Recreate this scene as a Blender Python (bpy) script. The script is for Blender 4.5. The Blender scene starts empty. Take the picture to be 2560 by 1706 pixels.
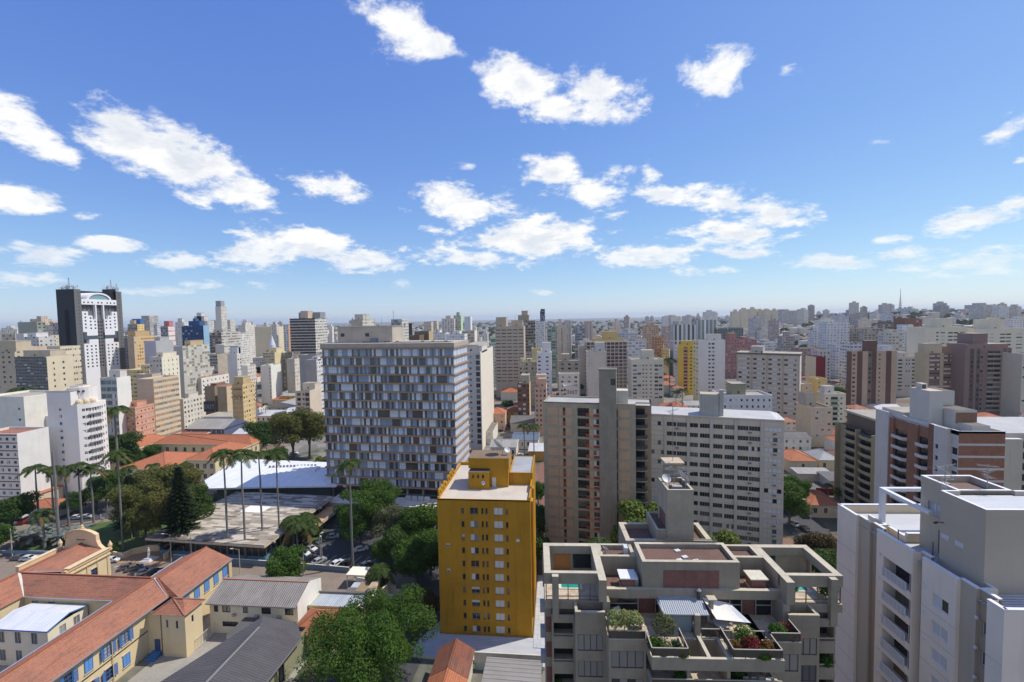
import bpy,math,random
from mathutils import Vector,Matrix,noise as mnoise
RND=random.Random(11)
S=bpy.context.scene
COL=S.collection
rad=math.radians
# ------------------------------------------------------------------ camera
FPX,CAMH=1137.8,70.0
PITCH,ROLL,YAW=math.atan(58/FPX),rad(1.02),rad(5.5)
_fh=Vector((-math.sin(YAW),math.cos(YAW),0))
_r0=Vector((math.cos(YAW),math.sin(YAW),0))
FW=_fh*math.cos(PITCH)-Vector((0,0,math.sin(PITCH)))
_u0=_r0 .cross(FW)
RT=math.cos(ROLL)*_r0-math.sin(ROLL)*_u0
UP=math.sin(ROLL)*_r0+math.cos(ROLL)*_u0
CAM=Vector((0,0,CAMH))
cd=bpy.data.cameras.new('camera');co=bpy.data.objects.new('camera',cd);COL.objects.link(co)
cd.sensor_width=36;cd.lens=36*FPX/2560;cd.clip_start=0.5;cd.clip_end=60000
co.matrix_world=Matrix((RT,UP,-FW)).transposed().to_4x4();co.location=CAM
S.camera=co
# ------------------------------------------------------------------ exposure, sun, sky
S.view_settings.view_transform='Standard';S.view_settings.look='None'
S.view_settings.exposure=0.6;S.view_settings.gamma=1
S.view_settings.use_curve_mapping=False
SUN_EL,SUN_AZ=rad(56),rad(66)
SUN_DIR=Vector((math.sin(SUN_AZ)*math.cos(SUN_EL),math.cos(SUN_AZ)*math.cos(SUN_EL),math.sin(SUN_EL)))
sl=bpy.data.lights.new('sun','SUN');sl.energy=2.9;sl.angle=rad(0.5);sl.color=(1.0,0.95,0.87)
so=bpy.data.objects.new('sun',sl);COL.objects.link(so)
so.rotation_euler=SUN_DIR.to_track_quat('Z','Y').to_euler()
W=bpy.data.worlds.new('World');S.world=W;W.use_nodes=True
SKY_STR=0.13
def ray(x,y):
 return FW+RT*((x-1280)/FPX)-UP*((y-853)/FPX)
def g(x,y,z=0.0):
 d=ray(x,y);return CAM+d*((z-CAMH)/d.z)
def at(x,y,w):
 return CAM+ray(x,y)*w
def proj(p):
 q=Vector(p)-CAM;w=q.dot(FW)
 return 1280+FPX*q.dot(RT)/w,853-FPX*q.dot(UP)/w,w
def along(p,u,x):
 q=p-CAM;k=x-1280
 den=FPX*u.dot(RT)-k*u.dot(FW)
 return(k*q.dot(FW)-FPX*q.dot(RT))/den
 # ------------------------------------------------------------------ node helpers
class NT:
 def __init__(s,tree):s.t=tree;s.n=tree.nodes;s.l=tree.links
 def N(s,typ,ins=None,**kw):
  nd=s.n.new(typ)
  for k,v in kw.items():setattr(nd,k,v)
  if ins:
   for k,v in ins.items():
    i=nd.inputs[k]
    if hasattr(v,'bl_idname')or isinstance(v,bpy.types.NodeSocket):s.l.new(v,i)
    else:i.default_value=v
  return nd
 def math(s,op,a,b=0.0,c=None,clamp=False):
  ins={0:a,1:b}
  if c is not None:ins[2]=c
  return s.N('ShaderNodeMath',ins,operation=op,use_clamp=clamp).outputs[0]
 def mix(s,f,a,b,blend='MIX'):
  nd=s.n.new('ShaderNodeMix');nd.data_type='RGBA';nd.blend_type=blend;nd.clamp_factor=True
  for k,v in((0,f),(6,a),(7,b)):
   if isinstance(v,bpy.types.NodeSocket):s.l.new(v,nd.inputs[k])
   else:nd.inputs[k].default_value=v if k==0 else(*v[:3],1)
  return nd.outputs[2]
 def noise(s,vec,scale,detail=4,rough=.55,dim='3D'):
  return s.N('ShaderNodeTexNoise',{'Vector':vec,'Scale':scale,'Detail':detail,'Roughness':rough},noise_dimensions=dim).outputs[0]
 def remap(s,v,a,b,c=0.0,d=1.0,typ='LINEAR'):
  return s.N('ShaderNodeMapRange',{0:v,1:a,2:b,3:c,4:d},interpolation_type=typ).outputs[0]
 def vmap(s,vec,scale=(1,1,1),loc=(0,0,0),rot=(0,0,0)):
  return s.N('ShaderNodeMapping',{'Vector':vec,'Location':loc,'Rotation':rot,'Scale':scale}).outputs[0]
def build_sky():
 t=NT(W.node_tree);t.n.clear()
 sky=t.N('ShaderNodeTexSky',sky_type='NISHITA',sun_disc=False)
 sky.sun_elevation=SUN_EL;sky.sun_rotation=SUN_AZ
 sky.altitude=650;sky.air_density=1.0;sky.dust_density=0.5;sky.ozone_density=1.6
 d=t.N('ShaderNodeTexCoord').outputs['Generated']
 sep=t.N('ShaderNodeSeparateXYZ',{0:d})
 az=t.math('ARCTAN2',sep.outputs[0],sep.outputs[1])
 el=t.math('ARCSINE',sep.outputs[2])
 ae=t.N('ShaderNodeCombineXYZ',{0:az,1:el}).outputs[0]
 def azel(x,y):
  v=ray(x,y).normalized();return math.atan2(v.x,v.y),math.asin(v.z)
 dens=None
 for cx,cy,rx,ry,rot,st in CLOUDS:
  cx,cy,rx,ry=cx*1.088,cy*1.088,rx*1.088*1.14,ry*1.088*1.25
  a0,e0=azel(cx,cy)
  c,s_=math.cos(rad(rot)),math.sin(rad(rot))
  a1,e1=azel(cx+rx*c,cy+rx*s_);a2,e2=azel(cx+ry*s_,cy-ry*c)
  R1=math.hypot(a1-a0,e1-e0);R2=math.hypot(a2-a0,e2-e0)
  mp=t.N('ShaderNodeMapping',{'Vector':ae,'Location':(a0,e0,0),'Rotation':(0,0,math.atan2(e1-e0,a1-a0)),'Scale':(R1,R2,1)},vector_type='TEXTURE').outputs[0]
  ln=t.N('ShaderNodeVectorMath',{0:mp},operation='LENGTH').outputs[1]
  v=t.math('MULTIPLY_ADD',ln,-st,st)
  dens=v if dens is None else t.math('SMOOTH_MAX',dens,v,.15)
  # unseen cloud bank added behind the viewer as soft fill for shaded walls
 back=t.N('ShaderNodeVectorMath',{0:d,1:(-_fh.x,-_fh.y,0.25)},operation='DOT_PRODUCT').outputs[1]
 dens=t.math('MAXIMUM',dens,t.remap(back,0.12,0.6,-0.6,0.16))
 # cloud layer noise, in the plane of the clouds near the horizon and overhead alike
 zc=t.math('ADD',t.math('MAXIMUM',sep.outputs[2],0.0),0.42)
 pl=t.N('ShaderNodeCombineXYZ',{0:t.math('DIVIDE',sep.outputs[0],zc),1:t.math('DIVIDE',sep.outputs[1],zc),2:t.math('DIVIDE',t.math('MULTIPLY',sep.outputs[2],2.0),zc)}).outputs[0]
 n1=t.N('ShaderNodeTexNoise',{'Vector':pl,'Scale':8.5,'Detail':11,'Roughness':.66,'Distortion':.15}).outputs[0]
 off=t.N('ShaderNodeVectorMath',{0:pl,1:(0.03,0.02,0.075)},operation='ADD').outputs[0]
 n2=t.N('ShaderNodeTexNoise',{'Vector':off,'Scale':8.5,'Detail':4,'Roughness':.58,'Distortion':.15}).outputs[0]
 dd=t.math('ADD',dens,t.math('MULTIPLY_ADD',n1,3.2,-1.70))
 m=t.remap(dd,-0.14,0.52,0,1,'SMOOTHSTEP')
 lit=t.remap(t.math('SUBTRACT',n1,n2),-0.10,0.09)
 thick=t.remap(dd,0.0,.8)
 shade=t.math('MULTIPLY',t.math('SUBTRACT',1.0,lit),thick)
 ccol=t.mix(t.math('MULTIPLY',shade,.8),(5.3,5.3,5.25),(3.6,3.85,4.3))
 rgb=t.N('ShaderNodeSeparateColor',{0:sky.outputs[0]})
 skc=t.N('ShaderNodeCombineColor',{k:t.math('MULTIPLY',t.math('POWER',rgb.outputs[k],pw),kk)for k,(pw,kk)in enumerate(SKY_TONE)}).outputs[0]
 fade=t.remap(el,0.0,0.16,0.3,.97)
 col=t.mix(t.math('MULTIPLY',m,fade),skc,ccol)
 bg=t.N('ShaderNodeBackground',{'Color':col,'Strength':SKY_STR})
 out=t.N('ShaderNodeOutputWorld',{'Surface':bg.outputs[0]})
 W.cycles.sampling_method='MANUAL';W.cycles.sample_map_resolution=1024
SKY_TONE=((.93,.55),(.83,.765),(.42,2.08))
# x, y, half width, half height, tilt, weight (photo at 2353 pixels across)
CLOUDS=[(920,60,85,62,25,1),(1005,105,60,30,10,.9),(1205,190,95,55,10,.85),(1375,215,88,55,15,1),(1275,245,65,36,0,.8),
 (1650,175,70,55,-20,1),(1808,160,34,16,-10,.55),(275,300,120,55,22,1.1),(420,370,150,70,28,1.2),(545,440,100,38,15,1),(50,280,110,50,25,.8),(120,340,60,25,30,.6),
 (60,460,95,30,5,.95),(745,425,85,24,12,.85),(1275,395,66,38,10,1),(1370,455,78,32,20,.95),(1075,470,112,38,8,1),(1535,448,80,28,-8,.95),
 (1425,395,48,18,0,.55),(1492,398,32,20,0,.55),(1655,462,80,28,0,.9),(1760,490,90,36,5,1),(1690,540,120,30,0,.95),(1700,582,90,16,0,.7),
 (1220,550,170,42,0,1.15),(1090,592,120,20,3,.85),(1490,592,125,30,0,1.05),(700,560,120,42,8,1.05),(820,598,105,24,4,1),(560,590,85,30,5,.9),(420,602,120,18,0,.75),
 (235,556,90,20,8,.95),(85,582,110,22,3,.9),(50,642,75,12,2,.6),(2240,502,125,26,-8,1),(2335,465,60,22,-10,.8),(2030,551,42,13,-5,.85),
 (1900,602,110,18,0,.85),(2060,586,70,14,0,.6),(2220,605,160,30,-3,.75),(2300,310,70,24,-18,.85),(2345,370,24,10,0,.7),(200,500,40,12,5,.6),
 (1075,380,30,14,0,.55),(370,668,60,8,0,.5),(915,652,34,7,0,.55),(1245,673,30,6,0,.5),(500,655,70,8,0,.4),(1660,620,60,10,0,.6),(1000,530,24,10,0,.5)]
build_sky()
S.cycles.use_denoising=True
S.cycles.max_bounces=6;S.cycles.diffuse_bounces=3;S.cycles.glossy_bounces=3;S.cycles.transmission_bounces=4
S.cycles.transparent_max_bounces=8;S.cycles.volume_bounces=0
S.cycles.sample_clamp_indirect=6
S.cycles.caustics_reflective=False;S.cycles.caustics_refractive=False
# ------------------------------------------------------------------ materials
_M={}
def cached(fn):
 def w(*a,**k):
  key=(fn.__name__,a,tuple(sorted(k.items())))
  if key not in _M:_M[key]=fn(*a,**k)
  return _M[key]
 return w
def newmat(name):
 m=bpy.data.materials.new(name);m.use_nodes=True
 t=NT(m.node_tree);return m,t,m.node_tree.nodes['Principled BSDF']
def setin(t,bs,**k):
 for n,v in k.items():
  i=bs.inputs[n.replace('_',' ')]
  if isinstance(v,bpy.types.NodeSocket):t.l.new(v,i)
  else:i.default_value=(*v,1)if isinstance(v,tuple)and len(v)==3 else v
def wm3(c):return(min(.84,c[0]*1.2),min(.82,c[1]*1.13),min(.80,c[2]*1.02))
def mul(c,k):return tuple(min(1,x*k)for x in c)
def bump(t,bs,h,strength=.3,dist=.05):
 b=t.N('ShaderNodeBump',{'Height':h,'Strength':strength,'Distance':dist});t.l.new(b.outputs[0],bs.inputs['Normal'])
def obj_co(t):return t.N('ShaderNodeTexCoord').outputs['Object']
@cached
def paint(col,dirt=.35,rough=.85,streak=.35,grain=0):
 """painted or rendered wall: blotches, rain streaks, fine grain"""
 col=wm3(col)
 m,t,bs=newmat('plaster');co_=obj_co(t)
 a=t.noise(co_,.22,5,.6)
 st=t.noise(t.vmap(co_,(1.1,1.1,.07)),1.0,5,.65)
 fine=t.noise(co_,6.0,3)
 f=t.math('ADD',t.math('MULTIPLY',t.remap(a,.42,.75),dirt),t.math('MULTIPLY',t.remap(st,.52,.8),streak))
 c=t.mix(f,col,mul((col[0]*.62,col[1]*.6,col[2]*.56),1))
 c=t.mix(t.math('MULTIPLY',t.remap(fine,.3,.7),.12+grain),c,mul(col,.72))
 setin(t,bs,Base_Color=c,Roughness=rough);bs.inputs['Specular IOR Level'].default_value=.25
 bump(t,bs,fine,.15,.02)
 return m
@cached
def concrete(col=(.36,.34,.29),panel=0.0):
 col=wm3(col)
 m,t,bs=newmat('concrete');co_=obj_co(t)
 a=t.noise(co_,.5,6,.65);st=t.noise(t.vmap(co_,(1.6,1.6,.1)),1.0,5,.65);fi=t.noise(co_,9,4,.6)
 c=t.mix(t.remap(a,.35,.72),col,mul(col,.72))
 c=t.mix(t.math('MULTIPLY',t.remap(st,.5,.82),.55),c,mul(col,.45))
 c=t.mix(t.math('MULTIPLY',t.remap(fi,.35,.7),.25),c,mul(col,1.25))
 setin(t,bs,Base_Color=c,Roughness=.9);bump(t,bs,fi,.25,.03)
 return m
@cached
def brick(col=(.34,.13,.08)):
 m,t,bs=newmat('brick');co_=obj_co(t)
 sx=t.N('ShaderNodeSeparateXYZ',{0:co_})
 uv=t.N('ShaderNodeCombineXYZ',{0:t.math('ADD',sx.outputs[0],sx.outputs[1]),1:sx.outputs[2]}).outputs[0]
 b=t.N('ShaderNodeTexBrick',{'Vector':uv,'Color1':(*col,1),'Color2':(*mul(col,.68),1),'Mortar':(*mul((.35,.3,.26),.8),1),'Scale':1.0,'Mortar Size':.008,'Brick Width':.26,'Row Height':.085})
 n=t.noise(co_,.6,5);st=t.noise(t.vmap(co_,(1.6,1.6,.1)),1.0,5,.65)
 c=t.mix(t.math('MULTIPLY',t.remap(n,.4,.7),.45),b.outputs[0],mul(col,.6))
 c=t.mix(t.math('MULTIPLY',t.remap(st,.55,.8),.5),c,(.05,.045,.04))
 setin(t,bs,Base_Color=c,Roughness=.9);bump(t,bs,b.outputs[1],.3,.02)
 return m
@cached
def tiles(axis='x',col=(.43,.175,.10),age=.55,pitch=.24):
 """clay roof tiles; the rows run down the slope along `axis`"""
 m,t,bs=newmat('roof_tiles');co_=obj_co(t)
 sx=t.N('ShaderNodeSeparateXYZ',{0:co_})
 cr,dn=(sx.outputs[1],sx.outputs[0])if axis=='x' else(sx.outputs[0],sx.outputs[1])
 wv=t.math('ABSOLUTE',t.math('SINE',t.math('MULTIPLY',cr,math.pi/pitch)))
 rw=t.math('FRACT',t.math('MULTIPLY',dn,1/.36))
 cell=t.N('ShaderNodeCombineXYZ',{0:t.math('FLOOR',t.math('MULTIPLY',cr,1/pitch)),1:t.math('FLOOR',t.math('MULTIPLY',dn,1/.36))}).outputs[0]
 wn=t.N('ShaderNodeTexWhiteNoise',{0:cell},noise_dimensions='2D').outputs[0]
 n=t.noise(co_,.18,6,.6);n2=t.noise(t.vmap(co_,(2.6,.35,1)if axis=='x' else(.35,2.6,1)),.8,5,.7)
 c=t.mix(t.remap(wn,0,1,0,.55),col,mul(col,.62))
 c=t.mix(t.math('MULTIPLY',t.remap(n,.45,.7),age),c,(.22,.105,.07))
 c=t.mix(t.math('MULTIPLY',t.remap(n2,.50,.68),age*.95),c,(.09,.06,.05))
 c=t.mix(t.math('MULTIPLY',t.remap(rw,.72,.95),.6),c,mul(col,.3))
 setin(t,bs,Base_Color=c,Roughness=.85)
 bump(t,bs,t.math('ADD',wv,t.math('MULTIPLY',rw,.5)),.55,.08)
 return m
@cached
def corrugated(col,axis='x',pitch=.35,dirt=.5,metal=0.0,rough=.6,sheet=6.0,depth=.05):
 m,t,bs=newmat('corrugated_sheet');co_=obj_co(t)
 sx=t.N('ShaderNodeSeparateXYZ',{0:co_})
 cr,dn=(sx.outputs[1],sx.outputs[0])if axis=='x' else(sx.outputs[0],sx.outputs[1])
 wv=t.math('SINE',t.math('MULTIPLY',cr,2*math.pi/pitch))
 cell=t.N('ShaderNodeCombineXYZ',{0:t.math('FLOOR',t.math('MULTIPLY',cr,1/1.1)),1:t.math('FLOOR',t.math('MULTIPLY',dn,1/sheet))}).outputs[0]
 wn=t.N('ShaderNodeTexWhiteNoise',{0:cell},noise_dimensions='2D').outputs[0]
 n=t.noise(t.vmap(co_,(.25,1.2,1)if axis=='x' else(1.2,.25,1)),.7,6,.65);n2=t.noise(co_,.15,4)
 c=t.mix(t.remap(wn,0,1,0,.35),col,mul(col,.75))
 c=t.mix(t.math('MULTIPLY',t.remap(n,.45,.75),dirt),c,mul((col[0]*.45,col[1]*.42,col[2]*.38),1))
 c=t.mix(t.math('MULTIPLY',t.remap(n2,.4,.7),dirt*.6),c,mul(col,.6))
 setin(t,bs,Base_Color=c,Roughness=rough,Metallic=metal);bump(t,bs,wv,.8,depth)
 return m
@cached
def flat(col,rough=.6,metal=0.0,spec=.5,var=.0,scale=2.0):
 m,t,bs=newmat('painted_metal');co_=obj_co(t)
 n=t.noise(co_,scale,4)
 c=t.mix(t.math('MULTIPLY',t.remap(n,.35,.7),.25+var),col,mul(col,.7))
 setin(t,bs,Base_Color=c,Roughness=rough,Metallic=metal);bs.inputs['Specular IOR Level'].default_value=spec
 return m
@cached
def glass(dark=(.018,.022,.026),light=(.28,.27,.24),p=.35,rough=.06):
 """window pane: dark room behind, some with curtains; each window object differs"""
 m,t,bs=newmat('window_glass');oi=t.N('ShaderNodeObjectInfo').outputs['Random'];co_=obj_co(t)
 k=t.remap(oi,1-p,1.0,0,1)
 n=t.noise(t.vmap(co_,(6,6,.4)),1,2)
 c=t.mix(t.math('MULTIPLY',k,t.remap(n,.3,.7,.55,1)),dark,light)
 setin(t,bs,Base_Color=c,Roughness=rough);bs.inputs['Specular IOR Level'].default_value=.6
 return m
@cached
def shutter(col=(.70,.68,.63)):
 m,t,bs=newmat('roller_shutter');co_=obj_co(t);sx=t.N('ShaderNodeSeparateXYZ',{0:co_})
 w=t.math('SINE',t.math('MULTIPLY',sx.outputs[2],60.0));oi=t.N('ShaderNodeObjectInfo').outputs['Random']
 c=t.mix(t.remap(oi,0,1,0,.5),col,mul(col,.72));c=t.mix(t.remap(w,-1,1,0,.22),c,mul(col,.5))
 setin(t,bs,Base_Color=c,Roughness=.55);bump(t,bs,w,.3,.01)
 return m
@cached
def farwall(col,bay=3.2,fl=3.0,ww=.55,wh=.45,sill=.28,dark=(.06,.065,.075),band=None,blank=0.0,glassy=.25,strip=0.0,dirt=.4,u0=0.0,shut=.3):
 """wall of a distant block with its rows of windows as a pattern in metres on the wall"""
 col=wm3(col)
 m,t,bs=newmat('facade');tc=t.N('ShaderNodeTexCoord');co_=tc.outputs['Object']
 sx=t.N('ShaderNodeSeparateXYZ',{0:co_});sn=t.N('ShaderNodeSeparateXYZ',{0:tc.outputs['Normal']})
 isx=t.math('GREATER_THAN',t.math('ABSOLUTE',sn.outputs[0]),.7)
 top=t.math('GREATER_THAN',t.math('ABSOLUTE',sn.outputs[2]),.5)
 u=t.N('ShaderNodeMix',{0:isx,2:sx.outputs[0],3:sx.outputs[1]}).outputs[0]
 u=t.math('ADD',u,u0+.01)
 cu,cv=t.math('MULTIPLY',u,1/bay),t.math('MULTIPLY',sx.outputs[2],1/fl)
 fu,fv=t.math('FRACT',cu),t.math('FRACT',cv)
 cell=t.N('ShaderNodeCombineXYZ',{0:t.math('FLOOR',cu),1:t.math('FLOOR',cv),2:isx}).outputs[0]
 wn=t.N('ShaderNodeTexWhiteNoise',{0:cell},noise_dimensions='3D').outputs[0]
 a=(1-ww)/2
 mu=t.math('MULTIPLY',t.math('GREATER_THAN',fu,a),t.math('LESS_THAN',fu,1-a))if ww<.98 else 1.0
 mv=t.math('MULTIPLY',t.math('GREATER_THAN',fv,sill),t.math('LESS_THAN',fv,sill+wh))
 win=t.math('MULTIPLY',mu,mv);win=t.math('MULTIPLY',win,t.math('SUBTRACT',1.0,top))
 if blank:win=t.math('MULTIPLY',win,t.math('SUBTRACT',1.0,isx)if blank>0 else isx)
 n=t.noise(co_,.12,5,.6);st=t.noise(t.vmap(co_,(.8,.8,.05)),1,5,.65)
 c=t.mix(t.math('ADD',t.math('MULTIPLY',t.remap(n,.42,.75),dirt),t.math('MULTIPLY',t.remap(st,.52,.8),dirt)),col,mul(col,.6))
 if band:
  c=t.mix(t.math('MULTIPLY',t.math('LESS_THAN',fv,.14),t.math('SUBTRACT',1.0,top)),c,band)
 if strip:c=t.mix(t.math('MULTIPLY',t.math('LESS_THAN',fu,strip),t.math('SUBTRACT',1.0,top)),c,mul(col,.55))
 wc=t.mix(t.math('LESS_THAN',wn,shut),dark,mul((.55,.54,.5),1));wc=t.mix(t.math('GREATER_THAN',wn,.85),wc,mul(dark,2.6))
 c=t.mix(win,c,wc)
 setin(t,bs,Base_Color=c,Roughness=t.math('MULTIPLY_ADD',win,-.65,.85));bs.inputs['Specular IOR Level'].default_value=.35
 bump(t,bs,t.math('MULTIPLY',win,-1.0),.5,.2)
 return m
@cached
def leafmat(col=(.055,.10,.022),col2=(.10,.135,.03),trans=.25):
 m,t,bs=newmat('leaves');oi=t.N('ShaderNodeObjectInfo').outputs['Random'];co_=obj_co(t)
 ge=t.N('ShaderNodeNewGeometry').outputs['Random Per Island']
 n=t.noise(co_,.45,4)
 c=t.mix(t.remap(n,.35,.65),col,col2)
 c=t.mix(t.remap(ge,0,1,0,.55),c,mul(col,.55))
 c=t.mix(t.remap(oi,0,1,0,.35),c,(col[0]*1.5,col[1]*.95,col[2]*.8))
 setin(t,bs,Base_Color=c,Roughness=.6);bs.inputs['Specular IOR Level'].default_value=.16
 tr=t.N('ShaderNodeBsdfTranslucent',{'Color':t.mix(.5,c,mul(col2,1.6))})
 ms=t.N('ShaderNodeMixShader',{0:trans,1:bs.outputs[0],2:tr.outputs[0]})
 out=[x for x in m.node_tree.nodes if x.type=='OUTPUT_MATERIAL'][0];t.l.new(ms.outputs[0],out.inputs[0])
 return m
@cached
def bark(col=(.16,.13,.10)):
 m,t,bs=newmat('bark');co_=obj_co(t)
 n=t.noise(t.vmap(co_,(4,4,1)),1.2,6,.65);rg=t.math('FRACT',t.math('MULTIPLY',t.N('ShaderNodeSeparateXYZ',{0:co_}).outputs[2],1.4))
 c=t.mix(t.remap(n,.3,.7),col,mul(col,.5));c=t.mix(t.math('MULTIPLY',t.math('LESS_THAN',rg,.12),.4),c,mul(col,.5))
 setin(t,bs,Base_Color=c,Roughness=.95);bump(t,bs,n,.5,.05)
 return m
@cached
def ground_mat(cols,scale=.05,rough=.9,crack=.3):
 m,t,bs=newmat('ground_surface');co_=obj_co(t)
 n=t.noise(co_,scale,6,.62);n2=t.noise(co_,scale*9,5,.6);f=t.noise(co_,7,3)
 c=t.mix(t.remap(n,.38,.62),cols[0],cols[1]);c=t.mix(t.math('MULTIPLY',t.remap(n2,.45,.7),.6),c,cols[2])
 c=t.mix(t.math('MULTIPLY',t.remap(f,.35,.7),crack),c,mul(cols[0],.6))
 setin(t,bs,Base_Color=c,Roughness=rough);bump(t,bs,f,.2,.03)
 return m
@cached
def pavers(col,w=.6,h=.3,mort=.012,jit=.3):
 m,t,bs=newmat('paving');co_=obj_co(t)
 b=t.N('ShaderNodeTexBrick',{'Vector':co_,'Color1':(*col,1),'Color2':(*mul(col,1-jit),1),'Mortar':(*mul(col,.45),1),'Scale':1.0,'Mortar Size':mort,'Brick Width':w,'Row Height':h})
 n=t.noise(co_,.3,5);c=t.mix(t.math('MULTIPLY',t.remap(n,.4,.7),.4),b.outputs[0],mul(col,.55))
 setin(t,bs,Base_Color=c,Roughness=.85);return m
@cached
def carpaint(col):
 m,t,bs=newmat('car_paint');co_=obj_co(t);n=t.noise(co_,3,3)
 c=t.mix(t.remap(n,.4,.7,0,.2),col,mul((.3,.27,.22),.6))
 setin(t,bs,Base_Color=c,Roughness=.28);bs.inputs['Coat Weight'].default_value=.6;bs.inputs['Coat Roughness'].default_value=.08
 return m
 # ------------------------------------------------------------------ mesh helpers
class MB:
 def __init__(s):s.v,s.f,s.mi,s.mats,s.sm=[],[],[],[],False
 def m(s,mat):
  if mat not in s.mats:s.mats.append(mat)
  return s.mats.index(mat)
 def face(s,pts,mat):
  n=len(s.v);s.v+=[tuple(p)for p in pts];s.f.append(tuple(range(n,n+len(pts))));s.mi.append(s.m(mat))
 def box(s,x0,x1,y0,y1,z0,z1,mat,top=None,skip=''):
  a,b,c,d=(x0,y0),(x1,y0),(x1,y1),(x0,y1)
  n=len(s.v);s.v+=[(*p,z0)for p in(a,b,c,d)]+[(*p,z1)for p in(a,b,c,d)]
  i=s.m(mat);j=s.m(top)if top else i
  for k,q in(('f',(0,1,5,4)),('r',(1,2,6,5)),('b',(2,3,7,6)),('l',(3,0,4,7)),('t',(4,5,6,7)),('d',(3,2,1,0))):
   if k in skip:continue
   s.f.append(tuple(n+x for x in q));s.mi.append(j if k=='t' else i)
  return s
 def obox(s,p,q,w,h,mat,up=(0,0,1)):
  """a bar of section w x h from p to q"""
  p,q=Vector(p),Vector(q);d=(q-p)
  if d.length<1e-6:return s
  d.normalize();up=Vector(up)
  if abs(d.dot(up))>.95:up=Vector((1,0,0))
  r=d.cross(up).normalized();u=r.cross(d)
  n=len(s.v);i=s.m(mat)
  for o in(p,q):
   for a,b in((-1,-1),(1,-1),(1,1),(-1,1)):s.v.append(tuple(o+r*(a*w/2)+u*(b*h/2)))
  for fq in((0,1,5,4),(1,2,6,5),(2,3,7,6),(3,0,4,7),(3,2,1,0),(4,5,6,7)):s.f.append(tuple(n+x for x in fq));s.mi.append(i)
  return s
 def prism(s,pts,z0,z1,mat,top=None):
  n=len(pts)
  ar=sum(pts[i][0]*pts[(i+1)%n][1]-pts[(i+1)%n][0]*pts[i][1]for i in range(n))
  if ar<0:pts=pts[::-1]
  for i in range(n):
   a,b=pts[i],pts[(i+1)%n];s.face([(*a[:2],z0),(*b[:2],z0),(*b[:2],z1),(*a[:2],z1)],mat)
  s.face([(*p[:2],z1)for p in pts],top or mat);s.face([(*p[:2],z0)for p in reversed(pts)],mat)
  return s
 def tube(s,pts,radii,mat,n=7,cap=True):
  base=len(s.v);i=s.m(mat);pts=[Vector(p)for p in pts]
  for k,p in enumerate(pts):
   d=(pts[min(k+1,len(pts)-1)]-pts[max(k-1,0)]).normalized()
   r=d.cross(Vector((0,0,1))if abs(d.z)<.95 else Vector((1,0,0))).normalized();u=r.cross(d)
   rr=radii[k]if isinstance(radii,(list,tuple))else radii
   for j in range(n):
    a=2*math.pi*j/n;s.v.append(tuple(p+r*(rr*math.cos(a))+u*(rr*math.sin(a))))
  for k in range(len(pts)-1):
   for j in range(n):
    a,b=base+k*n+j,base+k*n+(j+1)%n
    s.f.append((a,b,b+n,a+n));s.mi.append(i)
  if cap:
   s.f.append(tuple(base+j for j in reversed(range(n))));s.mi.append(i)
   e=base+(len(pts)-1)*n;s.f.append(tuple(e+j for j in range(n)));s.mi.append(i)
  return s
 def lathe(s,prof,mat,n=12,c=(0,0)):
  base=len(s.v);i=s.m(mat)
  for r,z in prof:
   for j in range(n):
    a=2*math.pi*j/n;s.v.append((c[0]+r*math.cos(a),c[1]+r*math.sin(a),z))
  for k in range(len(prof)-1):
   for j in range(n):
    a,b=base+k*n+j,base+k*n+(j+1)%n;s.f.append((a,b,b+n,a+n));s.mi.append(i)
  s.f.append(tuple(base+j for j in reversed(range(n))));s.mi.append(i)
  e=base+(len(prof)-1)*n;s.f.append(tuple(e+j for j in range(n)));s.mi.append(i)
  return s
 def facade(s,o,u,Wd,Ht,ops,mat,depth=.18,reveal=None):
  """wall of size Wd x Ht from the corner o along the unit direction u, with recessed openings (u0, z0, u1, z1)"""
  o,u=Vector(o),Vector(u);nrm=Vector((u.y,-u.x,0));up=Vector((0,0,1))
  us=sorted({0.0,Wd}|{round(x,4)for op in ops for x in(op[0],op[2])})
  vs=sorted({0.0,Ht}|{round(x,4)for op in ops for x in(op[1],op[3])})
  iu,iv={x:k for k,x in enumerate(us)},{x:k for k,x in enumerate(vs)}
  hole=set()
  for op in ops:
   for a in range(iu[round(op[0],4)],iu[round(op[2],4)]):
    for b in range(iv[round(op[1],4)],iv[round(op[3],4)]):hole.add((a,b))
  i=s.m(mat)
  P=lambda a,b,d=0:tuple(o+u*a+up*b-nrm*d)
  for b in range(len(vs)-1):
   a=0
   while a<len(us)-1:
    if(a,b)in hole:a+=1;continue
    e=a
    while e<len(us)-1 and(e,b)not in hole:e+=1
    n=len(s.v);s.v+=[P(us[a],vs[b]),P(us[e],vs[b]),P(us[e],vs[b+1]),P(us[a],vs[b+1])]
    s.f.append((n,n+1,n+2,n+3));s.mi.append(i);a=e
  if depth:
   j=s.m(reveal or mat)
   for op in ops:
    a,b,c,d=op[:4]
    q=[(a,b),(c,b),(c,d),(a,d)]
    for k in range(4):
     p0,p1=q[k],q[(k+1)%4];n=len(s.v)
     s.v+=[P(*p0),P(*p1),P(*p1,depth),P(*p0,depth)];s.f.append((n,n+1,n+2,n+3));s.mi.append(j)
  return s
 def mesh(s,name):
  me=bpy.data.meshes.new(name);me.from_pydata(s.v,[],s.f)
  for m in s.mats:me.materials.append(m)
  me.polygons.foreach_set('material_index',s.mi)
  if s.sm:me.polygons.foreach_set('use_smooth',[True]*len(s.f))
  me.update();return me
 def build(s,name,parent=None,loc=None,rz=0.0):
  return link(name,s.mesh(name),parent,loc,rz)
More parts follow.
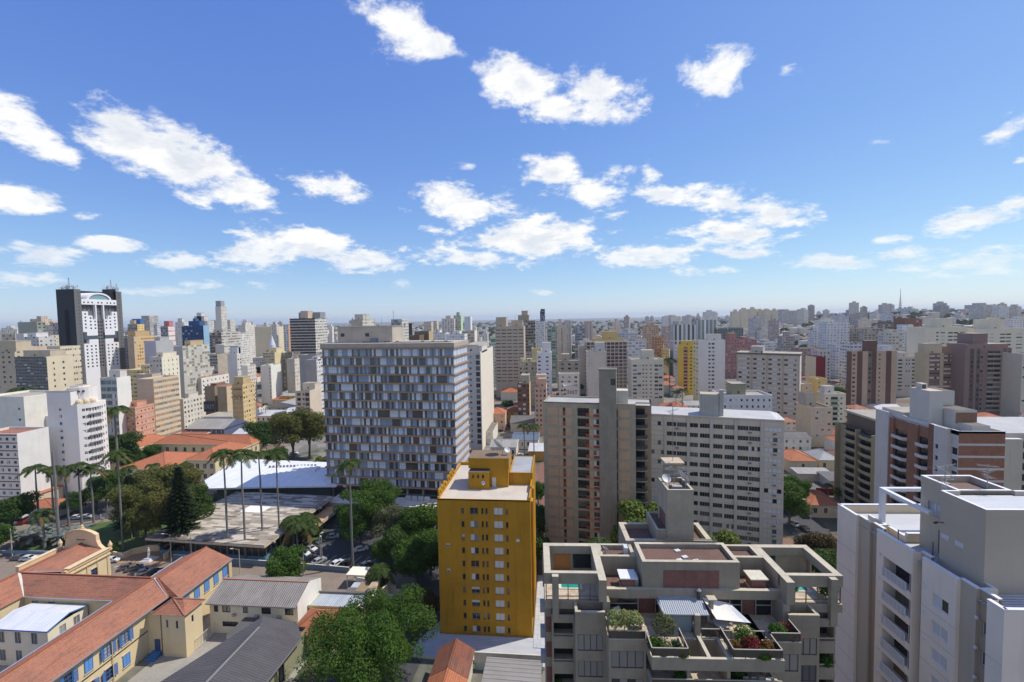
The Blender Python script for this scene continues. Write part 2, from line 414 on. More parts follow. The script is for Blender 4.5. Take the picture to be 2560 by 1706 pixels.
def link(name,me,parent=None,loc=None,rz=0.0):
 o=bpy.data.objects.new(name,me);COL.objects.link(o)
 if parent is not None:o.parent=parent;_CH.setdefault(parent.name,[]).append(o)
 if loc is not None:o.location=loc
 if rz:o.rotation_euler=(0,0,rz)
 return o
def tag(o,label=None,cat=None,group=None,kind=None):
 if label:o['label']=label
 if cat:o['category']=cat
 if group:o['group']=group
 if kind:o['kind']=kind
 return o
def thing(name,label,cat,loc=(0,0,0),rz=0.0,group=None):
 o=bpy.data.objects.new(name,None);COL.objects.link(o);o.location=loc;o.rotation_euler=(0,0,rz);o.empty_display_size=.5
 return tag(o,label,cat,group)
_CH={}
def dup(o,loc=None,rz=None,scale=None,label=None,group=None,parent=None):
 c=o.copy();COL.objects.link(c)
 if parent is not None:c.parent=parent;_CH.setdefault(parent.name,[]).append(c)
 if loc is not None:c.location=loc
 if rz is not None:c.rotation_euler=(0,0,rz)
 if scale is not None:c.scale=scale if isinstance(scale,(tuple,list))else(scale,)*3
 if label:c['label']=label
 if group:c['group']=group
 for ch in _CH.get(o.name,[]):dup(ch,parent=c)
 return c
 # --- windows as objects -------------------------------------------------------
ALU,WHITE,DARKF=flat((.33,.33,.32),.45,.3),flat((.7,.7,.68),.6),flat((.05,.05,.05),.5)
GL=glass()
_WM={}
def winmesh(kind,w,h,fcol=None,gl=None,sh=None):
 """window in its own frame: x along the wall 0..w, z 0..h, the outside towards -y"""
 key=(kind,round(w,2),round(h,2),fcol,gl,sh)
 if key in _WM:return _WM[key]
 fm,gm,sm=fcol or ALU,gl or GL,sh or shutter()
 b=MB();t=min(.07,w*.1)
 n=2 if w>.9 else 1
 if w>2.6:n=4
 xs=[w*k/n for k in range(n+1)]
 def pane(k,mat,y,z0=0,z1=h):b.face([(xs[k],y,z0),(xs[k+1],y,z0),(xs[k+1],y,z1),(xs[k],y,z1)],mat)
 for k in range(n):
  c=kind if kind in 'gdw' else{'h':'wg','k':'gw','q':'wwgw','r':'gwwg'}.get(kind,'gg')[k%len({'h':'wg','k':'gw','q':'wwgw','r':'gwwg'}.get(kind,'gg'))]
  if kind=='b':pane(k,gm,.02,0,h*.55);pane(k,sm,.0,h*.55,h);continue
  pane(k,sm if c=='w' else gm,-.03 if c=='w' else .02)
 if kind!='d':
  for x in xs:b.box(max(0,x-t/2),min(w,x+t/2),-.07,.03,0,h,fm,skip='b')
  b.box(t/2,w-t/2,-.065,.03,0,t,fm,skip='b');b.box(t/2,w-t/2,-.065,.03,h-t,h,fm,skip='b')
 _WM[key]=b.mesh('window');return _WM[key]
def place_windows(parent,wins,name='window',limit=100):
 """wins: (local corner, rotation about z, kind, w, h, opts). The first `limit` (largest first as given) are parts, the rest one mesh."""
 wins=list(wins)
 if len(wins)>limit:
  M=parent.matrix_basis
  def dist(wd):return((M@Vector(wd[0]))-CAM).length
  wins.sort(key=dist)
 for lo,rz,kind,w,h,opt in wins[:limit]:
  link(name,winmesh(kind,w,h,*opt),parent,lo,rz)
 rest=wins[limit:]
 if rest:
  b=MB()
  for lo,rz,kind,w,h,opt in rest:
   me=winmesh(kind,w,h,*opt);R=Matrix.Translation(lo)@Matrix.Rotation(rz,4,'Z')
   vs=[R@v.co for v in me.vertices];n=len(b.v);b.v+=[tuple(v)for v in vs]
   for p in me.polygons:b.f.append(tuple(n+k for k in p.vertices));b.mi.append(b.m(me.materials[p.material_index]))
  tag(b.build(name,parent),kind='stuff')
def pick(mix):
 """mix like 'g5w3h2' -> a random kind by weight"""
 ks=[(mix[i],int(mix[i+1]))for i in range(0,len(mix),2)];r=RND.random()*sum(k[1]for k in ks)
 for k,wgt in ks:
  r-=wgt
  if r<=0:return k
 return ks[0][0]
 # ------------------------------------------------------------------ city blocks
ROOFG=lambda:paint((.33,.31,.28),.8,.95,0)
ROOFD=lambda:paint((.16,.15,.14),.8,.95,0)
FOOT=[]
def take(A,u,w,d):FOOT.append((A.x,A.y,u.x,u.y,w,d))
def free(x,y,r):
 for ax,ay,ux,uy,w,d in FOOT:
  a=(x-ax)*ux+(y-ay)*uy;b=-(x-ax)*uy+(y-ay)*ux
  if-r<a<w+r and-r<b<d+r:return False
 return True
def shell(b,w,d,h,wall,roof,par=.9,t=.25,faces='frbl',roofz=None):
 rz=h-par
 V=Vector
 if 'f' in faces:b.facade((0,0,0),(1,0,0),w,h,[],wall)
 if 'r' in faces:b.facade((w,0,0),(0,1,0),d,h,[],wall)
 if 'b' in faces:b.facade((w,d,0),(-1,0,0),w,h,[],wall)
 if 'l' in faces:b.facade((0,d,0),(0,-1,0),d,h,[],wall)
 o=[(0,0),(w,0),(w,d),(0,d)];i=[(t,t),(w-t,t),(w-t,d-t),(t,d-t)]
 for k in range(4):
  a,c=k,(k+1)%4
  b.face([(*o[a],h),(*o[c],h),(*i[c],h),(*i[a],h)],wall)
  b.face([(*i[a],h),(*i[c],h),(*i[c],rz),(*i[a],rz)],wall)
 b.face([(*p,rz)for p in i],roof)
def reg(n,fill=.5,mix='g5w3h2',sill=1.0,wh=1.2,a=0.0,b=1.0):
 r=[]
 for k in range(n):
  c=a+(b-a)*(k+.5)/n;hw=(b-a)/n*fill/2
  r.append((c-hw,c+hw,mix,sill,wh))
 return r
def face_windows(cols,Wd,Ht,fl,off,zmin,u_o,rz,opt=(None,None,None),depth=.16):
 """openings and windows of one wall; floors counted down from the top"""
 ops,wins=[],[]
 ca,sa=math.cos(rz),math.sin(rz)
 k=1
 while Ht-off-k*fl>=zmin:
  z=Ht-off-k*fl
  for c in cols:
   a,bb,mix,sill,wh=c[:5]
   if len(c)>5 and RND.random()>c[5]:continue
   x0,x1=a*Wd,bb*Wd;z0=z+sill;z1=min(z0+wh,Ht-.3)
   ops.append((x0,z0,x1,z1))
   wins.append(((u_o[0]+ca*x0-sa*-0,u_o[1]+sa*x0,z0),rz,pick(mix),x1-x0,z1-z0,opt))
  k+=1
  # push each pane back into its opening
 n=(sa,-ca)
 wins=[((w[0][0]-n[0]*(depth-.02),w[0][1]-n[1]*(depth-.02),w[0][2]),*w[1:])for w in wins]
 return ops,wins
def block(name,label,cat,xl,xr,yt,D,xs=None,ang=0.0,depth=15.0,z0=0.0,wall=None,side=None,roof=None,F=None,Sd=None,fl=3.0,off=1.2,pent=(),group=None,
 band=None,fins=None,zmin=3.0,opt=(None,None,None),par=.9,minwd=5.0,antenna=0,bal=None,strips=()):
 A=at(xl,yt,D);h=A.z-z0
 u=Vector((math.cos(rad(ang)),math.sin(rad(ang)),0));v=Vector((-u.y,u.x,0))
 w=max(3.0,min(90,along(A,u,xr)))
 right=True
 if xs is not None:
  if xs>xr:d=along(A+u*w,v,xs)
  else:d=along(A,v,xs);right=False
  d=d if minwd<d<70 else depth
 else:d=depth;right=xl<1390
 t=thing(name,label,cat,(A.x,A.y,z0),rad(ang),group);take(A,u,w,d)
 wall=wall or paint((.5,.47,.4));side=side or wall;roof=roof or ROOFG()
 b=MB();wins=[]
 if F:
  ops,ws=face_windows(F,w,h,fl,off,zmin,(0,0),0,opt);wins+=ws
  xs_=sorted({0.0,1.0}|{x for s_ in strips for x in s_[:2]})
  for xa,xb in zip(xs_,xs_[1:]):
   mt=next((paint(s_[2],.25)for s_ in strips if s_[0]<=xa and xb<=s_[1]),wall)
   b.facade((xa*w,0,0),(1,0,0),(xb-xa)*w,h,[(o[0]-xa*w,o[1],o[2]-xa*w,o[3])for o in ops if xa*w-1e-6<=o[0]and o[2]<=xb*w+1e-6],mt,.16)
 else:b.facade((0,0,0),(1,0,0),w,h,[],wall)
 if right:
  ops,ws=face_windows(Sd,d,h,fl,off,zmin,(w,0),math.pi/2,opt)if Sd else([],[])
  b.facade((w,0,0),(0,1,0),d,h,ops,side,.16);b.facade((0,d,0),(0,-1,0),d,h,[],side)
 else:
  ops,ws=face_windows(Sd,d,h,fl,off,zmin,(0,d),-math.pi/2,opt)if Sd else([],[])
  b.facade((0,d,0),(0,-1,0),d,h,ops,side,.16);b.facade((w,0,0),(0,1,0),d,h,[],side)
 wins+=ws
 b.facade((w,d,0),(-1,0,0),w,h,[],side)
 shell(b,w,d,h,wall,roof,par,faces='')
 if band:
  m,bh,pr=band[:3];k=0
  while h-off-k*fl>zmin:
   z=h-off-k*fl
   b.box(.02,w-.02,-pr,0,z-bh/2,z+bh/2,m,skip='b')
   if len(band)>3:pass
   elif right:b.box(w,w+pr,.02,d-.02,z-bh/2,z+bh/2,m,skip='l')
   else:b.box(-pr,0,.02,d-.02,z-bh/2,z+bh/2,m,skip='r')
   k+=1
 if fins:
  m,n,fw_,pr=fins
  for k in range(n+1):
   x=w*k/n;b.box(max(0,x-fw_/2),min(w,x+fw_/2),-pr,0,0,h-.05,m,skip='bd')
 b.build('wall',t)
 place_windows(t,wins)
 if bal:
  k=1
  while h-off-k*fl>=zmin:
   z=h-off-k*fl
   for a,c,dp,m in bal:
    key=('bal',round((c-a)*w,2),dp,m)
    if key not in _WM:
     q=MB();L=(c-a)*w
     q.box(0,L,-dp,0,-.12,.05,m,skip='b');q.box(0,L,-dp,-dp+.1,.05,1.0,m);q.box(0,.1,-dp+.1,0,.05,1.0,m,skip='fb');q.box(L-.1,L,-dp+.1,0,.05,1.0,m,skip='fb')
     _WM[key]=q.mesh('balcony')
    link('balcony',_WM[key],t,(a*w,0,z))
   k+=1
 for p in pent:
  x0,x1,y0,y1,dz=p[:5];m=p[5]if len(p)>5 else side
  if x1>1.02:
   if x0>=1:y0,y1=.5,.95
   x0,x1=(.1 if x0>=1 else min(.3,max(0,x0))),.97
  q=MB();q.box(x0*w,x1*w,y0*d,y1*d,h-par,h+dz,m,top=roof,skip='d')
  q.box(x0*w-.15,x1*w+.15,y0*d-.15,y1*d+.15,h+dz-.02,h+dz+.18,m,top=roof)
  if(x1-x0)*w>2.5:q.box((x0*.6+x1*.4)*w,(x0*.6+x1*.4)*w+.9,y0*d-.04,y0*d,h+.2,h+1.3,DARKF,skip='b')
  q.build('rooftop_block',t)
 if antenna:
  q=MB()
  for _ in range(antenna):
   x,y,L=RND.uniform(.2,.8)*w,RND.uniform(.3,.8)*d,RND.uniform(3,7)
   z=h+max([p[4]for p in pent if p[0]*w<x<p[1]*w and p[2]*d<y<p[3]*d]+[-par])
   q.tube([(x,y,z),(x,y,z+L)],.06,ALU,4)
   for j in range(3):q.obox((x-.5,y,z+L*(.7+.12*j)),(x+.5,y,z+L*(.7+.12*j)),.05,.05,ALU)
  q.build('antenna',t)
 t['_dim']=(w,d,h)
 return t,w,d,h
def rootpart(t):return t
# colours seen on the blocks
BEIGE,CREAM,WHT,GREY,TAN,BRN=(.50,.44,.34),(.62,.56,.43),(.72,.71,.69),(.42,.41,.39),(.48,.37,.24),(.20,.13,.09)
AB,OB,RB='apartment_building','office_building','apartment building'
P=paint
def city_table():
 K=dict
 fw=farwall
 rows=[
  
  (AB,'stained beige block with an upper storey set back, at the far left beyond the palms',-60,36,881,285,None,K(wall=fw(BEIGE,4.2,3.1,.35,.4),pent=[(.55,.98,.1,.7,6.5,P(BEIGE,.6)),],depth=14)),
  (OB,'office block with dark horizontal louvres and a white end wall behind the white curved tower',36.7,116,893,262,181,K(wall=fw((.36,.37,.37),1.9,.85,.97,.68,.1,(.04,.042,.045),shut=.06,dirt=.2),side=P(CREAM,.25),Sd=reg(1,.16,'g6h3',1,1.3,.05,.45)+reg(1,.3,'g6h2',1,1.3,.5,.75),fl=3.4,off=2.2,pent=[(.1,.95,.2,.8,3.4,P((.5,.45,.36),.6))])),
  (AB,'greyish green block with one opening in its top, left of the black and white tower',44,92,806,420,112,K(wall=P((.34,.36,.33),.3),side=fw((.30,.34,.30),4,3.2,.5,.5,dark=(.03,.06,.06)),pent=[(.0,.15,.2,.9,-3,P((.4,.4,.37)))])),
  (AB,'pale lilac block with an empty rooftop left of the greyish green block',40,59,835,360,66,K(wall=P((.6,.6,.62),.4),depth=10)),
  (AB,'small grey block with a white rooftop hut below the greyish green block',60,96,843,350,None,K(wall=fw((.5,.5,.51),3.4,3,.4,.4),pent=[(.0,.6,.2,.9,3,P((.62,.63,.68)))],depth=12)),
  (AB,'low beige block with flat sheds on its roof at the far left skyline',4,38,835,430,None,K(wall=fw(BEIGE,3.6,3,.5,.4),pent=[(.5,.9,.2,.8,4,P(WHT))],depth=14)),
  (AB,'far salmon beige tower peeping over the greyish green block',75,103,798,700,None,K(wall=fw((.55,.45,.36),3,3,.45,.4),pent=[(.4,.8,.2,.8,4)])),
  (AB,'far cream tower with a pink tank close by the black tower',110,132,813,600,None,K(wall=fw((.6,.55,.45),3,3,.55,.4),pent=[(.35,.75,.2,.8,4,P((.6,.42,.32)))])),
  (AB,'far grey ribbed tower touching the edge of the black tower',131,150,808,520,None,K(wall=fw((.36,.36,.37),2.6,3,.5,.5,strip=.12),depth=14)),
  (AB,'narrow cream block squeezed between the greyish green block and the black tower',112,126,839,470,None,K(wall=fw(CREAM,2.5,2.9,.45,.4),depth=10)),
  (AB,'wide low cream block with a windowed attic row behind the louvred office',60,150,868,330,None,K(wall=fw(CREAM,1.6,4.5,.6,.3,.55),depth=14)),
  (AB,'blank pinkish beige block left behind the louvred office',36,66,868,300,None,K(wall=P((.55,.43,.36),.5),depth=12)),
  (AB,'white house block with three air conditioners on its wall at the left border',-40,58.5,990,196,None,K(wall=P((.70,.70,.66),.35),F=[(.84,.9,'d1',.9,.9),(.28,.33,'g1',.6,1.3)],fl=4.6,off=2.0,depth=16,ang=-6)),
  (AB,'white block with a sunlit upper wall between the white house block and the curved tower',61,121,1040,200,None,K(wall=P(WHT,.3),F=[(.84,.92,'g3h2',.8,1.2)],fl=2.9,off=8,depth=14)),
  (AB,'white apartment block with brown floor lines and a blank right flank at the left border',-60,42,1084,172,121,K(wall=P((.66,.62,.60),.25),side=P((.66,.67,.68),.25),F=reg(6,.42,'g6h2b1',.9,1.15),fl=2.95,off=.6,band=(P((.17,.08,.07)),.34,.08,1),roof=tiles('y'),opt=(None,None,None))),
  (OB,'office with a bluish glazed front and blank white flank below the black tower',250,291,945,232,326,K(wall=P((.45,.48,.48)),side=P((.74,.74,.72),.2),F=reg(3,.9,'g8q2',.5,2.3),fl=3.5,off=.6,pent=[(.7,1.6,.3,.8,3.4,P((.6,.58,.55)))],opt=(WHITE,glass((.05,.09,.10),(.2,.3,.32),.6),None))),
  (AB,'salmon pink block with dark floor lines and a low terracotta roof',299,337,1019,236,385,K(wall=P((.47,.29,.20),.35),side=P((.60,.34,.25),.3),F=reg(3,.3,'g4h3w2',1,1.1),Sd=reg(5,.4,'g4h3w3',1,1.1),fl=3.05,off=1.0,band=(P((.2,.17,.15)),.16,.07),roof=tiles('x'),par=.1,pent=[(.2,.75,.3,.8,2.2,P((.6,.34,.25)))])),
  (AB,'slab with orange and glass panels down its front and a blank beige flank',342,383,948,252,446,K(wall=P((.58,.47,.37),.3),side=P((.55,.46,.34),.3),Sd=reg(6,.93,'g4w2h3q2',1.15,1.35),fl=3.1,off=1.0,band=(P((.62,.56,.45)),.2,.1),opt=(WHITE,glass((.10,.12,.13),(.45,.42,.36),.75),shutter((.6,.33,.14))))),
  (AB,'dusty beige block with small windows behind the orange panelled slab',340,380,936,280,402,K(wall=P((.52,.45,.37),.5),F=reg(2,.22,'g5h3',1,1.1),Sd=reg(1,.3,'g1'),fl=3)),
  (AB,'white block with paired windows and a sunlit cream flank before the checkered office',373,404,893,300,447,K(wall=P((.56,.54,.50)),side=P((.72,.68,.56),.25),F=reg(4,.4,'g6h2',1,1.2),Sd=reg(4,.2,'g6h2',.9,1.2),fl=3.1,off=1.2,pent=[(.45,.95,.1,.9,2.6,P((.7,.66,.55)))])),
  (OB,'tall slab with an orange panel grid and blank grey edge right of the tallest tower',318,334,842,430,393,K(wall=P((.42,.36,.30),.5),side=fw((.60,.40,.16),2.4,3.2,.55,.5,dark=(.30,.17,.08),band=(.6,.55,.45),shut=.35),pent=[(-.2,.9,.1,.7,5,P((.5,.36,.2)))])),
  (OB,'pale office with close white ribs and a lilac blank flank',360,389,853,400,434,K(wall=P((.48,.47,.56),.2),side=fw((.66,.66,.66),1.1,40,.5,.97,.02,(.20,.22,.26),shut=0),pent=[(.4,.9,.3,.8,3)])),
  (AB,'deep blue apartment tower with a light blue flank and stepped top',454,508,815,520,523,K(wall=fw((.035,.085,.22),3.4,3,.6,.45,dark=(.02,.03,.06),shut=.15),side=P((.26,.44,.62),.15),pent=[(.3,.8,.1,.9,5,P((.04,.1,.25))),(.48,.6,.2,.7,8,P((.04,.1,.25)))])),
  (OB,'office with a checkered curtain of pale and brown panes and a grey blank flank',434,456,866,332,522,K(wall=P((.42,.42,.43),.25),side=fw((.48,.45,.36),2.6,2.1,.86,.8,.1,(.26,.25,.20),shut=.5),pent=[(.6,3,.3,.8,3.4,P((.5,.4,.25)))],par=.4)),
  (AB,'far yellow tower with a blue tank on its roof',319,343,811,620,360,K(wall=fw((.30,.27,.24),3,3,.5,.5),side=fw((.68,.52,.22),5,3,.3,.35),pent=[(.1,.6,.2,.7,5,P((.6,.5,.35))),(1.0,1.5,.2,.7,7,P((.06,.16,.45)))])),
  ('high_rise','lone slender pale tower with a grey cap standing highest on the left skyline',538,552,767,900,566,K(wall=P((.58,.57,.54),.3),side=fw((.62,.6,.55),2.6,3,.5,.5),pent=[(.05,1.5,.05,.7,11,P((.3,.32,.36)))],antenna=2)),
  (AB,'cream slab directly behind the lone slender tower',528,575,801,960,None,K(wall=fw((.6,.58,.52),3,3,.45,.45))),
  (AB,'white tower with red bands beside the blue tower',401,420,816,560,437,K(wall=fw((.35,.3,.33),3,3,.6,.5),side=fw((.72,.66,.64),5,6,.98,.16,.1,(.45,.06,.07),shut=0),pent=[(.5,1.5,.2,.8,6,P((.55,.2,.2)))])),
  (AB,'white slab rising behind the blue tower',438,459,806,640,470,K(wall=fw((.68,.67,.63),3.4,3,.35,.4),pent=[(.2,.7,.2,.8,5)],antenna=1)),
  (AB,'wide pale building with stepped white top far behind the blue tower',473,519,803,800,None,K(wall=fw((.58,.58,.56),3.4,3,.5,.45),pent=[(.2,.75,.2,.8,8),(.35,.6,.2,.8,14)])),
  (AB,'far grey tower standing over the yellow tower',353,373,790,900,None,K(wall=fw((.44,.42,.40),3,3,.5,.5),depth=20)),
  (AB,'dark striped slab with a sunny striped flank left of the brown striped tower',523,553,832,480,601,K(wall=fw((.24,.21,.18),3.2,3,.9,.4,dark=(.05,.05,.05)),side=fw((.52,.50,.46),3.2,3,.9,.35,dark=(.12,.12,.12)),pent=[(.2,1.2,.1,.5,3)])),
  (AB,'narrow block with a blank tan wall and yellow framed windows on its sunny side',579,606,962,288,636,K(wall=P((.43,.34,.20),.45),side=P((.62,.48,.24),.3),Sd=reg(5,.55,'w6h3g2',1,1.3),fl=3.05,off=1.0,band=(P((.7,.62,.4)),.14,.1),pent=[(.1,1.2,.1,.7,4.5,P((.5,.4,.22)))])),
  (AB,'soot stained brown block with blank walls left of the tan graffiti block',511,536,966,330,545,K(wall=P((.25,.22,.18),.8,.9,.8),pent=[(.3,.9,.2,.8,1.5,tiles('x'))])),
  (AB,'second stained block with two small windows beside the soot stained block',543,566,967,326,577,K(wall=P((.30,.26,.20),.8,.9,.8),side=P((.55,.46,.33)),Sd=reg(1,.4,'g2h1'),fl=3,roof=tiles('y'),par=.1)),
  (AB,'long white block under a red tiled roof left of the stained blocks',480,503,946,345,572,K(wall=P((.5,.48,.46),.5),side=P((.70,.69,.66),.4),Sd=reg(7,.3,'g5h3',1,1.3),fl=3.2,roof=tiles('x'),par=.1)),
  (AB,'white pencil tower with a blank side and a pale blue strip',568,592,885,400,603,K(wall=P((.66,.66,.66),.25),side=fw((.6,.58,.57),3,3,.5,.5),pent=[(.9,2.2,.3,.9,5.5,P((.72,.73,.74))),(2.2,2.6,.3,.9,6.5,P((.3,.46,.6)))])),
  (AB,'white block with a pink striped flank below the pencil tower',603,618,914,372,640,K(wall=P(WHT,.3),side=fw((.66,.64,.61),2.4,3,.4,.5,strip=.25,dark=(.3,.13,.1)))),
  (AB,'pale residential block with many half lowered shutters right of the orange slab',446,456,998,272,505,K(wall=P((.55,.53,.5)),side=P((.60,.58,.53),.4),Sd=reg(6,.5,'w3h4g4',.9,1.35),fl=2.95,off=1,bal=None,pent=[(.2,1.5,.3,.8,2.4)])),
  (AB,'cream stepped block with balconies at the foot of the black and white tower',313,373,925,340,None,K(wall=fw((.62,.54,.32),3,3,.7,.4,dark=(.2,.17,.1)),depth=18,pent=[(.4,.8,.3,.8,3)])),
  (AB,'small grey block with a tiled hat left of the long white block',464,475,922,390,487,K(wall=P((.45,.44,.42),.5),side=P((.62,.58,.48)),roof=tiles('x'),par=.1,F=reg(2,.3,'g1'),fl=3)),
  (AB,'grey block with a tiled hat behind the long white block',500,516,919,392,535,K(wall=P((.47,.46,.44),.5),side=fw((.6,.58,.52),2.6,3,.4,.45),roof=tiles('x'),par=.1)),
  (AB,'dull concrete block with dark window bands behind the stained blocks',510,543,886,420,552,K(wall=fw((.38,.36,.33),2.8,2.9,.9,.42),side=P((.42,.38,.32),.7))),
  (AB,'tan blank slab with a windowed edge right of the dull concrete block',543,556,886,430,570,K(wall=P((.52,.43,.33),.5),side=fw((.5,.44,.35),2.4,3,.4,.5))),
  (AB,'white blank block at the foot of the dark striped slab',538,560,862,450,586,K(wall=P((.60,.59,.57),.4),side=fw((.55,.55,.52),2.8,3,.5,.45))),
  (AB,'white striped block right of the dark striped slab',572,601,833,600,622,K(wall=fw((.66,.65,.64),3,3,.95,.3,dark=(.13,.14,.18)),side=fw((.62,.62,.6),3,3,.5,.4))),
  (AB,'white tower with a twin stepped top just left of the brown striped tower',596,613,813,700,636,K(wall=fw((.64,.62,.58),3,3,.35,.4),pent=[(.2,.8,.2,.8,4)])),
  (AB,'pale block with thin blue windows between the black tower and the orange grid slab',309,319,846,450,None,K(wall=fw((.66,.68,.7),2.2,3,.5,.5,dark=(.15,.22,.3)),depth=14)),
  
  ('high_rise','dark brown and white striped tower behind the left end of the city hall',724,787,797,500,817,K(wall=fw((.44,.43,.41),1.6,3.1,.98,.62,.2,(.045,.035,.03),shut=.0),side=fw((.56,.55,.52),1.6,3.1,.85,.4,dark=(.10,.09,.08),shut=.3),pent=[(.39,.68,.1,.5,8,P((.52,.42,.34))),(1.04,1.35,.2,.7,6.5,P((.25,.28,.33)))],depth=26,antenna=1)),
  (AB,'weathered concrete block with ragged roof boxes above the city hall penthouse',878,905,799,430,937,K(wall=P((.44,.42,.37),.7),side=fw((.55,.53,.49),3.2,3,.4,.5),pent=[(.2,1.3,.1,.6,4.5,P((.5,.49,.45))),(-.6,.1,.3,.7,-4,P((.45,.43,.39)))],antenna=3)),
  (OB,'grey gridded office block carrying a letter M sign high on its white flank',978,1004,799,480,1021,K(wall=fw((.30,.31,.31),1.2,3.2,.8,.8,.1,(.2,.21,.22),shut=.1),side=fw((.6,.6,.58),2.6,3.2,.6,.35,strip=.3),par=.5)),
  (OB,'dark glass office with a rounded grey end behind the letter M block',1016,1030,809,560,1038,K(wall=P((.05,.04,.045),.2,.4),side=fw((.3,.32,.34),2,3,.9,.5))),
  (AB,'far pair of cream towers seen over the city hall roof',1060,1078,805,900,None,K(wall=fw((.56,.5,.42),2.6,3,.45,.5))),
  (AB,'far cream tower right of the cream pair over the city hall roof',1078,1092,803,950,None,K(wall=fw((.6,.54,.44),2.6,3,.45,.5))),
  (AB,'white tower with brown window columns over the city hall roof',1104,1135,797,750,None,K(wall=fw((.64,.61,.57),4.6,3,.4,.6,dark=(.2,.14,.12)),pent=[(.3,.7,.2,.8,4.5,P((.6,.54,.44)))])),
  (AB,'green edged white tower right of the brown columned white tower',1134,1152,789,760,1157,K(wall=fw((.42,.46,.42),3,3,.5,.5),side=P((.45,.62,.35)),pent=[(.3,.7,.3,.7,5,P((.3,.42,.28)))])),
  (AB,'blank white tower cut at a slant over the right end of the city hall',1161,1176,792,700,1180,K(wall=P((.6,.64,.68),.15),side=P((.7,.71,.72)))),
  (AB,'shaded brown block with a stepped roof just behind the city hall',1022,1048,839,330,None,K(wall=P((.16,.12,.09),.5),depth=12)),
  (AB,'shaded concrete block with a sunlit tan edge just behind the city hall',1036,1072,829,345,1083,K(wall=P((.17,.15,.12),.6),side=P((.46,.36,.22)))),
  (AB,'low white block with a row of windows beyond the city hall roof',1081,1114,832,470,None,K(wall=fw((.66,.66,.65),2.6,3,.5,.45,dark=(.2,.24,.3)),pent=[(.1,.5,.2,.8,3)])),
  (AB,'white block with blue shaded windows right of the low white block beyond the city hall',1115,1161,836,440,None,K(wall=fw((.68,.69,.70),2.8,3,.5,.45,dark=(.2,.26,.34)),pent=[(.35,.7,.2,.8,3)])),
  (AB,'long beige block with brown window rows near the right end of the city hall roof',1155,1186,827,480,1193,K(wall=fw((.5,.45,.38),3,3,.7,.4,dark=(.2,.13,.1)),side=P((.7,.68,.62)))),
  (AB,'pale tower with small windows and a blank cream flank right of the city hall',1158,1201,881,238,1232,K(wall=P((.52,.53,.55),.3),side=P((.70,.66,.58),.3),F=[(.08,.24,'g5h2b2',1,1.15),(.34,.46,'g5h2',1,1.0),(.72,.95,'g6d3',.3,2.3)],fl=3.0,off=1.0,pent=[(.0,.78,.1,.8,3.4,P((.5,.5,.5))),(.8,1.0,.1,.5,2.8,P((.6,.6,.58)))],antenna=2)),
  (AB,'low white tower peeping between the pale tower and the striped beige tower',1229,1238,853,470,None,K(wall=fw((.55,.55,.56),2.4,3,.4,.4),depth=12)),
  (AB,'green topped small block left of the striped beige tower',1222,1240,856,460,None,K(wall=fw((.5,.54,.5),2.6,3,.4,.4),pent=[(.2,.9,.2,.8,3.5,P((.08,.3,.16)))],depth=12)),
  ('high_rise','slim beige tower ruled with dark horizontal slots, centre of the view',1238,1309,817,400,None,K(wall=P((.46,.40,.33),.3),F=reg(5,.8,'d6g2',.5,.75),fl=3.0,off=1.0,depth=20,pent=[(.02,.38,.1,.8,8,P((.46,.40,.33))),(.55,.95,.3,.7,5)],antenna=1,zmin=12)),
  (AB,'white block with a thin window strip and two blank walls left of the city hall',651,677,914,385,702,K(wall=P((.68,.67,.64),.25),side=P((.74,.73,.70),.2),F=[(.82,.9,'d3g1',.6,1.5)],fl=3.0,pent=[(.3,.75,.1,.5,.8)])),
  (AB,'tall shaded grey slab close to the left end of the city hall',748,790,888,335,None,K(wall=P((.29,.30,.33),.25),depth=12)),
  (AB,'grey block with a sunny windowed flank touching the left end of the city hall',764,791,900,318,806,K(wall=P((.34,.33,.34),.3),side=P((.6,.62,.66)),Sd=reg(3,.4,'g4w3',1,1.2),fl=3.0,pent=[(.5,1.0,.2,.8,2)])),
  (AB,'low beige block with brown shutters below the grey slab by the city hall',738,774,977,296,802,K(wall=P((.53,.48,.41),.4),side=P((.60,.54,.46),.25),F=[(.12,.36,'w3d2',.5,2.0),(.5,.62,'g1',.8,1.4),(.68,.95,'g5h2',.2,2.4)],fl=3.2,off=.8,opt=(None,None,shutter((.2,.11,.06))),pent=[(1.1,1.9,.1,.9,3.6,P((.6,.54,.46)))])),
  (AB,'cream block with small balconies left of the brown striped tower',657,686,882,430,714,K(wall=fw((.5,.46,.33),2.6,3,.6,.4,dark=(.18,.15,.1)),side=P((.66,.58,.36)),pent=[(.9,1.6,.2,.7,4,P((.66,.58,.36)))])),
  (AB,'ornate whitish old block below the brown striped tower',716,736,898,395,750,K(wall=P((.45,.42,.37),.6),side=fw((.6,.57,.5),2.2,3.4,.35,.55,dark=(.2,.19,.17)))),
  (AB,'dark old block with grey cornice at the foot of the brown striped tower',700,730,882,440,None,K(wall=fw((.22,.20,.18),2.6,3.4,.4,.5),depth=14)),
  (AB,'far white tower left of the brown striped tower',678,691,812,600,698,K(wall=fw((.6,.58,.54),3,3,.3,.4),pent=[(.2,.7,.2,.8,3.5)])),
  (AB,'far white tower with an orange flank touching the brown striped tower',708,721,812,600,727,K(wall=fw((.66,.66,.64),3.4,3,.5,.4),side=P((.62,.34,.18)))),
  ('warehouse','far long cream hall with a flat roof on the left skyline',636,678,818,800,None,K(wall=P((.62,.58,.42),.3),depth=40,z0=10)),
  
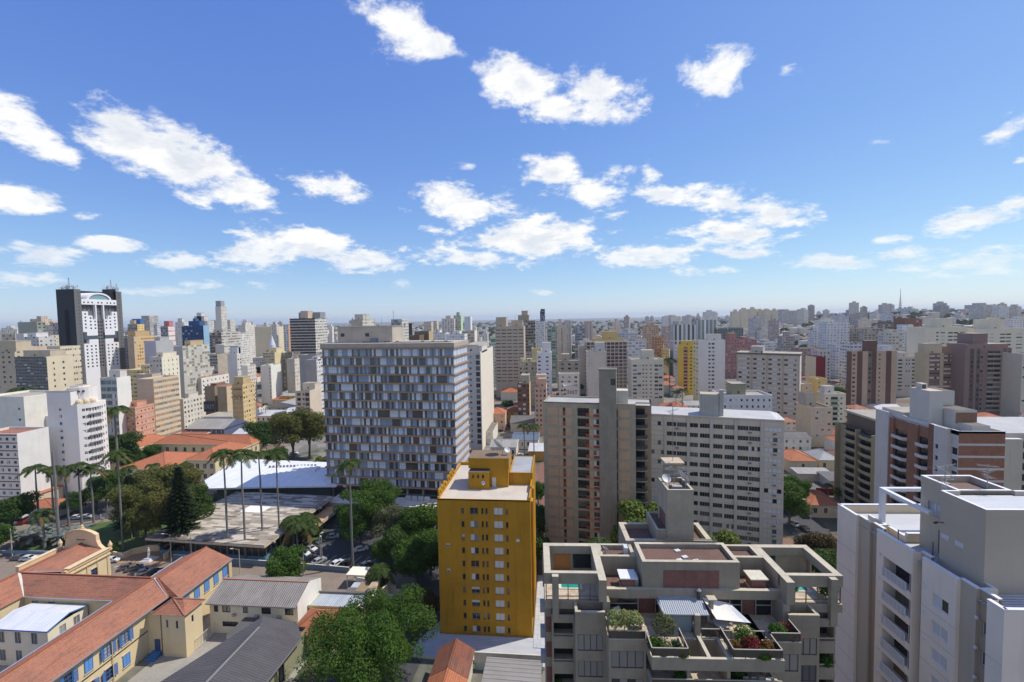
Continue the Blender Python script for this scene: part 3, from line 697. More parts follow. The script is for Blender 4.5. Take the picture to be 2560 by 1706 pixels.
  ('high_rise','dark concrete tower with ledges and a square cap right of the slim beige tower',1284,1338,803,480,None,K(wall=fw((.24,.22,.18),3.0,3.1,.8,.45,dark=(.05,.05,.05),band=(.36,.33,.27)),depth=22,pent=[(.2,.7,.1,.7,6,P((.34,.31,.25))),(.36,.64,.2,.6,10.5,P((.42,.37,.29)))],antenna=1)),
  ('high_rise','navy and dark glass tower, the darkest on the middle skyline',1350,1362,778,700,1383,K(wall=fw((.07,.09,.16),2,3,.9,.5,dark=(.04,.05,.09)),side=fw((.09,.09,.10),1.6,3.1,.7,.6,dark=(.035,.037,.04)),pent=[(.2,.9,.1,.5,2.2,P((.05,.05,.07))),(1.0,2.4,.3,.8,3,P((.16,.12,.11)))],antenna=1)),
  (AB,'white block of many small windows in front of the navy tower',1340,1361,803,600,None,K(wall=fw((.62,.62,.62),2.6,3,.5,.5,dark=(.22,.25,.3)))),
  (AB,'block with green glass balconies in front of the navy tower',1368,1392,821,480,None,K(wall=fw((.30,.34,.30),4.4,3,.8,.5,dark=(.08,.16,.12)),depth=14)),
  (AB,'slender pale beige tower with one dark seam down the middle',1392,1417,815,430,None,K(wall=P((.50,.45,.38),.3),F=[(.47,.53,'d1',.05,2.9)],fl=3,off=2.5,depth=16,zmin=8)),
  (AB,'far pale tower right behind the slender seamed tower',1411,1428,802,650,None,K(wall=fw((.5,.47,.43),3,3,.3,.4),depth=16)),
  (AB,'far bluish office with window bands right of the slender seamed tower',1438,1462,815,600,None,K(wall=fw((.28,.29,.31),3,3.2,.95,.5,dark=(.12,.14,.18)))),
  (AB,'far pinkish tower with vertical stripes right of the bluish office',1461,1480,804,640,None,K(wall=fw((.5,.42,.38),2.4,30,.3,.98,.01,(.3,.22,.2),shut=0),depth=16)),
  (AB,'bright white stepped tower with small square windows in front of the slender seamed tower',1342,1378,882,345,1395,K(wall=P((.66,.68,.72),.2),side=P((.78,.77,.74),.15),F=[(.08,.26,'g5h2',1,1.1),(.62,.8,'g5h2',1,1.1)],fl=3.1,off=2,pent=[(.36,.95,.1,.8,7.2,P((.66,.68,.72)))])),
  (AB,'yellowish old block of shuttered windows at the foot of the slim beige tower',1298,1342,904,362,None,K(wall=P((.47,.42,.29),.5),F=reg(6,.6,'w4h3g3',.9,1.5),fl=3.3,off=.8,depth=14,pent=[(.05,.2,.2,.7,2),(.4,.7,.2,.7,1.6)])),
  (AB,'plain yellow block above the yellowish old block',1329,1353,872,400,None,K(wall=P((.56,.50,.27),.3),depth=14)),
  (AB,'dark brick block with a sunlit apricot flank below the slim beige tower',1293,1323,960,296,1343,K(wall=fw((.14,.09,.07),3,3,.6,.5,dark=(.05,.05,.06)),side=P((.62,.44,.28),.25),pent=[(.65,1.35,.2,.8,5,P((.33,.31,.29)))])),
  (AB,'pink apartment block with tiny windows and a plain pink rear block',1337,1366,968,268,1403,K(wall=P((.50,.34,.27),.3),side=P((.66,.45,.37),.25),F=reg(3,.4,'d3g4',.9,1.3),fl=2.9,off=1,pent=[(.7,1.2,.1,.8,4.5,P((.55,.37,.30))),(1.25,1.7,.2,.9,6,P((.66,.45,.37)))])),
  (AB,'grimy flat roofed block with terraces right of the bright white stepped tower',1397,1450,902,345,None,K(wall=P((.30,.28,.25),.7),pent=[(.15,.5,.2,.8,4.5,P((.34,.32,.28)))],depth=14,F=reg(3,.4,'d2g2',.8,1.4),fl=3.2)),
  (AB,'white block with a blank wall carrying black graffiti letters',1409,1446,966,300,None,K(wall=P((.60,.58,.55),.5),depth=12,F=[(.02,.14,'d1g1',.8,1.4)],fl=2.8,off=1.2)),
  (AB,'white and grey low block behind the graffiti block',1397,1448,935,330,None,K(wall=P((.62,.61,.58),.4),F=reg(3,.4,'g3h2',1,1.3),fl=3.2,off=1,depth=10)),
  (AB,'wide tower covered by a white grid of brown balconies',1466,1567,856,392,None,K(wall=P((.50,.46,.42),.3),F=reg(10,.86,'g4d4',1.15,1.6),fl=3.05,off=.6,depth=18,fins=(P((.55,.51,.47)),10,.5,.5),opt=(None,None,None),band=(P((.20,.12,.09)),.9,.35))),
  (AB,'ochre roof storeys of a building showing behind the white grid tower',1484,1560,848,470,None,K(wall=P((.56,.43,.18),.3),depth=16,pent=[(.32,.8,.1,.8,7.5,P((.56,.43,.18)))])),
  (AB,'light grey tower with a blank beige strip standing before the white grid tower',1468,1515,879,300,1535,K(wall=P((.55,.50,.45),.35),side=P((.62,.59,.54),.4),pent=[(.45,.95,.1,.8,5.5,P((.52,.52,.53))),(.97,1.38,.2,.8,2,P((.58,.55,.5)))],depth=12)),
  (AB,'grey white gridded office right of the white grid tower',1563,1615,849,470,None,K(wall=fw((.58,.58,.58),3.4,3.1,.75,.5,.2,(.25,.27,.29),shut=.4))),
  (AB,'blank concrete end wall left of the white grid tower',1447,1468,866,410,None,K(wall=P((.47,.45,.42),.4),depth=16)),
  (AB,'pale cream apartment tower with glazed balconies and a square tank house',1579,1659,899,345,None,K(wall=P((.58,.56,.48),.2),F=[(.04,.16,'g6b2',.5,1.6),(.18,.3,'w5g3',.5,1.6),(.34,.39,'d2g1',1,1),(.44,.49,'g1',1,1),(.58,.63,'g1d1',1,1),(.72,.83,'g6b2',.5,1.6),(.85,.96,'w5g3',.5,1.6)],fl=3.0,off=3.2,depth=18,band=(P((.62,.6,.52)),.3,.25),pent=[(.36,.72,.1,.7,6.5,P((.58,.56,.48)))],zmin=4)),
  (AB,'orange brown tower with dark window columns behind the cream tower',1637,1658,842,500,None,K(wall=fw((.45,.24,.11),2.4,3,.45,.5,dark=(.06,.05,.05)),depth=16)),
  (AB,'small ochre block right of the orange brown tower',1657,1672,873,490,None,K(wall=fw((.6,.44,.16),2.6,3,.4,.4),depth=12)),
  (AB,'peach tower beside a pale pink one behind the gridded office',1611,1647,814,620,None,K(wall=fw((.55,.38,.26),3,3,.45,.4),pent=[(.3,.7,.2,.8,4)])),
  (AB,'far small pinkish tower right of the peach tower',1660,1676,816,640,None,K(wall=fw((.52,.42,.38),2.6,3,.45,.4))),
  (AB,'white and black vertically striped tower',1684,1740,813,520,None,K(wall=fw((.60,.61,.62),4.8,40,.5,.97,.02,(.10,.12,.12),shut=0),pent=[(.05,.25,.1,.5,4,P((.4,.4,.4)))],depth=18)),
  (AB,'taller grey green tower with pale vertical strips behind the black striped one',1738,1790,801,545,None,K(wall=fw((.25,.28,.26),4.6,40,.35,.98,.01,(.60,.61,.6),shut=0),pent=[(.0,.3,.2,.8,3,P((.4,.4,.42)))],antenna=1)),
  (AB,'dark green low slab with pale strips right of the striped towers',1790,1858,821,540,None,K(wall=fw((.10,.14,.13),3,3,.4,.4,dark=(.4,.42,.4)),pent=[(.1,.3,.2,.8,1,P((.6,.58,.5)))])),
  (AB,'yellow tower with a column of pink balconies',1694,1737,863,398,1687,K(wall=P((.62,.43,.085),.25),side=fw((.64,.66,.7),3,3,.4,.4),F=[(.36,.58,'d4g3',.7,1.9),(.72,.84,'d2g2',1,1.2)],fl=3.0,off=1.2,pent=[(.75,1.1,.1,.7,3.5,P((.62,.43,.085)))],bal=[(.34,.6,.6,P((.56,.26,.22)))],depth=14)),
  (AB,'white tower with a broad blank wall and one window strip beside the yellow one',1746,1813,852,352,1733,K(wall=P((.62,.62,.62),.25),side=P((.64,.58,.36),.2),F=[(.38,.46,'g4d3',1,1.3),(.5,.6,'g4d3h2',1,1.3)],Sd=reg(2,.5,'g3w2',.9,1.2),fl=3.05,off=1.2,pent=[(.0,.05,.1,.3,0),(.42,.9,.2,.7,4.5,P((.58,.58,.58)))],antenna=1)),
  (AB,'mauve brick block with three rows of windows behind the white blank tower',1813,1892,850,500,None,K(wall=fw((.38,.20,.18),3,3,.4,.4,dark=(.1,.09,.1)),pent=[(.15,.4,.2,.8,7,P((.38,.2,.18))),(.6,.75,.2,.8,3)])),
  (AB,'broad weathered slab of beige columns and white window rows',1842,2000,882,302,None,K(ang=-30,wall=P((.47,.43,.37),.4),F=[c for a in range(4)for c in[(.03+a*.245,.085+a*.245,'g4w2',.95,1.25),(.095+a*.245,.165+a*.245,'w6',.95,1.25),(.17+a*.245,.215+a*.245,'g4h3',.95,1.25)]],side=P((.62,.61,.59),.5),fl=3.05,off=2.4,depth=16,fins=(P((.42,.36,.28)),4,.9,.25),band=(P((.54,.50,.45)),.25,.06),pent=[(.22,.42,.2,.8,4,P((.42,.4,.37))),(-.01,1.01,-.02,1.0,.1,P((.16,.14,.13)))])),
  
  ('high_rise','white stepped tower with grey recess and glazed balconies on the right',2067,2124,807,520,None,K(wall=fw((.64,.65,.66),3.6,3,.4,.4,dark=(.2,.22,.25)),pent=[(.05,.4,.1,.6,1)],depth=16)),
  (AB,'lower white wing in front of the white stepped tower',2090,2125,862,480,None,K(wall=fw((.62,.64,.68),3,3,.5,.5,dark=(.2,.22,.26)),depth=14)),
  (AB,'white and blue patterned tower left of the white stepped tower',2036,2066,827,560,None,K(wall=fw((.62,.64,.68),3.4,3,.5,.5,dark=(.22,.2,.2)),pent=[(.3,.75,.2,.8,5)])),
  (AB,'brown grey slab left of the white wing',2000,2062,871,470,None,K(wall=fw((.33,.25,.22),3.4,3,.4,.4),depth=16)),
  (AB,'narrow grey white block with window column above the dark red block',2048,2078,876,430,None,K(wall=fw((.52,.5,.48),3.4,3,.4,.5),depth=14)),
  (AB,'dark red blank block with a cream edge',2040,2064,893,330,2032,K(wall=P((.19,.03,.035),.25),side=P((.6,.52,.38)),depth=14)),
  (AB,'small yellow block in front of the dark red block',2042,2069,947,300,None,K(wall=P((.60,.46,.20),.3),F=reg(2,.25,'g2h1',1,1),fl=3,depth=10)),
  (AB,'low tan block with a tiled foot right of the broad weathered slab',2003,2031,960,292,None,K(wall=P((.52,.42,.29),.35),F=reg(3,.3,'g3h2',1,1.1),fl=3,depth=12)),
  (AB,'cream and green block with balconies and an orange right edge',2062,2115,984,258,2043,K(wall=P((.62,.60,.50),.2),side=P((.64,.58,.42),.25),F=[(.06,.16,'g3w2',1,1),(.3,.62,'d4g4',.3,2.1),(.74,.84,'g3',1,1)],fl=2.95,off=1.4,bal=[(.28,.66,.7,P((.33,.42,.33)))],band=(P((.42,.52,.4)),.14,.06),pent=[(.1,.55,.3,.9,3.6,P((.6,.6,.58)))])),
  (AB,'small weathered beige block with two window columns before the cream and green block',2028,2082,1019,236,2015,K(wall=P((.52,.46,.36),.4),side=P((.66,.52,.33),.25),F=[(.2,.33,'g3w3h2',1,1),(.48,.6,'g3w3',1,1),(.78,.9,'g3w3',1,1)],fl=3.0,off=1.2,roof=P((.09,.08,.07)),pent=[(.05,.5,.4,.9,6,P((.45,.41,.33)))])),
  ('high_rise','tower with broad beige and brown vertical panels',2130,2243,879,312,2117,K(wall=P((.43,.34,.26),.25),side=P((.16,.10,.08)),F=[(.02,.08,'d3',.8,1.3),(.38,.43,'d3g2',.6,1.7),(.6,.64,'d1g1',1,1)],fl=3.1,off=1.0,pent=[(.32,.58,.2,.8,7,P((.15,.09,.07)))],par=.4,strips=[(.12,.24,(.13,.075,.06)),(.36,.45,(.18,.14,.11)),(.45,.55,(.12,.07,.055)),(.76,.88,(.13,.075,.06))])),
  (AB,'white block with dark paired windows between the brown panel tower and the brown banded tower',2243,2288,892,370,None,K(wall=P((.56,.52,.47),.3),F=[(.06,.3,'g5d2',1,1.3),(.42,.72,'w4h3',1,1.3),(.84,.98,'d3',1,1.3)],fl=3.0,off=1.6,depth=14,pent=[(.3,.75,.2,.8,3)])),
  ('high_rise','beige tower with brown and white window bands between beige piers',2316,2406,884,312,2287,K(wall=P((.47,.40,.28),.25),side=P((.50,.42,.28),.25),F=[(.1,.38,'q4g3w3',1.2,1.2),(.5,.72,'q4g3w3',1.2,1.2),(.82,.99,'q3w3g2',1.2,1.2)],fl=3.0,off=.6,pent=[(.02,.5,.2,.8,6.5,P((.5,.44,.33)))],antenna=2,par=.4,strips=[(.09,.39,(.24,.13,.09)),(.49,.73,(.24,.13,.09)),(.81,.995,(.24,.13,.09))])),
  ('high_rise','dark mauve tower with stacked balconies and a planted roof',2413,2530,872,300,None,K(wall=P((.24,.17,.155),.2),F=[(.13,.18,'d3g2',.6,1.6),(.27,.31,'d3',.6,1.6),(.34,.39,'d3',.6,1.6),(.49,.62,'d4g3',.3,2.2),(.63,.76,'d4g3',.3,2.2),(.83,.88,'d3',.6,1.6),(.93,.97,'d3',.6,1.6)],fl=3.1,off=1.0,depth=20,bal=[(.47,.77,.7,P((.36,.30,.27)))],strips=[(.11,.20,(.13,.09,.085)),(.25,.33,(.14,.095,.09)),(.81,.9,(.13,.09,.085)),(.92,.985,(.14,.095,.09))],pent=[(.28,.6,.2,.8,9.5,P((.24,.17,.155))),(.1,.98,.1,.9,2.6,P((.27,.19,.17)))])),
  (AB,'cream tower with a square tank house, the left one of the two big cream towers',2313,2419,819,385,None,K(wall=P((.66,.63,.51),.15),F=[(.27,.32,'d3',1,1.2),(.37,.47,'w5g2',1,1.0),(.55,.66,'d4g3',.7,1.2),(.68,.78,'d4g3',.7,1.2),(.83,.95,'w5g2',1,1.0)],fl=3.0,off=3.2,depth=20,pent=[(.33,.67,.1,.8,7,P((.66,.63,.51)))])),
  (AB,'cream tower with a square tank house, cut by the right border of the photo',2434,2580,823,392,None,K(wall=P((.66,.63,.51),.15),F=[(.1,.16,'d3',1,1.2),(.28,.36,'w5g2',1,1.0),(.46,.55,'d4g3',.7,1.2),(.56,.65,'d4g3',.7,1.2),(.74,.84,'w5g2',1,1.0)],fl=3.0,off=3.2,depth=20,pent=[(.28,.58,.1,.8,8,P((.66,.63,.51)))])),
  (AB,'plain beige block right of the dark mauve tower',2531,2556,884,305,None,K(wall=P((.47,.40,.33),.2),depth=14)),
  (AB,'cream block with window column at the right border beside the plain beige block',2556,2610,885,285,None,K(wall=P((.56,.52,.43),.2),F=[(.05,.2,'w3d2',1,1.1)],fl=3,depth=14)),
  ('high_rise','white tower with a brown top panel and red balconies',2263,2290,796,480,None,K(wall=P((.22,.12,.09),.2),depth=16)),
  (AB,'white pale windowed front leaning on the brown topped tower',2256,2284,812,474,None,K(wall=fw((.62,.64,.66),3,3,.4,.4,dark=(.25,.28,.3)),depth=8)),
  (AB,'red and grey balcony edge of the brown topped tower',2290,2306,797,482,None,K(wall=fw((.3,.12,.11),3,3,.6,.5,dark=(.12,.1,.1)),depth=14)),
  (AB,'pale balcony block left of the brown topped tower',2221,2258,831,460,None,K(wall=fw((.52,.5,.46),3.4,3,.7,.45,dark=(.25,.24,.22)),pent=[(.2,.8,.2,.8,2)])),
  (AB,'dark banded building above the pale balcony block',2200,2240,808,560,None,K(wall=fw((.25,.21,.19),3,3,.8,.5,dark=(.08,.07,.07)),pent=[(.3,.8,.2,.8,3)])),
  (AB,'beige block of narrow windows right of the white stepped tower',2124,2162,820,520,None,K(wall=fw((.42,.37,.33),3,3,.45,.45,dark=(.12,.1,.1)),pent=[(.1,.5,.2,.8,2)])),
  (AB,'cream and brown block left of the pale balcony block',2160,2222,822,505,None,K(wall=fw((.46,.42,.36),4,3,.5,.5,dark=(.14,.12,.12)),pent=[(.3,.6,.2,.8,2)])),
  (AB,'white low block with balconies in front of the cream and brown block',2124,2168,858,420,None,K(wall=fw((.58,.59,.6),3.6,3,.7,.45,dark=(.14,.15,.17)),depth=14)),
  (AB,'grey white narrow slab left of the left cream tower',2291,2313,830,430,None,K(wall=fw((.55,.56,.58),3,3,.3,.3),depth=14)),
  (AB,'small white rooftop block behind the brown panel tower',2206,2232,865,400,None,K(wall=P((.62,.65,.7)),depth=12)),
  ]
 for nm,lab,xl,xr,yt,D_,xs,kw in rows:
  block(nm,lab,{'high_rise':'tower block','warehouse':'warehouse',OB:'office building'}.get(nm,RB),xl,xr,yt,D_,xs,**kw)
city_table()
# ------------------------------------------------------------------ writing
def text_mesh(txt,size,mat,depth=.02):
 cu=bpy.data.curves.new('lettering','FONT');cu.body=txt;cu.size=size;cu.extrude=depth;cu.align_x='CENTER'
 tmp=bpy.data.objects.new('lettering',cu);COL.objects.link(tmp)
 dg=bpy.context.evaluated_depsgraph_get();dg.update()
 me=bpy.data.meshes.new_from_object(tmp.evaluated_get(dg));bpy.data.objects.remove(tmp);bpy.data.curves.remove(cu)
 me.materials.clear();me.materials.append(mat);return me
def letters(txt,size,mat,parent,loc,rz=0.0,shear=0.0,name='lettering'):
 o=link(name,text_mesh(txt,size,mat),parent,loc);o.rotation_euler=(math.pi/2,0,rz);return o
INK=flat((.02,.02,.022),.8)
# ------------------------------------------------------------------ roofs
def gable_faces(b,x0,x1,y0,y1,z,rise,axis,mats,thick=.12,wall=None):
 """gable roof over the rectangle, ridge along `axis`"""
 tx,ty=mats
 if axis=='y':
  m=(x0+x1)/2
  for X,s in((x0,1),(x1,-1)):
   q=[(X,y0,z),(X,y1,z),(m,y1,z+rise),(m,y0,z+rise)]
   b.face(q if s<0 else q[::-1],tx)
  if wall:
   b.face([(x0,y0,z),(x1,y0,z),(m,y0,z+rise)],wall);b.face([(x1,y1,z),(x0,y1,z),(m,y1,z+rise)],wall)
  b.obox((m,y0,z+rise+.03),(m,y1,z+rise+.03),.35,.16,tx)
 else:
  m=(y0+y1)/2
  for Y,s in((y0,1),(y1,-1)):
   q=[(x0,Y,z),(x1,Y,z),(x1,m,z+rise),(x0,m,z+rise)]
   b.face(q if s>0 else q[::-1],ty)
  if wall:
   b.face([(x1,y0,z),(x1,y1,z),(x1,m,z+rise)],wall);b.face([(x0,y1,z),(x0,y0,z),(x0,m,z+rise)],wall)
  b.obox((x0,m,z+rise+.03),(x1,m,z+rise+.03),.35,.16,ty)
def hip_faces(b,x0,x1,y0,y1,z,rise,mats):
 tx,ty=mats;w,d=x1-x0,y1-y0
 if w>=d:
  a,c=(x0+d/2,(y0+y1)/2,z+rise),(x1-d/2,(y0+y1)/2,z+rise)
  b.face([(x0,y0,z),(x1,y0,z),c,a],ty);b.face([(x1,y1,z),(x0,y1,z),a,c],ty)
  b.face([(x1,y0,z),(x1,y1,z),c],tx);b.face([(x0,y1,z),(x0,y0,z),a],tx)
 else:
  a,c=((x0+x1)/2,y0+w/2,z+rise),((x0+x1)/2,y1-w/2,z+rise)
  b.face([(x1,y0,z),(x1,y1,z),c,a],tx);b.face([(x0,y1,z),(x0,y0,z),a,c],tx)
  b.face([(x0,y0,z),(x1,y0,z),a],ty);b.face([(x1,y1,z),(x0,y1,z),c],ty)
 for k in((x0,y0),(x1,y0)):b.obox((*k,z+.05),(a[0],a[1],z+rise+.05),.3,.14,tx)
 for k in((x0,y1),(x1,y1)):b.obox((*k,z+.05),(c[0],c[1],z+rise+.05),.3,.14,tx)
 if(Vector(a)-Vector(c)).length>.2:b.obox((a[0],a[1],a[2]+.05),(c[0],c[1],c[2]+.05),.3,.14,tx)
TL=(tiles('x'),tiles('y'))
TLN=(tiles('x',(.50,.17,.075),.25),tiles('y',(.50,.17,.075),.25))
# ------------------------------------------------------------------ yellow apartment tower
def yellow_tower():
 t=thing('apartment_building','mustard yellow tower with ten floors of small windows and scalloped roof arches',RB,(-26.2,95.3,0));take(Vector((-26.2,95.3,0)),Vector((1,0,0)),20.3,24)
 Y=paint((.41,.22,.018),.6,.85,.9);Yd=Y
 w,d,h=20.3,23.9,30.9
 cols=[(.26,.292,'g6b1',.55,1.3),(.355,.442,'h3g4b2',.5,1.45),(.478,.50,'g5',.6,1.3),(.521,.545,'g5',.6,1.3),(.612,.708,'w9h1',.4,1.65),(.74,.765,'g5',.55,1.3)]
 dk=flat((.22,.17,.12),.6)
 b=MB();ops,wins=[],[]
 for k in range(10):
  z=h-1.55-1.4-k*2.94
  for c in cols:
   z0=z-.55+c[3]-.25
   ops.append((c[0]*w,z0,c[1]*w,z0+c[4]));kind=pick(c[2])
   wins.append(((c[0]*w,.16,z0),0,kind,(c[1]-c[0])*w,c[4],(ALU if c[1]-c[0]>.05 else dk,None,None)))
 b.facade((0,0,0),(1,0,0),w,h,ops,Y,.2)
 b.facade((w,0,0),(0,1,0),d,h,[],Y);b.facade((0,d,0),(0,-1,0),d,h,[],Y);b.facade((w,d,0),(-1,0,0),w,h,[],Y)
 b.face([(0,.2,h-.25),(w,.2,h-.25),(w,d,h-.25),(0,d,h-.25)],paint((.47,.44,.40),.5,.95,0))
 b.box(0,w,0,.2,h-.25,h+.05,Y,skip='d')
 b.box(w-.3,w,.2,5.4,h-.25,h+.55,Y,skip='d');b.box(w-.3,w,5.4,9.9,h-.25,h+1.1,Y,skip='d')
 b.box(14.85,w+.02,9.9,d,h-.25,h+2.5,Y,skip='dt');b.box(14.85,15.1,9.9,d,h+2.5,h+2.62,Y);b.box(w-.25,w+.02,9.9,d,h+2.5,h+2.62,Y);b.box(15.1,w-.25,9.9,10.15,h+2.5,h+2.62,Y);b.face([(14.9,9.95,h+2.2),(w,9.95,h+2.2),(w,d,h+2.2),(14.9,d,h+2.2)],corrugated((.42,.42,.42),'x',.5))
 b.box(0,6,d-.3,d,h-.25,h+.5,Y,skip='d')
 # right hand pilasters
 b.box(w,w+.5,1.6,3.6,4,h-.8,Y,skip='l');b.box(w,w+.35,8,10,4,h-.4,Y,skip='l')
 sill=paint((.30,.19,.06),.5)
 for o in ops:b.box(o[0]-.06,o[2]+.06,-.09,0,o[1]-.1,o[1]-.005,sill,skip='b')
 b.build('wall',t)
 place_windows(t,wins)
 q=MB()
 def arch(y0,y1,z0,zt,n=10):
  r=(y1-y0)/2;c=(y0+y1)/2
  pts=[(c-r*math.cos(math.pi*k/n),z0+(zt-z0)*math.sin(math.pi*k/n))for k in range(n+1)]
  for k in range(n):
   (a,za),(e,ze)=pts[k],pts[k+1]
   (i0,zi0),(i1,zi1)=[(c+(p-c)*.62,z0+(zz-z0)*.62)for p,zz in((a,za),(e,ze))]
   for X in(0,.35):
    f_=[(X,a,za),(X,e,ze),(X,i1,zi1),(X,i0,zi0)];q.face(f_ if X==0 else f_[::-1],Y)
   q.face([(0,a,za),(.35,a,za),(.35,e,ze),(0,e,ze)],Y);q.face([(.35,i0,zi0),(0,i0,zi0),(0,i1,zi1),(.35,i1,zi1)],Y)
   q.face([(.18,i0,zi0),(.18,i1,zi1),(.18,i1,z0),(.18,i0,z0)],paint((.40,.22,.02),.3))
 q.box(0,.35,.2,d-.3,h-.25,h+.3,Y,skip='d')
 z=h+.3
 for y0 in(.7,2.9,5.1):arch(y0,y0+2.1,z,z+1.5)
 q.box(.0,.35,7.3,8.6,h+.3,h+.8,Y)
 for y0 in(8.9,11.1,13.3):arch(y0,y0+2.1,z,z+1.6)
 q.build('parapet',t)
 q=MB();zr=h-.25
 fo=[(.9,2.5,1.35,3.4),(2.05,2.5,2.5,3.4),(3.15,2.5,3.65,3.4)]
 fo[0]=(.85,2.5,1.35,3.4)
 q.facade((5.7,6.6,zr),(1,0,0),4.8,4.0,fo,Y,.2);q.facade((10.5,6.6,zr),(0,1,0),6,4,[],Y);q.facade((5.7,14,zr),(0,-1,0),7.4,4,[],Y)
 q.face([(5.7,6.6,zr+4),(10.5,6.6,zr+4),(10.5,14,zr+4),(5.7,14,zr+4)],ROOFD())
 q.box(10.5,14.8,8.2,14,zr,zr+6.2,Y,skip='d');q.box(5.5,15.0,8.0,14.2,zr+4.4,zr+6.6,Y,top=ROOFD())
 q.box(5.4,15.1,7.9,14.3,zr+6.6,zr+6.85,paint((.40,.22,.02)),top=paint((.19,.14,.10),.6))
 o=q.build('roof_house',t)
 for x in(.85,2.05,3.15):link('window',winmesh('g',.5,.9,dk),o,(5.7+x,6.78,zr+2.5))
 link('door',winmesh('w',.9,2.2,WHITE),o,(11.0,8.18,zr+.05))
 dd=MB();dd.tube([(13.2,11,zr+6.8),(13.2,11,zr+7.6)],.08,ALU,6);dd.build('dish_mount',t)
 for y0,z0 in((3.5,20.5),(4,14.8)):
  m=MB();m.box(1.9,2.55,-.45,0,z0,z0+.45,WHITE,skip='b');m.box(1.96,2.5,-.47,-.451,z0+.05,z0+.4,DARKF);m.build('air_conditioner',t)
 m=MB();m.box(17.2,17.9,-.45,0,22.0,22.45,WHITE,skip='b');m.build('air_conditioner',t)
 return t
yellow_tower()
def dish(name,label,loc,r=.5,tilt=.7,az=0.6,cat='satellite dish',col=(.62,.62,.6),group=None):
 t=thing(name,label,cat,loc,0,group);b=MB();b.tube([(0,0,0),(0,0,r*1.3)],.05,ALU,5);b.build('mount',t)
 q=MB();q.sm=True;m=flat(col,.5);n,k=16,4
 for i in range(k):
  for j in range(n):
   P_=[]
   for ii,jj in((i,j),(i,j+1),(i+1,j+1),(i+1,j)):
    rr=r*ii/k;a=2*math.pi*jj/n;P_.append((rr*math.cos(a),rr*math.sin(a),.35*rr*rr/r))
   q.face(P_,m)
 o=q.build('reflector',t,(0,0,r*1.4));o.rotation_euler=(tilt,0,az)
 f=MB();f.obox((0,-r*.9,.3*r),(0,0,r*1.1),.03,.03,ALU);f.box(-.06,.06,-.06,.06,r*1.05,r*1.2,DARKF);f.build('feed_arm',o)
 return t
dish('satellite_dish','large pale mesh dish on the yellow tower roof house',(-14.3,106.4,37.5),1.5,.9,2.2)
dish('satellite_dish','white dish on the right end of the yellow tower roof house',(-11.9,106.2,37.5),.75,.8,.6)
dish('satellite_dish','small white dish on the roof house wall of the yellow tower',(-17.0,101.6,31.6),.45,.9,.2)
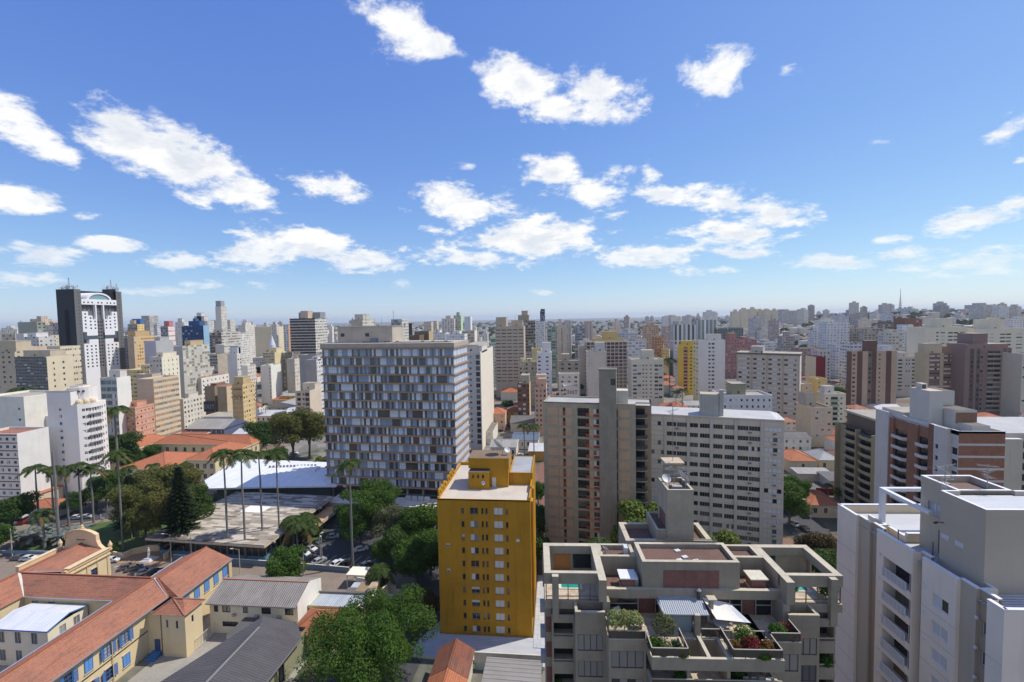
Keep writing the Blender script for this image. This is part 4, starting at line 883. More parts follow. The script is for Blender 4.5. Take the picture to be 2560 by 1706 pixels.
# ------------------------------------------------------------------ city hall slab, podium, white roof and pavilion
def city_hall():
 RZ=rad(-4.1);O=(-87.9,163.9,0)
 t=thing('office_building','broad city hall slab of blue grey glazing with brown floor ledges','office building',O,RZ);take(Vector(O),Vector((math.cos(RZ),math.sin(RZ),0)),51.4,18.8)
 w,d,z0,n,fh=51.4,18.8,7.9,16,3.24
 ledge=paint((.36,.24,.155),.5,.85,.5);conc=concrete((.40,.37,.33))
 def glazed(seed,u_axis,bright):
  m,tt,bs=newmat('louvred_glazing');co_=obj_co(tt);sx=tt.N('ShaderNodeSeparateXYZ',{0:co_})
  u=sx.outputs[0]if u_axis=='x' else sx.outputs[1]
  P_=.80
  fu=tt.math('FRACT',tt.math('MULTIPLY',u,1/P_));fz=tt.math('MULTIPLY',tt.math('SUBTRACT',sx.outputs[2],z0),1/fh)
  idc=tt.N('ShaderNodeCombineXYZ',{0:tt.math('FLOOR',tt.math('MULTIPLY',u,1/P_)),1:tt.math('FLOOR',fz)}).outputs[0]
  wn=tt.N('ShaderNodeTexWhiteNoise',{0:idc},noise_dimensions='2D').outputs[0]
  sl=tt.noise(tt.vmap(idc,(.24,1.7,1),(seed,0,0)),1.0,2)
  v=tt.math('ADD',tt.math('MULTIPLY',wn,.55),tt.math('MULTIPLY',sl,.9))
  fl_=tt.math('FRACT',tt.math('MULTIPLY',sx.outputs[2],1/.27))
  # open louvres look dark and striped, shut ones pale
  k1=tt.remap(v,.60-bright,.64-bright);k2=tt.remap(v,.80-bright,.83-bright);k3=tt.remap(wn,.90,.91)
  c=tt.mix(k1,(.055,.05,.045),(.25,.32,.42));stripe=tt.math('MULTIPLY',tt.math('GREATER_THAN',fl_,.55),tt.math('SUBTRACT',1.0,k2))
  c=tt.mix(k2,c,(.56,.62,.69));c=tt.mix(tt.math('MULTIPLY',k3,.8),c,(.66,.63,.59))
  c=tt.mix(tt.math('MULTIPLY',stripe,.45),c,(.03,.035,.04))
  mul_=tt.math('LESS_THAN',fu,.07);c=tt.mix(tt.math('MULTIPLY',mul_,.8),c,(.10,.10,.10))
  tr=tt.math('LESS_THAN',tt.math('ABSOLUTE',tt.math('SUBTRACT',tt.math('FRACT',fz),.52)),.012);c=tt.mix(tt.math('MULTIPLY',tr,.7),c,(.07,.07,.07))
  tilt=tt.math('MULTIPLY',tt.math('SUBTRACT',wn,.5),.10)
  nrm=tt.N('ShaderNodeNewGeometry').outputs['Normal']
  nn=tt.N('ShaderNodeVectorMath',{0:nrm,1:tt.N('ShaderNodeCombineXYZ',{2:tt.math('ADD',tilt,.10)}).outputs[0]},operation='ADD').outputs[0]
  setin(tt,bs,Base_Color=c,Roughness=tt.remap(wn,0,1,.12,.4),Normal=tt.N('ShaderNodeVectorMath',{0:nn},operation='NORMALIZE').outputs[0]);bs.inputs['Specular IOR Level'].default_value=.8
  return m
 gf,gs=glazed(3.1,'x',-.015),glazed(8.2,'y',.55)
 b=MB()
 for k in range(n+1):
  z=z0+k*fh
  b.box(-.5,w+.5,-.62,d+.5,z-.36,z+.10,ledge);b.box(-.2,w+.2,-.2,d+.2,z+.10,z+.2,concrete((.20,.17,.15)),skip='d')
 b.box(-.45,w+.45,-.55,d+.5,z0+n*fh+.16,z0+n*fh+1.75,conc,skip='d')
 b.face([(0,0,z0+n*fh+1.2),(w,0,z0+n*fh+1.2),(w,d,z0+n*fh+1.2),(0,d,z0+n*fh+1.2)],ROOFD())
 b.box(.2,w-.2,d-.05,d,z0,z0+n*fh,conc);b.box(0,.05,.2,d-.05,z0,z0+n*fh,concrete((.33,.31,.29)))
 b.build('floor_ledges',t)
 for k in range(n):
  z=z0+k*fh+.16
  q=MB();q.box(.03,w-.03,0,.12,z,z+fh-.5,gf,skip='td');q.build('window_band',t)
  q=MB();q.box(w-.14,w-.02,.2,d-.1,z,z+fh-.5,gs,skip='td');q.build('window_band',t)
 zt=z0+n*fh+1.2
 q=MB();pc=paint((.44,.41,.37),.5,.9,.5)
 q.box(3.6,26,5.2,15.5,zt,zt+6.6,pc,top=ROOFD());q.box(3.4,26.2,5.0,15.7,zt+6.6,zt+6.8,concrete((.45,.43,.4)),top=ROOFD())
 for x in(4.8,15.0):q.box(x,x+1.6,5.14,5.2,zt+2.9,zt+4.2,DARKF,skip='b')
 for x in(14,15.2,16.4,19.5,22.8,24):q.box(x,x+.7,5.15,5.2,zt+.3,zt+1.0,DARKF,skip='b')
 q.box(17.5,20,4.4,5.2,zt,zt+2.2,flat((.16,.19,.24),.4));q.build('rooftop_block',t)
 q=MB();q.box(27,49,3,8,zt-.1,zt+.75,ROOFD())
 for x in(28,38,42,47):q.box(x,x+1.2,3.5,4.6,zt+.75,zt+1.2,conc)
 q.build('roof_ridge',t)
 q=MB()
 for x,L in((12,3.5),(13.5,5),(20,3),(25,6),(17,2.5)):q.tube([(x,9,zt+6.7),(x,9,zt+6.7+L)],.07,ALU,4);q.obox((x-.6,9,zt+6+L),(x+.6,9,zt+6+L),.05,.05,ALU)
 q.build('antenna',t)
 q=MB();col=concrete((.33,.31,.29))
 for k in range(9):q.box(1.2+k*6.1,1.9+k*6.1,.6,1.6,0,z0-.34,col)
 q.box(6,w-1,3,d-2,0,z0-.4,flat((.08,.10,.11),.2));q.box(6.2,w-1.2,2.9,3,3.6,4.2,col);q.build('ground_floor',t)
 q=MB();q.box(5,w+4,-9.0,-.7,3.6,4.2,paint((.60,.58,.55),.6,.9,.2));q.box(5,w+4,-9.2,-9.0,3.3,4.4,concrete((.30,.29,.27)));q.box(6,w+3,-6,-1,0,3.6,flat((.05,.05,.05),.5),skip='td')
 for k in range(4):q.box(33+k*2.4,35+k*2.4,-3.4,-2.8,4.2,5.9,flat((.55,.56,.56),.5))
 q.build('entrance_canopy',t)
 # white membrane roof of the council chamber beside it
 rf=corrugated((.78,.785,.79),'y',3.0,.22,0,.55,6,.03)
 pts=[(-50.9,-3.1),(-42.7,-10.8),(-25,-7),(4.8,-2.2),(4.8,-.8),(-.8,1.0),(-1,19.6),(-46.7,19.8),(-55,18.5)]
 a=thing('hall_building','low hall under a wide white roof beside the city hall slab','hall',O,RZ);take(Vector(O)+Vector((-52,-5,0)),Vector((1,0,0)),52,24)
 q=MB();zc=8.0;cen=(-27,5)
 hgt=lambda p:zc+(1.4 if p[1]>10 else 0)
 n_=len(pts)
 for k in range(n_):q.face([(*pts[k],hgt(pts[k])),(*pts[(k+1)%n_],hgt(pts[(k+1)%n_])),(*cen,zc+1.1)][::-1],rf)
 for k in range(n_):
  p,r_=pts[k],pts[(k+1)%n_];q.face([(*p,hgt(p)),(*r_,hgt(r_)),(*r_,hgt(r_)-.6),(*p,hgt(p)-.6)],rf)
 q.build('roof',a)
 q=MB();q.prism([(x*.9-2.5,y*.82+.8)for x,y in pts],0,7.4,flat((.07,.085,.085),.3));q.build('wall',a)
 q=MB();q.box(-21,-11,9,13,9.0,9.9,rf);q.build('roof_light',a)
 q=MB()
 for k in range(14):x=-33+k*1.4;y=13.5+k*.3-3;q.box(x,x+.7,y,y+.5,9.2,10.0,flat((.18,.18,.18),.5))
 q.build('roof_vents',a)
 # brown and cream checkered flat roof of the pavilion in front
 m,tt,bs=newmat('patched_roof');co_=obj_co(tt)
 r_=tt.N('ShaderNodeTexBrick',{'Vector':tt.vmap(co_,(1,1,1)),'Color1':(0,0,0,1),'Color2':(1,1,1,1),'Mortar':(.3,.3,.3,1),'Scale':1.0,'Mortar Size':.02,'Bias':0.0,'Brick Width':4.2,'Row Height':1.05})
 r2=tt.N('ShaderNodeTexBrick',{'Vector':tt.vmap(co_,(1,1,1),(1.7,.3,0)),'Color1':(0,0,0,1),'Color2':(1,1,1,1),'Mortar':(.3,.3,.3,1),'Scale':1.0,'Mortar Size':.01,'Brick Width':7.5,'Row Height':2.1})
 nz=tt.noise(co_,.25,5);fi=tt.noise(tt.vmap(co_,(1,6,1)),1,4)
 v=tt.math('ADD',tt.math('MULTIPLY',r_.outputs[0],.72),tt.math('MULTIPLY',r2 .outputs[0],.28))
 c=tt.mix(tt.remap(v,.12,.8),(.12,.09,.07),(.56,.49,.38));c=tt.mix(tt.remap(nz,.5,.8,0,.2),c,(.30,.25,.20));c=tt.mix(tt.remap(fi,.45,.75,0,.2),c,(.12,.10,.085))
 setin(tt,bs,Base_Color=c,Roughness=.9)
 e=thing('pavilion','low wide pavilion with a patchwork brown and cream flat roof','pavilion',(-123.5,122.5,0),rad(-3.5));take(Vector((-123.5,122.5,0)),Vector((1,0,0)),40,37)
 q=MB();q.box(0,39.5,0,36.5,5.75,6.0,m);q.box(-.12,39.62,-.12,36.62,5.2,5.75,concrete((.50,.46,.38)));q.box(15,23,20,25,6.0,6.06,paint((.75,.74,.72)))
 q.build('roof',e)
 q=MB();bl=flat((.10,.30,.42),.4)
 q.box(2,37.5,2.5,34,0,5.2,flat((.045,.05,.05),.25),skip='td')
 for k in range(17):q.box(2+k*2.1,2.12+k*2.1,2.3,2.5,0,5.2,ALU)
 for k in range(15):q.box(37.5,37.8,3+k*2.1,3.15+k*2.1,0,5.2,ALU)
 q.box(2,37.5,2.3,2.42,0,1.2,bl);q.box(37.6,37.75,2.5,34,0,1.2,bl)
 q.build('wall',e)
 q=MB()
 for k in range(6):q.box(39.5,40.5,3+k*6,3.5+k*6,5.2,5.7,concrete())
 q.box(39,44.5,14,34,2.9,3.2,paint((.55,.34,.2),.5));q.box(44.4,44.6,14,34,2.9,4.0,concrete((.46,.40,.32)));q.build('balcony',e)
city_hall()
# ------------------------------------------------------------------ beige tower and grey slab
def beige_tower():
 O=(-3.9,132.2,0);t=thing('apartment_building','shaded olive and tan tower with a windowless lift shaft up its front',RB,O,rad(-9.25));take(Vector(O),Vector((.987,-.16,0)),30.5,12)
 h,fl=45.4,3.0;co_=concrete((.33,.31,.245));pn=paint((.43,.33,.235),.3,.85,.35);red=flat((.32,.06,.025),.7)
 b=MB()
 def part(x0,x1,panels,slots):
  ops=[]
  for k in range(15):
   z=h-1.1-(k+1)*fl+.25
   for a,c,z0,z1 in panels+slots:ops.append((a-x0,z+z0,c-x0,z+z1))
  b.facade((x0,0,0),(1,0,0),x1-x0,h,[o for o in ops if o[1]>.3],co_,.12)
 panL=[(1.1,4.4,.1,2.3),(4.5,5.65,-.05,2.3),(6.55,8.4,.1,2.3),(13.25,14.45,.1,2.3)];panR=[(21.3,24.6,.1,2.3)]
 wsl=[(5.72,6.45,-.05,2.35),(9.95,13.2,-.1,2.3),(14.5,16.05,-.1,2.2)];wsr=[(20.95,21.2,.0,2.3)]
 part(0,16.2,panL,wsl);part(20.9,26.1,panR,wsr)
 for k in range(15):
  z=h-1.1-(k+1)*fl+.25
  if z<.5:continue
  for a,c,z0,z1 in panL+panR:b.box(a+.02,c-.02,.06,.12,z+z0+.02,z+z1-.02,pn,skip='b')
 b.facade((26.1,0,0),(0,1,0),3.2,h,[],co_);b.facade((26.1,3.2,0),(1,0,0),4.3,h,[],paint((.33,.26,.19),.3));b.facade((30.4,3.2,0),(0,1,0),7,h,[],co_)
 b.facade((0,10.2,0),(0,-1,0),10.2,h,[],co_);b.facade((30.4,10.2,0),(-1,0,0),30.4,h,[],co_)
 b.face([(.4,.4,h-.35),(30,.4,h-.35),(30,9.9,h-.35),(.4,9.9,h-.35)],corrugated((.52,.50,.46),'x',.4,.5,depth=.08))
 for x0,x1,y0,y1 in((0,16.2,0,.4),(20.9,26.1,0,.4),(0,30.4,9.8,10.2)):b.box(x0,x1,y0,y1,h-.36,h+.02,co_,skip='d')
 b.box(0,.4,.4,9.8,h-.36,h+.02,co_,skip='d')
 b.build('wall',t)
 s=MB();sc=concrete((.25,.24,.205));s.box(16.2,20.9,-1.2,3,0,h+9.6,sc,top=ROOFD());s.box(16.0,21.1,-1.4,3.2,h+9.6,h+9.85,sc,top=ROOFD())
 s.box(19.4,20.7,-1.26,-1.2,h+5.4,h+7.2,DARKF,skip='b');s.build('lift_shaft',t)
 s=MB();s.box(19.5,24,2,6,h-.3,h+3.4,paint((.5,.5,.48)));s.build('roof_tank',t)
 wins,gl=[],glass((.015,.018,.02),(.22,.18,.10),.4)
 for k in range(15):
  z=h-1.1-(k+1)*fl+.25
  if z<.5:continue
  wins.append(((9.95,.6,z-.1),0,'g',3.25,2.4,(DARKF,gl,None)));wins.append(((14.5,.11,z+.75),0,pick('h5g3k2'),1.55,1.45,(ALU,gl,None)))
  wins.append(((5.72,.11,z+1.1),0,'g',.73,1.25,(ALU,gl,None)))
 place_windows(t,wins,limit=100)
 for k in range(15):
  z=h-1.1-(k+1)*fl+.25
  if z<.5:continue
  q=MB();q.box(9.95,13.2,.02,.06,z-.1,z,co_)
  for j in range(9):q.box(10.0+j*.28,10.03+j*.28,.0,.04,z,z+.95,DARKF)
  q.box(9.97,12.3,-.02,.05,z+.93,z+.99,DARKF);q.box(12.3,13.18,-.12,.06,z-.1,z+1.0,red);q.build('balcony',t)
  q=MB();q.box(14.52,16.03,-.08,.05,z-.08,z+.7,red);q.box(14.5,16.05,-.1,.06,z+.7,z+.8,WHITE);q.build('window_box',t)
  q=MB();q.box(5.74,6.43,.02,.1,z-.03,z+1.0,red);q.build('window_box',t)
  q=MB();m=concrete((.30,.275,.22))
  q.prism([(26.1,3.2),(26.1,.6),(28.2,.6),(29.3,1.3),(29.3,3.2)],z-.32,z-.1,m)
  for p,r in(((26.2,.65),(28.2,.65)),((28.2,.65),(29.25,1.35)),((29.25,1.35),(29.25,3.1))):
   q.obox((*p,z+.9),(*r,z+.9),.06,.06,DARKF);q.obox((*p,z+.35),(*r,z+.35),.02,.85,flat((.06,.06,.055),.5))
  q.box(26.2,28.6,3.1,3.18,z-.1,z+2.1,glass(p=.2));q.build('corner_balcony',t)
beige_tower()
def grey_slab():
 O=(40.7,141.2,0);t=thing('apartment_building','wide grey slab of long window rows and flat ribs behind the terraced concrete building',RB,O,rad(-13.5));take(Vector((29,144,0)),Vector((.972,-.233,0)),38,13)
 x0,x1,d,h,fl=-13.0,24.7,9.6,39.5,3.0
 wl=paint((.55,.50,.44),.3,.85,.45);rib=paint((.48,.47,.44),.3,.85,.5)
 bays=[-12.2,-7.5,-.9,5.6,12.2,19.0,24.7]
 ops,wins=[],[]
 lay=[[(.02,.98,'q5r3w2')],[(.06,.47,'g6h1'),(.5,.94,'g6k1')],[(.05,.42,'g6h1'),(.5,.92,'g4')],[(.06,.46,'g5'),(.54,.94,'g6h1')],[(.06,.49,'g6'),(.51,.94,'g7h1')],[(.05,.96,'w3q4r3')]]
 gl=glass((.018,.022,.02),(.16,.17,.15),.3)
 for k in range(12):
  z=h-2.35-k*fl-1.35
  for j,B in enumerate(lay):
   a,c=bays[j],bays[j+1]
   for p,r,mx in B:
    X0,X1=a+(c-a)*p,a+(c-a)*r
    if j in(0,5):X0,X1=X0+.4,X1-.3
    ops.append((X0-x0,z,X1-x0,z+1.35));wins.append(((X0,.14,z),0,pick(mx),X1-X0,1.35,(ALU,gl,None)))
 b=MB();b.facade((x0,0,0),(1,0,0),x1-x0,h,ops,wl,.18)
 b.facade((x1,0,0),(0,1,0),d,h,[],wl);b.facade((x0,d,0),(0,-1,0),d,h,[],wl);b.facade((x1,d,0),(-1,0,0),x1-x0,h,[],wl)
 for k in range(13):z=h-1.9-k*fl-.9+.9;b.box(x0,x1,-.05,0,z-.0,z+.12,wl,skip='b')
 for x in bays[1:6]:b.box(x-.42,x+.42,-.3,0,0,h-.5,rib,skip='bd')
 b.face([(x0,-.35,h),(x1-2,-.35,h),(x1-2,d,h+.5),(x0,d,h+.5)],corrugated((.60,.58,.55),'x',.45,.35,depth=.1));b.face([(x1-2,-.35,h),(x1+.2,-.35,h),(x1+.2,d,h),(x1-2,d,h+.5)],corrugated((.58,.57,.54),'x',.45,.35))
 b.box(x0,x1+.2,-.35,0,h-.35,h-.01,wl)
 b.build('wall',t)
 place_windows(t,wins)
 for k in range(12):
  z=h-2.35-k*fl-2.05
  for x in(-4.6,15.4,21.8):
   if RND.random()<(.9 if x>0 else .6):
    key='ac'
    if key not in _WM:
     q=MB();q.box(0,.95,-.5,-.02,0,.42,flat((.42,.42,.41),.5),skip='b');q.box(.05,.9,-.51,-.501,.05,.37,flat((.12,.12,.12),.6));_WM[key]=q.mesh('air_conditioner')
    link('air_conditioner',_WM[key],t,(x,0,z))
 q=MB();pc=concrete((.37,.38,.37));q.box(2.5,7.6,.7,5.4,h,h+6.5,pc,top=paint((.4,.34,.27)));q.box(7.75,8.9,.9,2.4,h,h+7.9,pc);q.build('rooftop_block',t)
grey_slab()
# ------------------------------------------------------------------ school with blue shuttered windows
SCH=paint((.60,.515,.345),.25,.85,.3);SCHD=paint((.54,.45,.29),.3,.85,.3)
BLUE=flat((.055,.16,.42),.55,0,.4,.15,3)
def blue_window(parent,loc,rz,w=1.55,h=2.5,state='open'):
 """tall school window: fixed frame and panes, and two outside leaves; rz turns local +x along the wall, outside is -y"""
 key=('blue',w,h,state);
 if key not in _WM:
  f=MB();t=.11
  f.box(0,t,-.1,.1,0,h,BLUE);f.box(w-t,w,-.1,.1,0,h,BLUE);f.box(t,w-t,-.1,.1,0,t,BLUE);f.box(t,w-t,-.1,.1,h-t,h,BLUE);f.box(-.12,w+.12,-.2,.0,-.14,-.001,SCHD);f.box(-.1,w+.1,-.16,.0,h+.001,h+.14,SCHD)
  if state!='shut':
   f.box(w/2-.04,w/2+.04,-.06,.06,t,h-t,BLUE)
   for k in(.33,.66):f.box(t,w-t,-.05,.05,h*k-.03,h*k+.03,BLUE)
  _WM[key]=f.mesh('window')
  p=MB();p.face([(t,.03,t),(w-t,.03,t),(w-t,.03,h-t),(t,.03,h-t)],glass((.02,.022,.025),(.45,.44,.40),.4));_WM[key+('p',)]=p.mesh('pane')
  l=MB()
  if state=='shut':
   for a in(t,w/2+.02):l.box(a,a+w/2-t-.02,-.07,-.02,t,h-t,flat((.13,.32,.66),.5,0,.4,.1,3))
   l.box(w/2-.02,w/2+.02,-.09,-.02,t,h-t,BLUE)
  _WM[key+('l',)]=l.mesh('shutter')if state=='shut' else None
  if state=='open':
   for sd in(-1,1):
    l=MB();lw=w/2-.05
    l.box(0,lw,-.04,0,0,h-.2,BLUE)
    for k in range(4):l.box(.1,lw-.1,-.06,-.041,.15+k*(h-.3)/4,.02+(k+1)*(h-.3)/4,flat((.16,.24,.42),.5))
    _WM[key+(sd,)]=l.mesh('shutter')
 o=link('window',_WM[key],parent,loc,rz)
 if state=='shut':link('shutter',_WM[key+('l',)],o)
 else:link('pane',_WM[key+('p',)],o)
 if state=='open':
  a=link('shutter',_WM[key+(-1,)],o,(-.02,-.12,.1));a.rotation_euler=(0,0,math.pi+rad(18));
  a=link('shutter',_WM[key+(1,)],o,(w+.02,-.12,.1));a.rotation_euler=(0,0,-rad(18))
 return o
def school():
 t=thing('school','pale yellow school with terracotta roofs and blue shuttered windows','school',(0,0,0));take(Vector((-135,55,0)),Vector((1,0,0)),52,54)
 e,rs=9.5,2.9
 def wallx(b,x,y0,y1,out,wins,h=e):
  if out>0:b.facade((x,y0,0),(0,1,0),y1-y0,h,[(a-y0,z,a+1.55-y0,z+2.5)for a,z in wins],SCH,.2)
  else:b.facade((x,y1,0),(0,-1,0),y1-y0,h,[(y1-a-1.55,z,y1-a,z+2.5)for a,z in wins],SCH,.2)
 b=MB()
 # near right wing
 up=[(y,5.9)for y in(54.5,58.1,61.8,65.2,68.9,72.5,76.1,79.7)];lo=[(y,1.3)for y in(54.5,58.1,61.8,65.2,68.9,72.5,76.1,79.7)]
 up2=[(y,5.9)for y in(91.6,94.6,97.6,100.6,103.6)];lo2=[(y,1.3)for y in(91.6,94.6)]
 wallx(b,-87.0,48,85.5,1,up+lo);wallx(b,-97.0,48,88.4,-1,[(y,5.9)for y in(52,58,64,70,76,82)])
 b.facade((-97,48,0),(1,0,0),10,e,[],SCH)
 wallx(b,-84.0,90.1,106,1,up2+lo2);b.facade((-84.0,106,0),(-1,0,0),13,e,[],SCH);wallx(b,-96.8,96.5,106,-1,[])
 b.facade((-87,85.5,0),(1,0,0),3,e,[],SCH);b.facade((-84,85.5,0),(0,1,0),4.6,e,[],SCH)
 # cross wing
 b.facade((-120,88.5,0),(1,0,0),23,e,[(x+120,5.9,x+121.5,8.4)for x in(-118,-114)],SCH,.2);b.facade((-84.5,96.5,0),(-1,0,0),35,e,[],SCH)
 # left wing with the tall gable
 wallx(b,-120,48,88.5,1,[(y,5.6)for y in(70,76,82)]);b.facade((-132,106,0),(0,-1,0),58,e,[],SCH)
 b.facade((-118.2,96.5,0),(0,1,0),10.2,10.6,[(1.6,5.2,3.3,8.0),(5.2,5.2,6.9,8.0)],SCH,.2);b.facade((-118.2,106.7,0),(-1,0,0),13.8,10.6,[],SCH)
 b.facade((-132,48,0),(1,0,0),12,e,[],SCH)
 for y in(48,85.5):b.box(-87.0,-86.92,48.1,85.4,4.95,5.1,SCHD,skip='l')
 b.box(-84,-83.92,90.2,105.9,4.95,5.1,SCHD,skip='l')
 b.box(-84.4,-83.6,105.4,106.4,0,e-.3,SCHD)
 b.build('wall',t)
 # roofs
 r=MB();tx,ty=TL;ov=.5
 def slope(p,q,s,u,m):r.face([p,q,s,u],m)
 zr=e+rs;xr=-91.7
 eR,eL=-86.4,-97.5
 slope((eR,47.5,e),(eR,90.3,e),(xr,92.3,zr),(xr,47.5,zr),tx)
 slope((eL,88.1,e),(eL,47.5,e),(xr,47.5,zr),(xr,92.3,zr),tx)
 slope((-83.5,90.0,e),(-83.5,106.5,e),(-90.4,106.5,zr),(-90.4,92.3,zr),tx)
 r.face([(-86.4,90.3,e),(-83.5,90.0,e),(-90.4,92.3,zr)],ty)
 slope((-97.2,106.5,e),(-97.2,96.8,e),(-90.4,92.3,zr),(-90.4,106.5,zr),tx)
 slope((-120,88.1,e),(eL,88.1,e),(xr,92.3,zr),(-125.9,92.3,zr),ty)
 slope((-97.2,96.8,e),(-118,96.8,e),(-125.9,92.3,zr),(xr,92.3,zr),ty)
 slope((-119.6,47.5,e),(-119.6,88.5,e),(-125.9,92.3,zr),(-125.9,47.5,zr),tx)
 slope((-125.9,92.3,zr),(-119.2,96.6,e+.9),(-119.2,106.4,e+.9),(-125.9,106.4,zr),tx)
 slope((-132.2,106.4,e+.5),(-132.2,47.5,e),(-125.9,47.5,zr),(-125.9,106.4,zr),tx)
 rc=tiles('y',(.42,.13,.055),.3);rx=tiles('x',(.42,.13,.055),.3)
 for p,q,m in(((xr,47.5,zr),(xr,92.3,zr),rx),((-90.4,92.3,zr),(-90.4,106.5,zr),rx),((xr,92.3,zr),(-125.9,92.3,zr),rc),((-125.9,47.5,zr),(-125.9,106.4,zr),rx),((-86.4,90.3,e),(-90.9,92.3,zr),rc)):
  r.obox((*p[:2],p[2]+.04),(*q[:2],q[2]+.04),.34,.2,m)
 r.build('roof',t)
 q=MB();gz=flat((.38,.38,.39),.5,.4)
 q.obox((eR+.12,47.5,e-.06),(eR+.12,90.2,e-.06),.24,.16,gz);q.obox((eL-.1,47.5,e-.06),(eL-.1,88,e-.06),.24,.16,flat((.30,.36,.46),.5));q.obox((-83.38,90,e-.06),(-83.38,106.5,e-.06),.24,.16,gz)
 q.obox((-120,88.0,e-.06),(eL,88.0,e-.06),.24,.16,gz);q.obox((-97.3,97,e-.02),(-97.3,106.5,e-.02),.3,.16,flat((.35,.4,.46),.5));q.obox((-119.5,88.3,e+.04),(-125.7,92.1,zr+.05),.5,.06,paint((.55,.53,.48)));q.obox((eR,90.2,e+.08),(xr+.3,92.2,zr+.08),.4,.06,gz)
 q.obox((-119.1,96.6,e+.95),(-119.1,106.3,e+.95),.3,.06,gz);q.obox((-125.5,92.5,zr+.02),(-119.3,96.6,e+.95),.3,.06,gz)
 q.obox((-86.78,77.6,0),(-86.78,77.6,e),.12,.12,SCHD);q.build('gutter',t)
 # gable wall with its curved head, and the side parapets
 q=MB();gm=paint((.62,.48,.32),.45,.9,.6);yb,yf=106.5,107.4
 prof=[(-133.0,10.6),(-131.6,10.8),(-131.0,11.6),(-130.7,13.0),(-130.6,14.6),(-129.5,15.2),(-127.9,15.7),(-126.2,15.9),(-124.5,15.7),(-122.9,15.2),(-121.8,14.6),(-121.7,13.0),(-121.2,11.8),(-120.3,11.0),(-118.2,10.7)]
 cen=(-126.2,10.6);n=len(prof)
 for k in range(n-1):
  (xa,za),(xc,zc)=prof[k],prof[k+1]
  q.face([(xa,yb,9),(xc,yb,9),(xc,yb,zc),(xa,yb,za)],gm);q.face([(xc,yf,9),(xa,yf,9),(xa,yf,za),(xc,yf,zc)],gm);q.face([(xa,yb,za),(xc,yb,zc),(xc,yf,zc),(xa,yf,za)],gm)
 for k in range(3,10):
  (xa,za),(xc,zc)=prof[k],prof[k+1];q.obox((xa,yb-.05,za+.08),(xc,yb-.05,zc+.08),.3,.2,gm)
 q.box(-127.4,-124.9,yb-.12,yb,13.1,13.35,flat((.2,.16,.12),.8));q.lathe([(.35,15.9),(.5,16.1),(.3,16.5),(.38,16.7),(.05,17.2)],gm,8,(-126.2,107))
 for x in(-118.3,-133):q.lathe([(.45,10.6),(.3,11.0),(.42,11.4),(.5,11.9),(.3,12.4),(.05,13.0)],gm,8,(x,107))
 q.build('gable',t)
 q=MB();pm=paint((.60,.49,.33),.5,.9,.6)
 q.box(-119.0,-117.9,96.3,106.6,10.5,11.2,pm);q.box(-119.2,-117.7,96.2,106.7,11.2,11.35,pm);q.box(-118.6,-117.9,95.6,96.3,10.0,11.0,pm)
 q.box(-118.2,-117.8,96.5,106.7,9.6,9.9,pm)
 for k in range(4):q.box(-118.2,-118.05,98+k*2.6,98.3+k*2.6,4.2,10.5,SCHD)
 q.build('parapet',t);q=MB();q.box(-132.6,-131.7,96.5,106.6,9.4,11.1,pm);q.box(-132.7,-131.6,96.4,106.7,11.1,11.25,pm)
 q.build('parapet',t)
 # stair tower
 q=MB();q.facade((-83.2,85.0,0),(1,0,0),5.3,9.3,[(1.0,6.3,1.5,8.0),(3.2,6.2,3.7,7.9)],SCH,.2);q.facade((-77.9,85.0,0),(0,1,0),4.6,9.3,[(1.7,6.4,2.25,7.9)],SCH,.2);q.facade((-77.9,89.6,0),(-1,0,0),6,9.3,[],SCH);q.facade((-83.2,89.6,0),(0,-1,0),4.6,9.3,[],SCH)
 tw=q.build('stair_tower',t)
 q=MB();hip_faces(q,-85.2,-77.4,84.6,90.1,9.3,1.9,TL);q.build('roof',tw)
 for lo_,rz,w_,h_ in(((-82.2,85.18,6.3),0,.5,1.7),((-80.0,85.18,6.2),0,.5,1.7)):link('window',winmesh('g',w_,h_,BLUE),tw,lo_,rz)
 link('window',winmesh('g',.55,1.5,BLUE),tw,(-78.08,86.7,6.4),math.pi/2)
 q=MB();q.box(-85.4,-84.3,85.3,85.5,.9,3.3,flat((.03,.07,.2),.5));q.build('door',t)
 q=MB()
 for k in range(5):q.box(-85.9,-83.9,83.2+k*.42,83.62+k*.42,0,.18*(k+1),flat((.06,.18,.40),.6))
 q.build('steps',t)
 for y,z in up+lo:
  st='shut' if(y,z)in((72.5,5.9),(79.7,1.3))else 'open'
  blue_window(t,(-87.0,y,z),math.pi/2,state=st)
 for y,z in up2+lo2:blue_window(t,(-84.0,y,z),math.pi/2,state='shut')
 for y in(98.1,101.7):blue_window(t,(-118.2,y,5.2),math.pi/2,1.7,2.8,'plain')
 for x in(-118,-114):blue_window(t,(x,88.5,5.9),0,1.5,2.5,'plain')
 # annex with a white sheet roof in the courtyard
 a=thing('annex','courtyard annex with a white sheet metal roof edged in blue','building',(0,0,0))
 q=MB();aw=paint((.56,.55,.52),.3);ops=[(x+116.6,4.9,x+118,7.3)for x in(-115.4,-111.6,-107.8)]+[(x+116.6,1.0,x+118,3.4)for x in(-115.4,-111.6,-107.8)]
 q.facade((-116.6,80.2,0),(1,0,0),12.6,8,ops,aw,.15);q.facade((-104,80.2,0),(0,1,0),8,8,[(2.2,5.2,3.5,7.2),(5.0,5.4,6.3,7.3)],paint((.72,.68,.56),.2),.15)
 q.facade((-116.6,88,0),(0,-1,0),8,8,[],aw);q.build('wall',a)
 q=MB()
